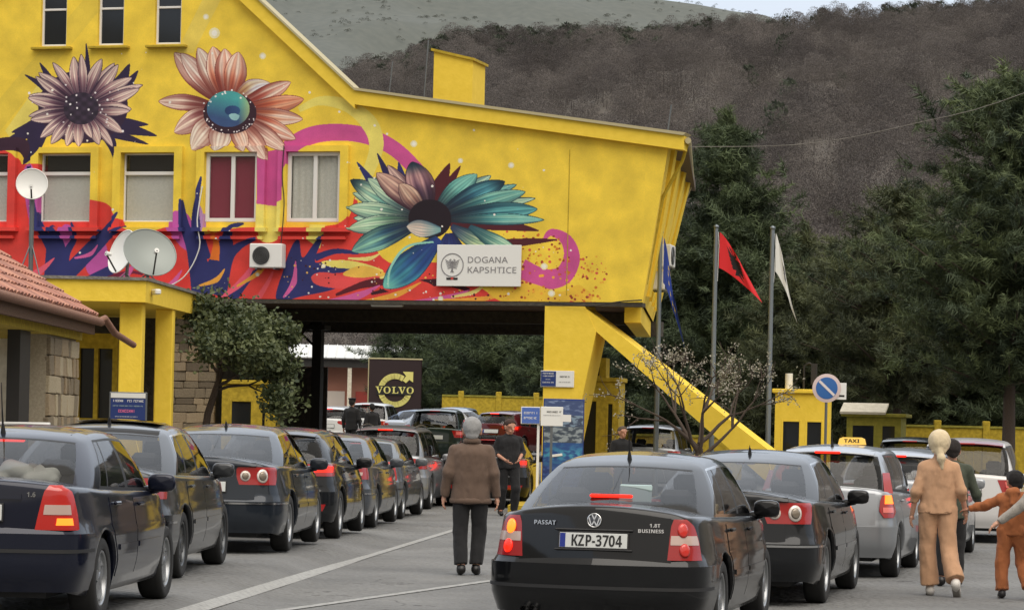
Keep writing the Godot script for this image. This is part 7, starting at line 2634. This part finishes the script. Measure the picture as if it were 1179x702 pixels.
func trees():
	M.bark = grainy(Color8(58, 48, 42), Color8(92, 80, 70), 1.5, 0.95, 6.0, 0.04, 61)
	M.needles = mat(Color.WHITE, 0.75, 0.0, {"vertex_color_use_as_albedo": true, "backlight_enabled": true, "backlight": Color(0.18, 0.2, 0.12)})
	M.leaf = mat(Color.WHITE, 0.6, 0.0, {"vertex_color_use_as_albedo": true, "backlight_enabled": true, "backlight": Color(0.35, 0.4, 0.2)})
	var rng := RandomNumberGenerator.new()
	rng.seed = 77
	tufts = [needle_tuft(rng, 70, 0.62, 0.014), needle_tuft(rng, 62, 0.72, 0.015)]
	var brown := {"dark": Color(0.038, 0.049, 0.024), "light": Color(0.118, 0.134, 0.055)}
	pine("pine_tree", "tall dense dark pine right of the building's slanted end", Vector3(7.3, 0, -95), 12.5, 3.3, {"whorls": 22, "dens": 2.0, "foot": 0.05, "shape": 0.72, "tuft": 1.1})
	pine("pine_tree", "dark pine mostly hidden behind the slanted end wall", Vector3(4.4, 0, -99), 8.6, 2.6, {"whorls": 16, "dens": 1.6, "foot": 0.05, "shape": 0.5})
	pine("pine_tree", "slim sparse pine standing between the two tallest pines", Vector3(10.2, 0, -98), 8.9, 1.9, {"whorls": 15, "dens": 0.7, "keep": 0.75, "foot": 0.3} .merged(brown))
	pine("pine_tree", "open-branched pine left of the tallest right-hand pine", Vector3(11.9, 0, -86), 9.5, 3.0, {"whorls": 16, "dens": 0.9, "foot": 0.28, "shape": 0.6, "rise": 0.3, "keep": 0.85}.merged(brown))
	pine("pine_tree", "big pine cut by the right edge of the photo", Vector3(13.6, 0, -76), 11.6, 3.4, {"whorls": 20, "dens": 1.1, "foot": 0.24, "shape": 0.5, "rise": 0.35, "keep": 0.9, "light": Color(0.112, 0.145, 0.055)})
	pine("pine_tree", "low bushy pine behind the white flag", Vector3(9.1, 0, -90), 6.6, 2.4, {"whorls": 13, "dens": 1.5, "foot": 0.05, "shape": 0.5}.merged(brown))
	pine("pine_tree", "low dark pine behind the no parking sign", Vector3(11.0, 0, -101), 7.4, 2.8, {"whorls": 14, "dens": 1.5, "foot": 0.05, "shape": 0.45})
	pine("pine_tree", "dark pine behind the olive hut", Vector3(14.2, 0, -100), 8.4, 3.0, {"whorls": 15, "dens": 1.5, "foot": 0.08, "shape": 0.45}.merged(brown))
	pine("pine_tree", "shaded pine at the right edge above the yellow wall", Vector3(17.2, 0, -98), 9.6, 3.2, {"whorls": 16, "dens": 1.4, "foot": 0.1, "shape": 0.45})
	pine("pine_tree", "pine filling the gap above the long yellow wall", Vector3(12.9, 0, -108), 9.0, 3.2, {"whorls": 15, "dens": 1.4, "foot": 0.05, "shape": 0.45})
	for q in [["dark pine seen through the passage beside the lorry", -1.6, 150.0, 9.5, 3.2], ["middle one of the dark pines seen through the passage", 0.2, 136.0, 10.0, 3.8], ["dark pine seen through the passage next to the support leg", 3.2, 126.0, 9.0, 3.4], ["far pine behind the others through the passage", -4.4, 160.0, 10.0, 3.6], ["pine showing in the gap under the raking strut", 6.0, 118.0, 8.5, 3.2]]:
		pine("pine_tree", q[0], Vector3(q[1], ground_y(q[1], q[2]), -q[2]), q[3], q[4], {"whorls": 14, "dens": 1.1, "foot": 0.2, "shape": 0.4, "tuft": 1.3})
	# blossom tree in front of the strut
	var o := thing("blossom_tree", "bare spreading tree with pale blossom in front of the raking strut", "tree", Vector3(3.95, 0, -58.6))
	var b := B.new()
	b.tube([Vector3(0, 0, 0), Vector3(0.05, 0.7, 0), Vector3(0.0, 1.3, 0.05)], [0.12, 0.10, 0.085], 8)
	part(o, "trunk", b, M.bark)
	b = B.new()
	var ends := []
	rng.seed = 14
	for k in 7:
		var an := TAU * k / 7.0 + 0.3
		branching(b, rng, Vector3(0.0, 1.1 + 0.05 * k, 0.05), Vector3(cos(an) * 0.9, 0.75, sin(an) * 0.5).normalized(), 0.95, 0.05, 3, ends, 0.06, 0.3)
	part(o, "branches", b, M.bark)
	var xs := []
	var cs := []
	for e in ends:
		if rng.randf() < 0.5: continue
		for k in rng.randi_range(1, 3):
			xs.append(Transform3D(Basis.from_euler(Vector3(rng.randf() * TAU, rng.randf() * TAU, 0)), e + Vector3(rng.randfn(0, 0.05), rng.randfn(0, 0.05), rng.randfn(0, 0.05))))
			cs.append(Color(0.42, 0.38, 0.33).lerp(Color(0.20, 0.20, 0.12), rng.randf() * 0.8))
	multi(o, "blossom", leaf_spray(rng, 7, 0.07, 0.05), xs, cs, M.leaf)
	# leafy tree between canopy and passage
	o = thing("leafy_tree", "small leafy tree growing between the canopy and the passage", "tree", Vector3(-6.25, 0.1, -57.2))
	b = B.new()
	b.tube([Vector3(-0.3, 0, 0), Vector3(-0.12, 0.9, 0.0), Vector3(-0.02, 1.7, 0.02), Vector3(0.25, 2.6, 0)], [0.10, 0.085, 0.075, 0.06], 8)
	part(o, "trunk", b, M.bark)
	b = B.new()
	ends = []
	rng.seed = 26
	for k in 6:
		var an := TAU * k / 6.0
		branching(b, rng, Vector3(0.2, 2.2 + 0.1 * k, 0), Vector3(cos(an) * 0.7 + 0.45, 0.42, sin(an) * 0.6).normalized(), 0.62, 0.04, 3, ends, 0.03, 0.3)
	part(o, "branches", b, M.bark)
	for v in 2:
		xs = []
		cs = []
		for e in ends:
			if e.y < 1.9 or e.y > 4.9: continue
			if rng.randf() < (0.75 if e.y > 3.9 else 0.35): continue
			for k in 2:
				xs.append(Transform3D(Basis.from_euler(Vector3(rng.randf() * TAU, rng.randf() * TAU, 0)).scaled(Vector3.ONE * rng.randf_range(0.7, 1.2)), e + Vector3(rng.randfn(0, 0.12), rng.randfn(0, 0.12), rng.randfn(0, 0.12))))
				cs.append(Color(0.035, 0.055, 0.025).lerp(Color(0.11, 0.13, 0.05), rng.randf()))
		multi(o, "crown", leaf_spray(rng, 16, 0.3, 0.11), xs, cs, M.leaf)
# ---------------------------------------------------------------- people
var fold := FastNoiseLite.new()

# joins tapered bones [a, b, ra, rb, (cut point, cut normal)] into one smooth skin
func skin(b: B, bones: Array, cell: float, k: float, wrinkle := 0.0, wfreq := 14.0):
	var lo := Vector3.ONE * 1e9
	var hi := -lo
	for q in bones:
		var r: float = maxf(q[2], q[3]) + cell * 3.0
		for e in [q[0], q[1]]:
			lo = lo.min(e - Vector3.ONE * r); hi = hi.max(e + Vector3.ONE * r)
	var nx := int((hi.x - lo.x) / cell) + 2
	var ny := int((hi.y - lo.y) / cell) + 2
	var nz := int((hi.z - lo.z) / cell) + 2
	var g := PackedFloat32Array()
	g.resize(nx * ny * nz)
	g.fill(1.0)
	for q in bones:
		var a: Vector3 = q[0]
		var ab: Vector3 = q[1] - a
		var l2 := maxf(ab.length_squared(), 1e-8)
		var ra: float = q[2]
		var rb: float = q[3]
		var m := maxf(ra, rb) + k + cell * 2.0
		var l := (a.min(q[1]) - Vector3.ONE * m - lo) / cell
		var h := (a.max(q[1]) + Vector3.ONE * m - lo) / cell
		var cut: bool = q.size() > 5
		for z in range(maxi(0, int(l.z)), mini(nz, int(h.z) + 2)):
			for y in range(maxi(0, int(l.y)), mini(ny, int(h.y) + 2)):
				var row := (z * ny + y) * nx
				for x in range(maxi(0, int(l.x)), mini(nx, int(h.x) + 2)):
					var p := lo + Vector3(x, y, z) * cell
					var t := clampf((p - a).dot(ab) / l2, 0.0, 1.0)
					var d := p.distance_to(a + ab * t) - lerpf(ra, rb, t)
					if cut: d = maxf(d, (p - q[4]).dot(q[5]))
					var o := g[row + x]
					var hh := maxf(k - absf(o - d), 0.0) / k
					g[row + x] = minf(o, d) - hh * hh * k * 0.25
	if wrinkle > 0.0:
		for z in nz:
			for y in ny:
				for x in nx:
					var i := (z * ny + y) * nx + x
					if absf(g[i]) < 0.06:
						var p := lo + Vector3(x, y, z) * cell
						g[i] += fold.get_noise_3d(p.x * wfreq, p.y * wfreq * 0.55, p.z * wfreq) * wrinkle
	var ids := {}
	var sx := 1
	var sy := nx
	var sz := nx * ny
	var off := [0, sx, sy, sx + sy, sz, sx + sz, sy + sz, sx + sy + sz]
	var cv := [Vector3(0, 0, 0), Vector3(1, 0, 0), Vector3(0, 1, 0), Vector3(1, 1, 0), Vector3(0, 0, 1), Vector3(1, 0, 1), Vector3(0, 1, 1), Vector3(1, 1, 1)]
	var edges := [[0, 1], [2, 3], [4, 5], [6, 7], [0, 2], [1, 3], [4, 6], [5, 7], [0, 4], [1, 5], [2, 6], [3, 7]]
	for z in nz - 1:
		for y in ny - 1:
			for x in nx - 1:
				var i := x + y * sy + z * sz
				if absf(g[i]) > cell * 2.0: continue
				var s := 0
				for c in 8:
					if g[i + off[c]] < 0.0: s += 1
				if s == 0 or s == 8: continue
				var p := Vector3.ZERO
				var n := 0
				for e in edges:
					var d0 := g[i + off[e[0]]]
					var d1 := g[i + off[e[1]]]
					if (d0 < 0.0) != (d1 < 0.0):
						p += cv[e[0]].lerp(cv[e[1]], d0 / (d0 - d1))
						n += 1
				p = p / n
				var gr := Vector3(g[i + 1] - g[i] + g[i + 1 + sy] - g[i + sy] + g[i + 1 + sz] - g[i + sz], g[i + sy] - g[i] + g[i + sy + 1] - g[i + 1] + g[i + sy + sz] - g[i + sz], g[i + sz] - g[i] + g[i + sz + 1] - g[i + 1] + g[i + sz + sy] - g[i + sy])
				ids[i] = b.vert(lo + (Vector3(x, y, z) + p) * cell, gr.normalized())
	for i in ids:
		for ax in 3:
			var st: int = [sx, sy, sz][ax]
			var u: int = [sy, sz, sx][ax]
			var w: int = [sz, sx, sy][ax]
			var d0 := g[i]
			var d1 := g[i + st]
			if (d0 < 0.0) == (d1 < 0.0): continue
			if not (ids.has(i - u) and ids.has(i - w) and ids.has(i - u - w)): continue
			var q := [ids[i], ids[i - u], ids[i - u - w], ids[i - w]]
			if d0 < 0.0: b.idx.append_array(PackedInt32Array([q[0], q[2], q[1], q[0], q[3], q[2]]))
			else: b.idx.append_array(PackedInt32Array([q[0], q[1], q[2], q[0], q[2], q[3]]))

func hand_bones(wr: Vector3, dir: Vector3, palm_n: Vector3, thumb_side: Vector3, curl: float, s: float) -> Array:
	var o := []
	var side := thumb_side.normalized()
	o.append([wr, wr + dir * 0.05 * s + side * 0.012 * s, 0.024 * s, 0.026 * s])
	o.append([wr + dir * 0.03 * s + side * 0.02 * s, wr + dir * 0.085 * s + side * 0.026 * s, 0.017 * s, 0.015 * s])
	o.append([wr + dir * 0.03 * s - side * 0.02 * s, wr + dir * 0.08 * s - side * 0.026 * s, 0.017 * s, 0.014 * s])
	for f in 4:
		var k := wr + dir * (0.088 - absf(f - 1.3) * 0.004) * s + side * (0.032 - f * 0.021) * s
		var L: float = [0.068, 0.076, 0.070, 0.055][f] * s
		var d1 := (dir + palm_n * curl).normalized()
		var d2 := (dir + palm_n * curl * 2.6).normalized()
		o.append([k, k + d1 * L * 0.5, 0.0095 * s, 0.0088 * s])
		o.append([k + d1 * L * 0.5, k + d1 * L * 0.5 + d2 * L * 0.5, 0.0088 * s, 0.0072 * s])
	var t := wr + dir * 0.025 * s + side * 0.03 * s
	var td := (dir * 0.8 + side * 0.6 + palm_n * 0.3).normalized()
	o.append([t, t + td * 0.045 * s, 0.013 * s, 0.0105 * s])
	o.append([t + td * 0.045 * s, t + td * 0.045 * s + (td + palm_n * 0.4).normalized() * 0.03 * s, 0.0105 * s, 0.0085 * s])
	return o

# J: joints for the pose, facing -z; s scales the whole figure
func make_person(label: String, at: Vector3, heading: float, tall: float, J: Dictionary, look: Dictionary, group := "") -> Node3D:
	var root := thing("person", label, "person", at, -deg_to_rad(heading), group)
	var s := tall / 1.74
	var j := {"head": Vector3(0, 1.60, -0.02), "neck": Vector3(0, 1.47, 0), "chest": Vector3(0, 1.30, 0), "waist": Vector3(0, 1.08, 0), "hip": Vector3(0, 0.95, 0),
		"sl": Vector3(-0.18, 1.395, 0.0), "sr": Vector3(0.18, 1.395, 0.0), "el": Vector3(-0.25, 1.12, 0.02), "er": Vector3(0.25, 1.12, 0.02), "wl": Vector3(-0.27, 0.87, -0.05), "wr": Vector3(0.27, 0.87, -0.05),
		"hl": Vector3(-0.095, 0.92, 0), "hr": Vector3(0.095, 0.92, 0), "kl": Vector3(-0.10, 0.50, -0.02), "kr": Vector3(0.10, 0.50, -0.02), "al": Vector3(-0.10, 0.09, 0.02), "ar": Vector3(0.10, 0.09, 0.02), "tl": Vector3(-0.11, 0.03, -0.14), "tr": Vector3(0.11, 0.03, -0.14)}
	j.merge(J, true)
	for k in j: j[k] = j[k] * s
	var hs: float = look.get("head_scale", 1.0) * s
	var fine: float = look.get("cell", 0.02)
	var hd: Vector3 = j.head
	var yaw: float = look.get("head_yaw", 0.0)
	var hb := Basis(Vector3.UP, yaw) * Basis(Vector3.RIGHT, look.get("head_tilt", 0.0))
	var H := func(x: float, y: float, z: float) -> Vector3: return hd + hb * (Vector3(x, y, z) * hs)
	# skin: one body
	var b := B.new()
	var bones := [[j.neck - Vector3(0, 0.05 * s, 0), hd - Vector3(0, 0.06 * hs, 0), 0.058 * s, 0.054 * s], [j.chest, j.waist, 0.10 * s, 0.095 * s], [j.waist, j.hip, 0.095 * s, 0.10 * s], [j.sl - Vector3(0, 0.03 * s, 0), j.sr - Vector3(0, 0.03 * s, 0), 0.036 * s, 0.036 * s]]
	for e in ["l", "r"]:
		bones.append([j["s" + e] - Vector3(0, 0.03 * s, 0), j["e" + e], 0.036 * s, 0.036 * s])
		bones.append([j["e" + e], j["w" + e], 0.037 * s, 0.026 * s])
		bones.append([j["h" + e], j["k" + e], 0.07 * s, 0.05 * s])
		bones.append([j["k" + e], j["a" + e], 0.05 * s, 0.034 * s])
		bones.append([j["a" + e], j["t" + e], 0.034 * s, 0.03 * s])
	skin(b, bones, fine, 0.05)
	var hc: float = look.get("hcell", 0.010)
	skin(b, [[H.call(0, 0.035, 0.015), H.call(0, 0.045, -0.02), 0.082 * hs, 0.078 * hs], [H.call(0, -0.02, -0.03), H.call(0, -0.085, -0.055), 0.066 * hs, 0.036 * hs], [H.call(0, 0.01, 0.03), H.call(0, -0.05, 0.01), 0.074 * hs, 0.056 * hs],
		[H.call(0, 0.02, -0.10), H.call(0, -0.025, -0.122), 0.010 * hs, 0.017 * hs], [H.call(-0.03, -0.062, -0.088), H.call(0.03, -0.062, -0.088), 0.009 * hs, 0.009 * hs],
		[H.call(-0.05, 0.034, -0.074), H.call(0.05, 0.034, -0.074), 0.018 * hs, 0.018 * hs],
		[H.call(-0.084, 0.012, 0.0), H.call(-0.086, -0.03, -0.008), 0.018 * hs, 0.012 * hs], [H.call(0.084, 0.012, 0.0), H.call(0.086, -0.03, -0.008), 0.018 * hs, 0.012 * hs]], hc, 0.03)
	for e in ["l", "r"]:
		var wr: Vector3 = j["w" + e]
		var dir: Vector3 = look.get("hand_dir_" + e, (wr - j["e" + e]).normalized())
		var inward := Vector3(1 if e == "l" else -1, 0, 0)
		var fwd := Vector3(0, 0, -1)
		var pn: Vector3 = (inward - dir * inward.dot(dir)).normalized()
		var ts: Vector3 = (fwd - dir * fwd.dot(dir))
		if ts.length() < 0.2: ts = Vector3.UP - dir * Vector3.UP.dot(dir)
		ts = ts.normalized()
		skin(b, hand_bones(wr, dir, pn, ts, look.get("curl", 0.35), s), look.get("hand_cell", 0.007), 0.008)
	var body := part(root, "body", b, look.skin)
	for sx in [-1, 1]:
		b = B.new()
		b.lathe([Vector2(0.0, -0.009 * hs), Vector2(0.009 * hs, 0.0), Vector2(0.0, 0.009 * hs)], 8, Transform3D(Basis.IDENTITY, H.call(sx * 0.031, 0.012, -0.088)))
		part(body, "eye", b, M.black)
	# upper garment
	b = B.new()
	var hem: float = look.get("hem", 0.78) * s
	var wd: float = look.get("width", 1.0)
	var up := Vector3.UP
	var hemp := Vector3(0, hem, 0)
	var tb := []
	for sx in [-1.0, 1.0]:
		tb.append([j.chest + Vector3(sx * 0.078 * s * wd, 0.02 * s, 0), j.waist + Vector3(sx * 0.072 * s * wd, 0, 0), 0.113 * s * wd, 0.108 * s * wd])
		tb.append([j.waist + Vector3(sx * 0.072 * s * wd, 0, 0), Vector3(j.hip.x + sx * 0.08 * s * wd, hem, j.hip.z), 0.108 * s * wd, 0.118 * s * wd * look.get("flare", 1.0), hemp, -up])
		var e := "l" if sx < 0 else "r"
		var sl: float = look.get("sleeve", 1.0)
		tb.append([j.neck + Vector3(sx * 0.03 * s, -0.06 * s, 0), j["s" + e] + Vector3(0, -0.015 * s, 0), 0.068 * s, 0.058 * s])
		tb.append([j["s" + e] + Vector3(0, -0.02 * s, 0), j["e" + e], 0.064 * s * look.get("arm", 1.0), 0.058 * s * look.get("arm", 1.0)])
		var cuff: Vector3 = j["e" + e].lerp(j["w" + e], sl)
		tb.append([j["e" + e], cuff, 0.057 * s * look.get("arm", 1.0), 0.043 * s * look.get("arm", 1.0), cuff, (cuff - j["e" + e]).normalized()])
	if look.get("hood", false):
		tb.append([j.neck + Vector3(-0.05, -0.02, 0.09) * s, j.neck + Vector3(0.05, -0.02, 0.09) * s, 0.05 * s, 0.05 * s])
		tb.append([j.neck + Vector3(0, -0.03, 0.10) * s, j.neck + Vector3(0, -0.16, 0.13) * s, 0.075 * s, 0.04 * s])
	tb.append([j.chest + Vector3(0, 0.03 * s, 0), j.waist, 0.122 * s * wd, 0.112 * s * wd])
	tb.append([j.waist, Vector3(j.hip.x, hem, j.hip.z), 0.112 * s * wd, 0.12 * s * wd * look.get("flare", 1.0), hemp, -up])
	tb.append([j.chest + Vector3(0, 0.06 * s, 0), j.neck - Vector3(0, 0.02 * s, 0), 0.11 * s, 0.068 * s])
	skin(b, tb, fine * 0.85, 0.03, look.get("wrinkle", 0.014), look.get("wfreq", 8.0))
	part(root, look.get("top_name", "jacket"), b, look.top)
	if look.get("collar", false):
		b = B.new()
		var ring := []
		for k in 17:
			var an := TAU * k / 16.0
			ring.append(j.neck + Vector3(cos(an) * 0.082, 0.012 + 0.012 * sin(an), sin(an) * 0.078) * s)
		b.tube(ring, 0.02 * s, 8, false, 1.6)
		part(root, "collar", b, look.top)
		b = B.new()
		ring = []
		for k in 33:
			var an := TAU * k / 32.0
			ring.append(Vector3(cos(an) * 0.195 * wd, look.hem + 0.025, sin(an) * 0.118 * wd) * s)
		b.tube(ring, 0.017 * s, 8, false, 1.8)
		part(root, "waistband", b, look.top)
	# trousers
	b = B.new()
	var lb := []
	var lw: float = look.get("leg", 1.0)
	for sx in [-1.0, 1.0]:
		var e := "l" if sx < 0 else "r"
		lb.append([j.hip + Vector3(sx * 0.05 * s, 0.04 * s, 0), j["h" + e], 0.115 * s, 0.105 * s])
		lb.append([j["h" + e], j["k" + e], 0.10 * s * (0.5 + lw * 0.5), 0.073 * s * lw])
		var an: Vector3 = j["k" + e].lerp(j["a" + e], look.get("leg_end", 0.93))
		lb.append([j["k" + e], an, 0.073 * s * lw, look.get("cuff", 0.062) * s * lw, an, (an - j["k" + e]).normalized()])
	skin(b, lb, fine * 0.85, 0.03, look.get("wrinkle", 0.014), 7.0)
	part(root, "trousers", b, look.bottom)
	for e in ["l", "r"]:
		b = B.new()
		var a: Vector3 = j["a" + e]
		var t: Vector3 = j["t" + e]
		skin(b, [[a + (a - t).normalized() * 0.03 * s + Vector3(0, -0.035 * s, 0), t, 0.045 * s, 0.04 * s], [a, a + Vector3(0, -0.03 * s, 0), 0.046 * s, 0.045 * s]], 0.012, 0.03)
		part(root, "shoe", b, look.shoe)
		if look.has("sole"):
			b = B.new()
			var dv := (t - a)
			b.cbox((a + t) * 0.5 + Vector3(0, -0.05 * s, 0) - dv.normalized() * 0.01, Vector3(0.085 * s, 0.025 * s, dv.length() + 0.1 * s), 0.01, Basis.looking_at(dv.normalized(), Vector3.UP))
			part(root, "sole", b, look.sole)
	# hair
	if look.has("hair"):
		b = B.new()
		var hr: float = look.get("hair_r", 1.0)
		var face: Vector3 = H.call(0, 0.05, -0.05)
		var fn: Vector3 = (hb * Vector3(0, -0.75, -0.7)).normalized()
		var hbn := [[H.call(0, 0.045, 0.02), H.call(0, 0.055, -0.02), 0.094 * hs * hr, 0.089 * hs * hr, face, fn], [H.call(0, 0.0, 0.035), H.call(0, look.get("hair_low", -0.03), 0.04), 0.082 * hs * hr, 0.07 * hs * hr, face, fn]]
		if look.get("ponytail", false):
			hbn.append([H.call(0, -0.05, 0.10), H.call(0.02, -0.13, 0.12), 0.03 * hs, 0.04 * hs])
			hbn.append([H.call(0.02, -0.13, 0.12), H.call(0.03, -0.23, 0.115), 0.04 * hs, 0.016 * hs])
		skin(b, hbn, hc, 0.025, 0.007, 22.0)
		part(root, "hair", b, look.hair)
	if look.has("cap"):
		b = B.new()
		b.lathe([Vector2(0.095 * hs, -0.02 * hs), Vector2(0.10 * hs, 0.02 * hs), Vector2(0.125 * hs, 0.06 * hs), Vector2(0.12 * hs, 0.075 * hs), Vector2(0.0, 0.085 * hs)], 20, Transform3D(hb, H.call(0, 0.075, 0)))
		b.cbox(H.call(0, 0.055, -0.12), Vector3(0.13, 0.012, 0.07) * hs, 0.004, hb * Basis(Vector3.RIGHT, 0.3))
		part(root, "cap", b, look.cap)
	return root

func cloth(lo: Color, hi: Color, sd: int, scale := 4.0) -> StandardMaterial3D:
	var m := grainy(lo, hi, scale, 0.95, 0.0, 0.05, sd)
	m.uv1_world_triplanar = false
	m.rim_enabled = true
	m.rim = 0.12
	return m

func people():
	fold.seed = 2
	fold.frequency = 1.0
	fold.fractal_octaves = 3
	var sk := mat(Color8(196, 150, 126), 0.55, 0.0, {"subsurf_scatter_enabled": true, "subsurf_scatter_strength": 0.15})
	var sk2 := mat(Color8(180, 132, 108), 0.55, 0.0, {"subsurf_scatter_enabled": true, "subsurf_scatter_strength": 0.15})
	var black_cloth := cloth(Color8(22, 22, 24), Color8(36, 36, 38), 71)
	var shoe_black := mat(Color8(24, 22, 22), 0.4)
	var V := func(x: float, y: float, z: float) -> Vector3: return Vector3(x, y, z)
	make_person("grey haired man in brown jacket walking away up the road", Vector3(-0.44, 0, -30.7), 1, 1.73,
		{"el": V.call(-0.255, 1.13, 0.04), "er": V.call(0.255, 1.13, 0.04), "wl": V.call(-0.295, 0.87, -0.02), "wr": V.call(0.29, 0.87, 0.0), "kl": V.call(-0.11, 0.49, 0.0), "kr": V.call(0.10, 0.50, -0.06), "al": V.call(-0.085, 0.09, 0.10), "ar": V.call(0.075, 0.09, 0.0), "tl": V.call(-0.10, 0.035, -0.05), "tr": V.call(0.085, 0.03, -0.16)},
		{"skin": sk, "top": cloth(Color8(92, 74, 63), Color8(102, 84, 72), 72), "bottom": black_cloth, "shoe": shoe_black, "hair": cloth(Color8(120, 120, 120), Color8(160, 160, 160), 73, 12.0), "hem": 0.80, "width": 1.13, "arm": 1.1, "head_scale": 1.12, "flare": 0.97, "collar": true, "leg": 1.12, "cell": 0.016, "hair_low": -0.04, "wrinkle": 0.011, "cuff": 0.07})
	make_person("officer in black uniform facing us beside the dark car", Vector3(-0.05, 0, -51.7), 168, 1.8,
		{"el": V.call(-0.26, 1.14, 0.03), "er": V.call(0.26, 1.14, 0.03), "wl": V.call(-0.14, 1.02, -0.24), "wr": V.call(0.10, 1.0, -0.26), "kl": V.call(-0.12, 0.50, -0.10), "al": V.call(-0.12, 0.09, 0.02), "tl": V.call(-0.13, 0.03, -0.13), "kr": V.call(0.10, 0.5, 0.0), "ar": V.call(0.10, 0.10, 0.14), "tr": V.call(0.11, 0.04, 0.0)},
		{"skin": sk2, "top": black_cloth, "bottom": black_cloth, "shoe": shoe_black, "hair": mat(Color8(60, 44, 38), 0.9), "hem": 0.86, "width": 1.08, "head_yaw": 0.35, "head_tilt": -0.15, "sleeve": 0.3, "head_scale": 1.08, "top_name": "uniform_shirt", "leg": 1.15})
	var tan_a := cloth(Color8(178, 138, 106), Color8(190, 150, 118), 74)
	make_person("blonde woman in camel top and wide trousers walking with a child", Vector3(4.42, 0, -28.7), 8, 1.69,
		{"head": V.call(0.0, 1.60, -0.01), "sl": V.call(-0.155, 1.375, 0.0), "sr": V.call(0.155, 1.375, 0.0), "el": V.call(-0.232, 1.10, 0.04), "wl": V.call(-0.27, 0.86, -0.05), "er": V.call(0.245, 1.12, 0.03), "wr": V.call(0.29, 0.90, -0.10), "kl": V.call(-0.10, 0.50, -0.05), "al": V.call(-0.06, 0.08, -0.06), "tl": V.call(-0.07, 0.03, -0.20), "kr": V.call(0.12, 0.50, 0.04), "ar": V.call(0.20, 0.16, 0.26), "tr": V.call(0.22, 0.06, 0.14)},
		{"skin": sk, "top": tan_a, "bottom": tan_a, "shoe": mat(Color8(214, 210, 204), 0.6), "sole": mat(Color8(150, 146, 140), 0.7), "hair": cloth(Color8(186, 168, 136), Color8(216, 200, 168), 75, 14.0), "ponytail": true, "hem": 0.88, "width": 0.99, "flare": 1.06, "sleeve": 0.45, "arm": 1.0, "head_scale": 1.06, "leg": 1.16, "cuff": 0.086, "leg_end": 0.92, "cell": 0.016, "hair_r": 1.2, "top_name": "top", "wrinkle": 0.013, "hair_low": -0.05})
	var rust := cloth(Color8(156, 92, 52), Color8(168, 102, 62), 76)
	make_person("black haired child in rust tracksuit with arm stretched to the woman", Vector3(5.16, 0, -28.5), 12, 1.31,
		{"sl": V.call(-0.175, 1.36, 0.0), "el": V.call(-0.36, 1.26, -0.10), "wl": V.call(-0.60, 1.20, -0.16), "er": V.call(0.24, 1.12, 0.0), "wr": V.call(0.2, 0.95, -0.2), "kl": V.call(-0.13, 0.48, 0.0), "al": V.call(-0.12, 0.09, 0.05), "tl": V.call(-0.15, 0.035, -0.10), "kr": V.call(0.14, 0.50, -0.06), "ar": V.call(0.24, 0.14, 0.18), "tr": V.call(0.26, 0.06, 0.05), "head": V.call(0.02, 1.58, -0.03)},
		{"skin": sk2, "top": rust, "bottom": rust, "shoe": mat(Color8(34, 32, 34), 0.5), "sole": mat(Color8(200, 196, 190), 0.6), "hair": cloth(Color8(16, 14, 14), Color8(30, 26, 26), 77, 12.0), "hem": 0.86, "width": 1.02, "arm": 1.2, "leg": 1.25, "cuff": 0.07, "head_scale": 1.2, "head_yaw": 0.5, "head_tilt": -0.1, "cell": 0.014, "hair_r": 1.05, "hood": true, "top_name": "tracksuit_top", "wrinkle": 0.018})
	make_person("adult in pale checked sleeve reaching in at the right edge", Vector3(5.56, 0, -28.05), 8, 1.72,
		{"el": V.call(-0.36, 1.00, 0.0), "wl": V.call(-0.62, 0.80, -0.04), "kl": V.call(-0.12, 0.5, 0.0), "al": V.call(-0.26, 0.09, 0.06), "tl": V.call(-0.28, 0.03, -0.10)},
		{"skin": sk, "top": cloth(Color8(60, 56, 52), Color8(240, 232, 220), 78, 16.0), "bottom": cloth(Color8(70, 72, 80), Color8(90, 92, 100), 79), "shoe": mat(Color8(190, 186, 180), 0.6), "hair": mat(Color8(70, 54, 44), 0.9), "hem": 0.85, "cell": 0.018})
	make_person("person in dark green patterned top half hidden by the camel woman", Vector3(4.86, 0, -30.6), 6, 1.62,
		{"er": V.call(0.29, 1.10, -0.05), "wr": V.call(0.33, 0.98, -0.24)},
		{"skin": sk2, "top": cloth(Color8(22, 28, 24), Color8(110, 116, 96), 80, 10.0), "bottom": black_cloth, "shoe": shoe_black, "hair": mat(Color8(34, 28, 26), 0.9), "hem": 0.8, "cell": 0.02, "hair_r": 1.05})
	var far := {"skin": sk2, "top": black_cloth, "bottom": black_cloth, "shoe": shoe_black, "hem": 0.82, "cell": 0.026, "hcell": 0.016, "hand_cell": 0.011, "wrinkle": 0.0, "top_name": "uniform_jacket"}
	make_person("distant officer in peaked cap, back turned, beside white car", Vector3(-4.86, ground_y(-4.8, 84), -84), 20, 1.80, {}, far.merged({"cap": mat(Color8(20, 22, 30), 0.7), "hair": mat(Color8(30, 26, 24), 0.9)}), "officers beyond the passage")
	make_person("shorter distant officer right of the one with the cap", Vector3(-4.24, ground_y(-4.2, 84), -84), -30, 1.66, {}, far.merged({"hair": mat(Color8(26, 24, 24), 0.9)}), "officers beyond the passage")
	make_person("man in black shirt standing by the kiosk behind the black saloon", Vector3(2.32, 0, -58.6), 150, 1.74, {}, far.merged({"hair": mat(Color8(90, 78, 66), 0.9), "top_name": "shirt"}))
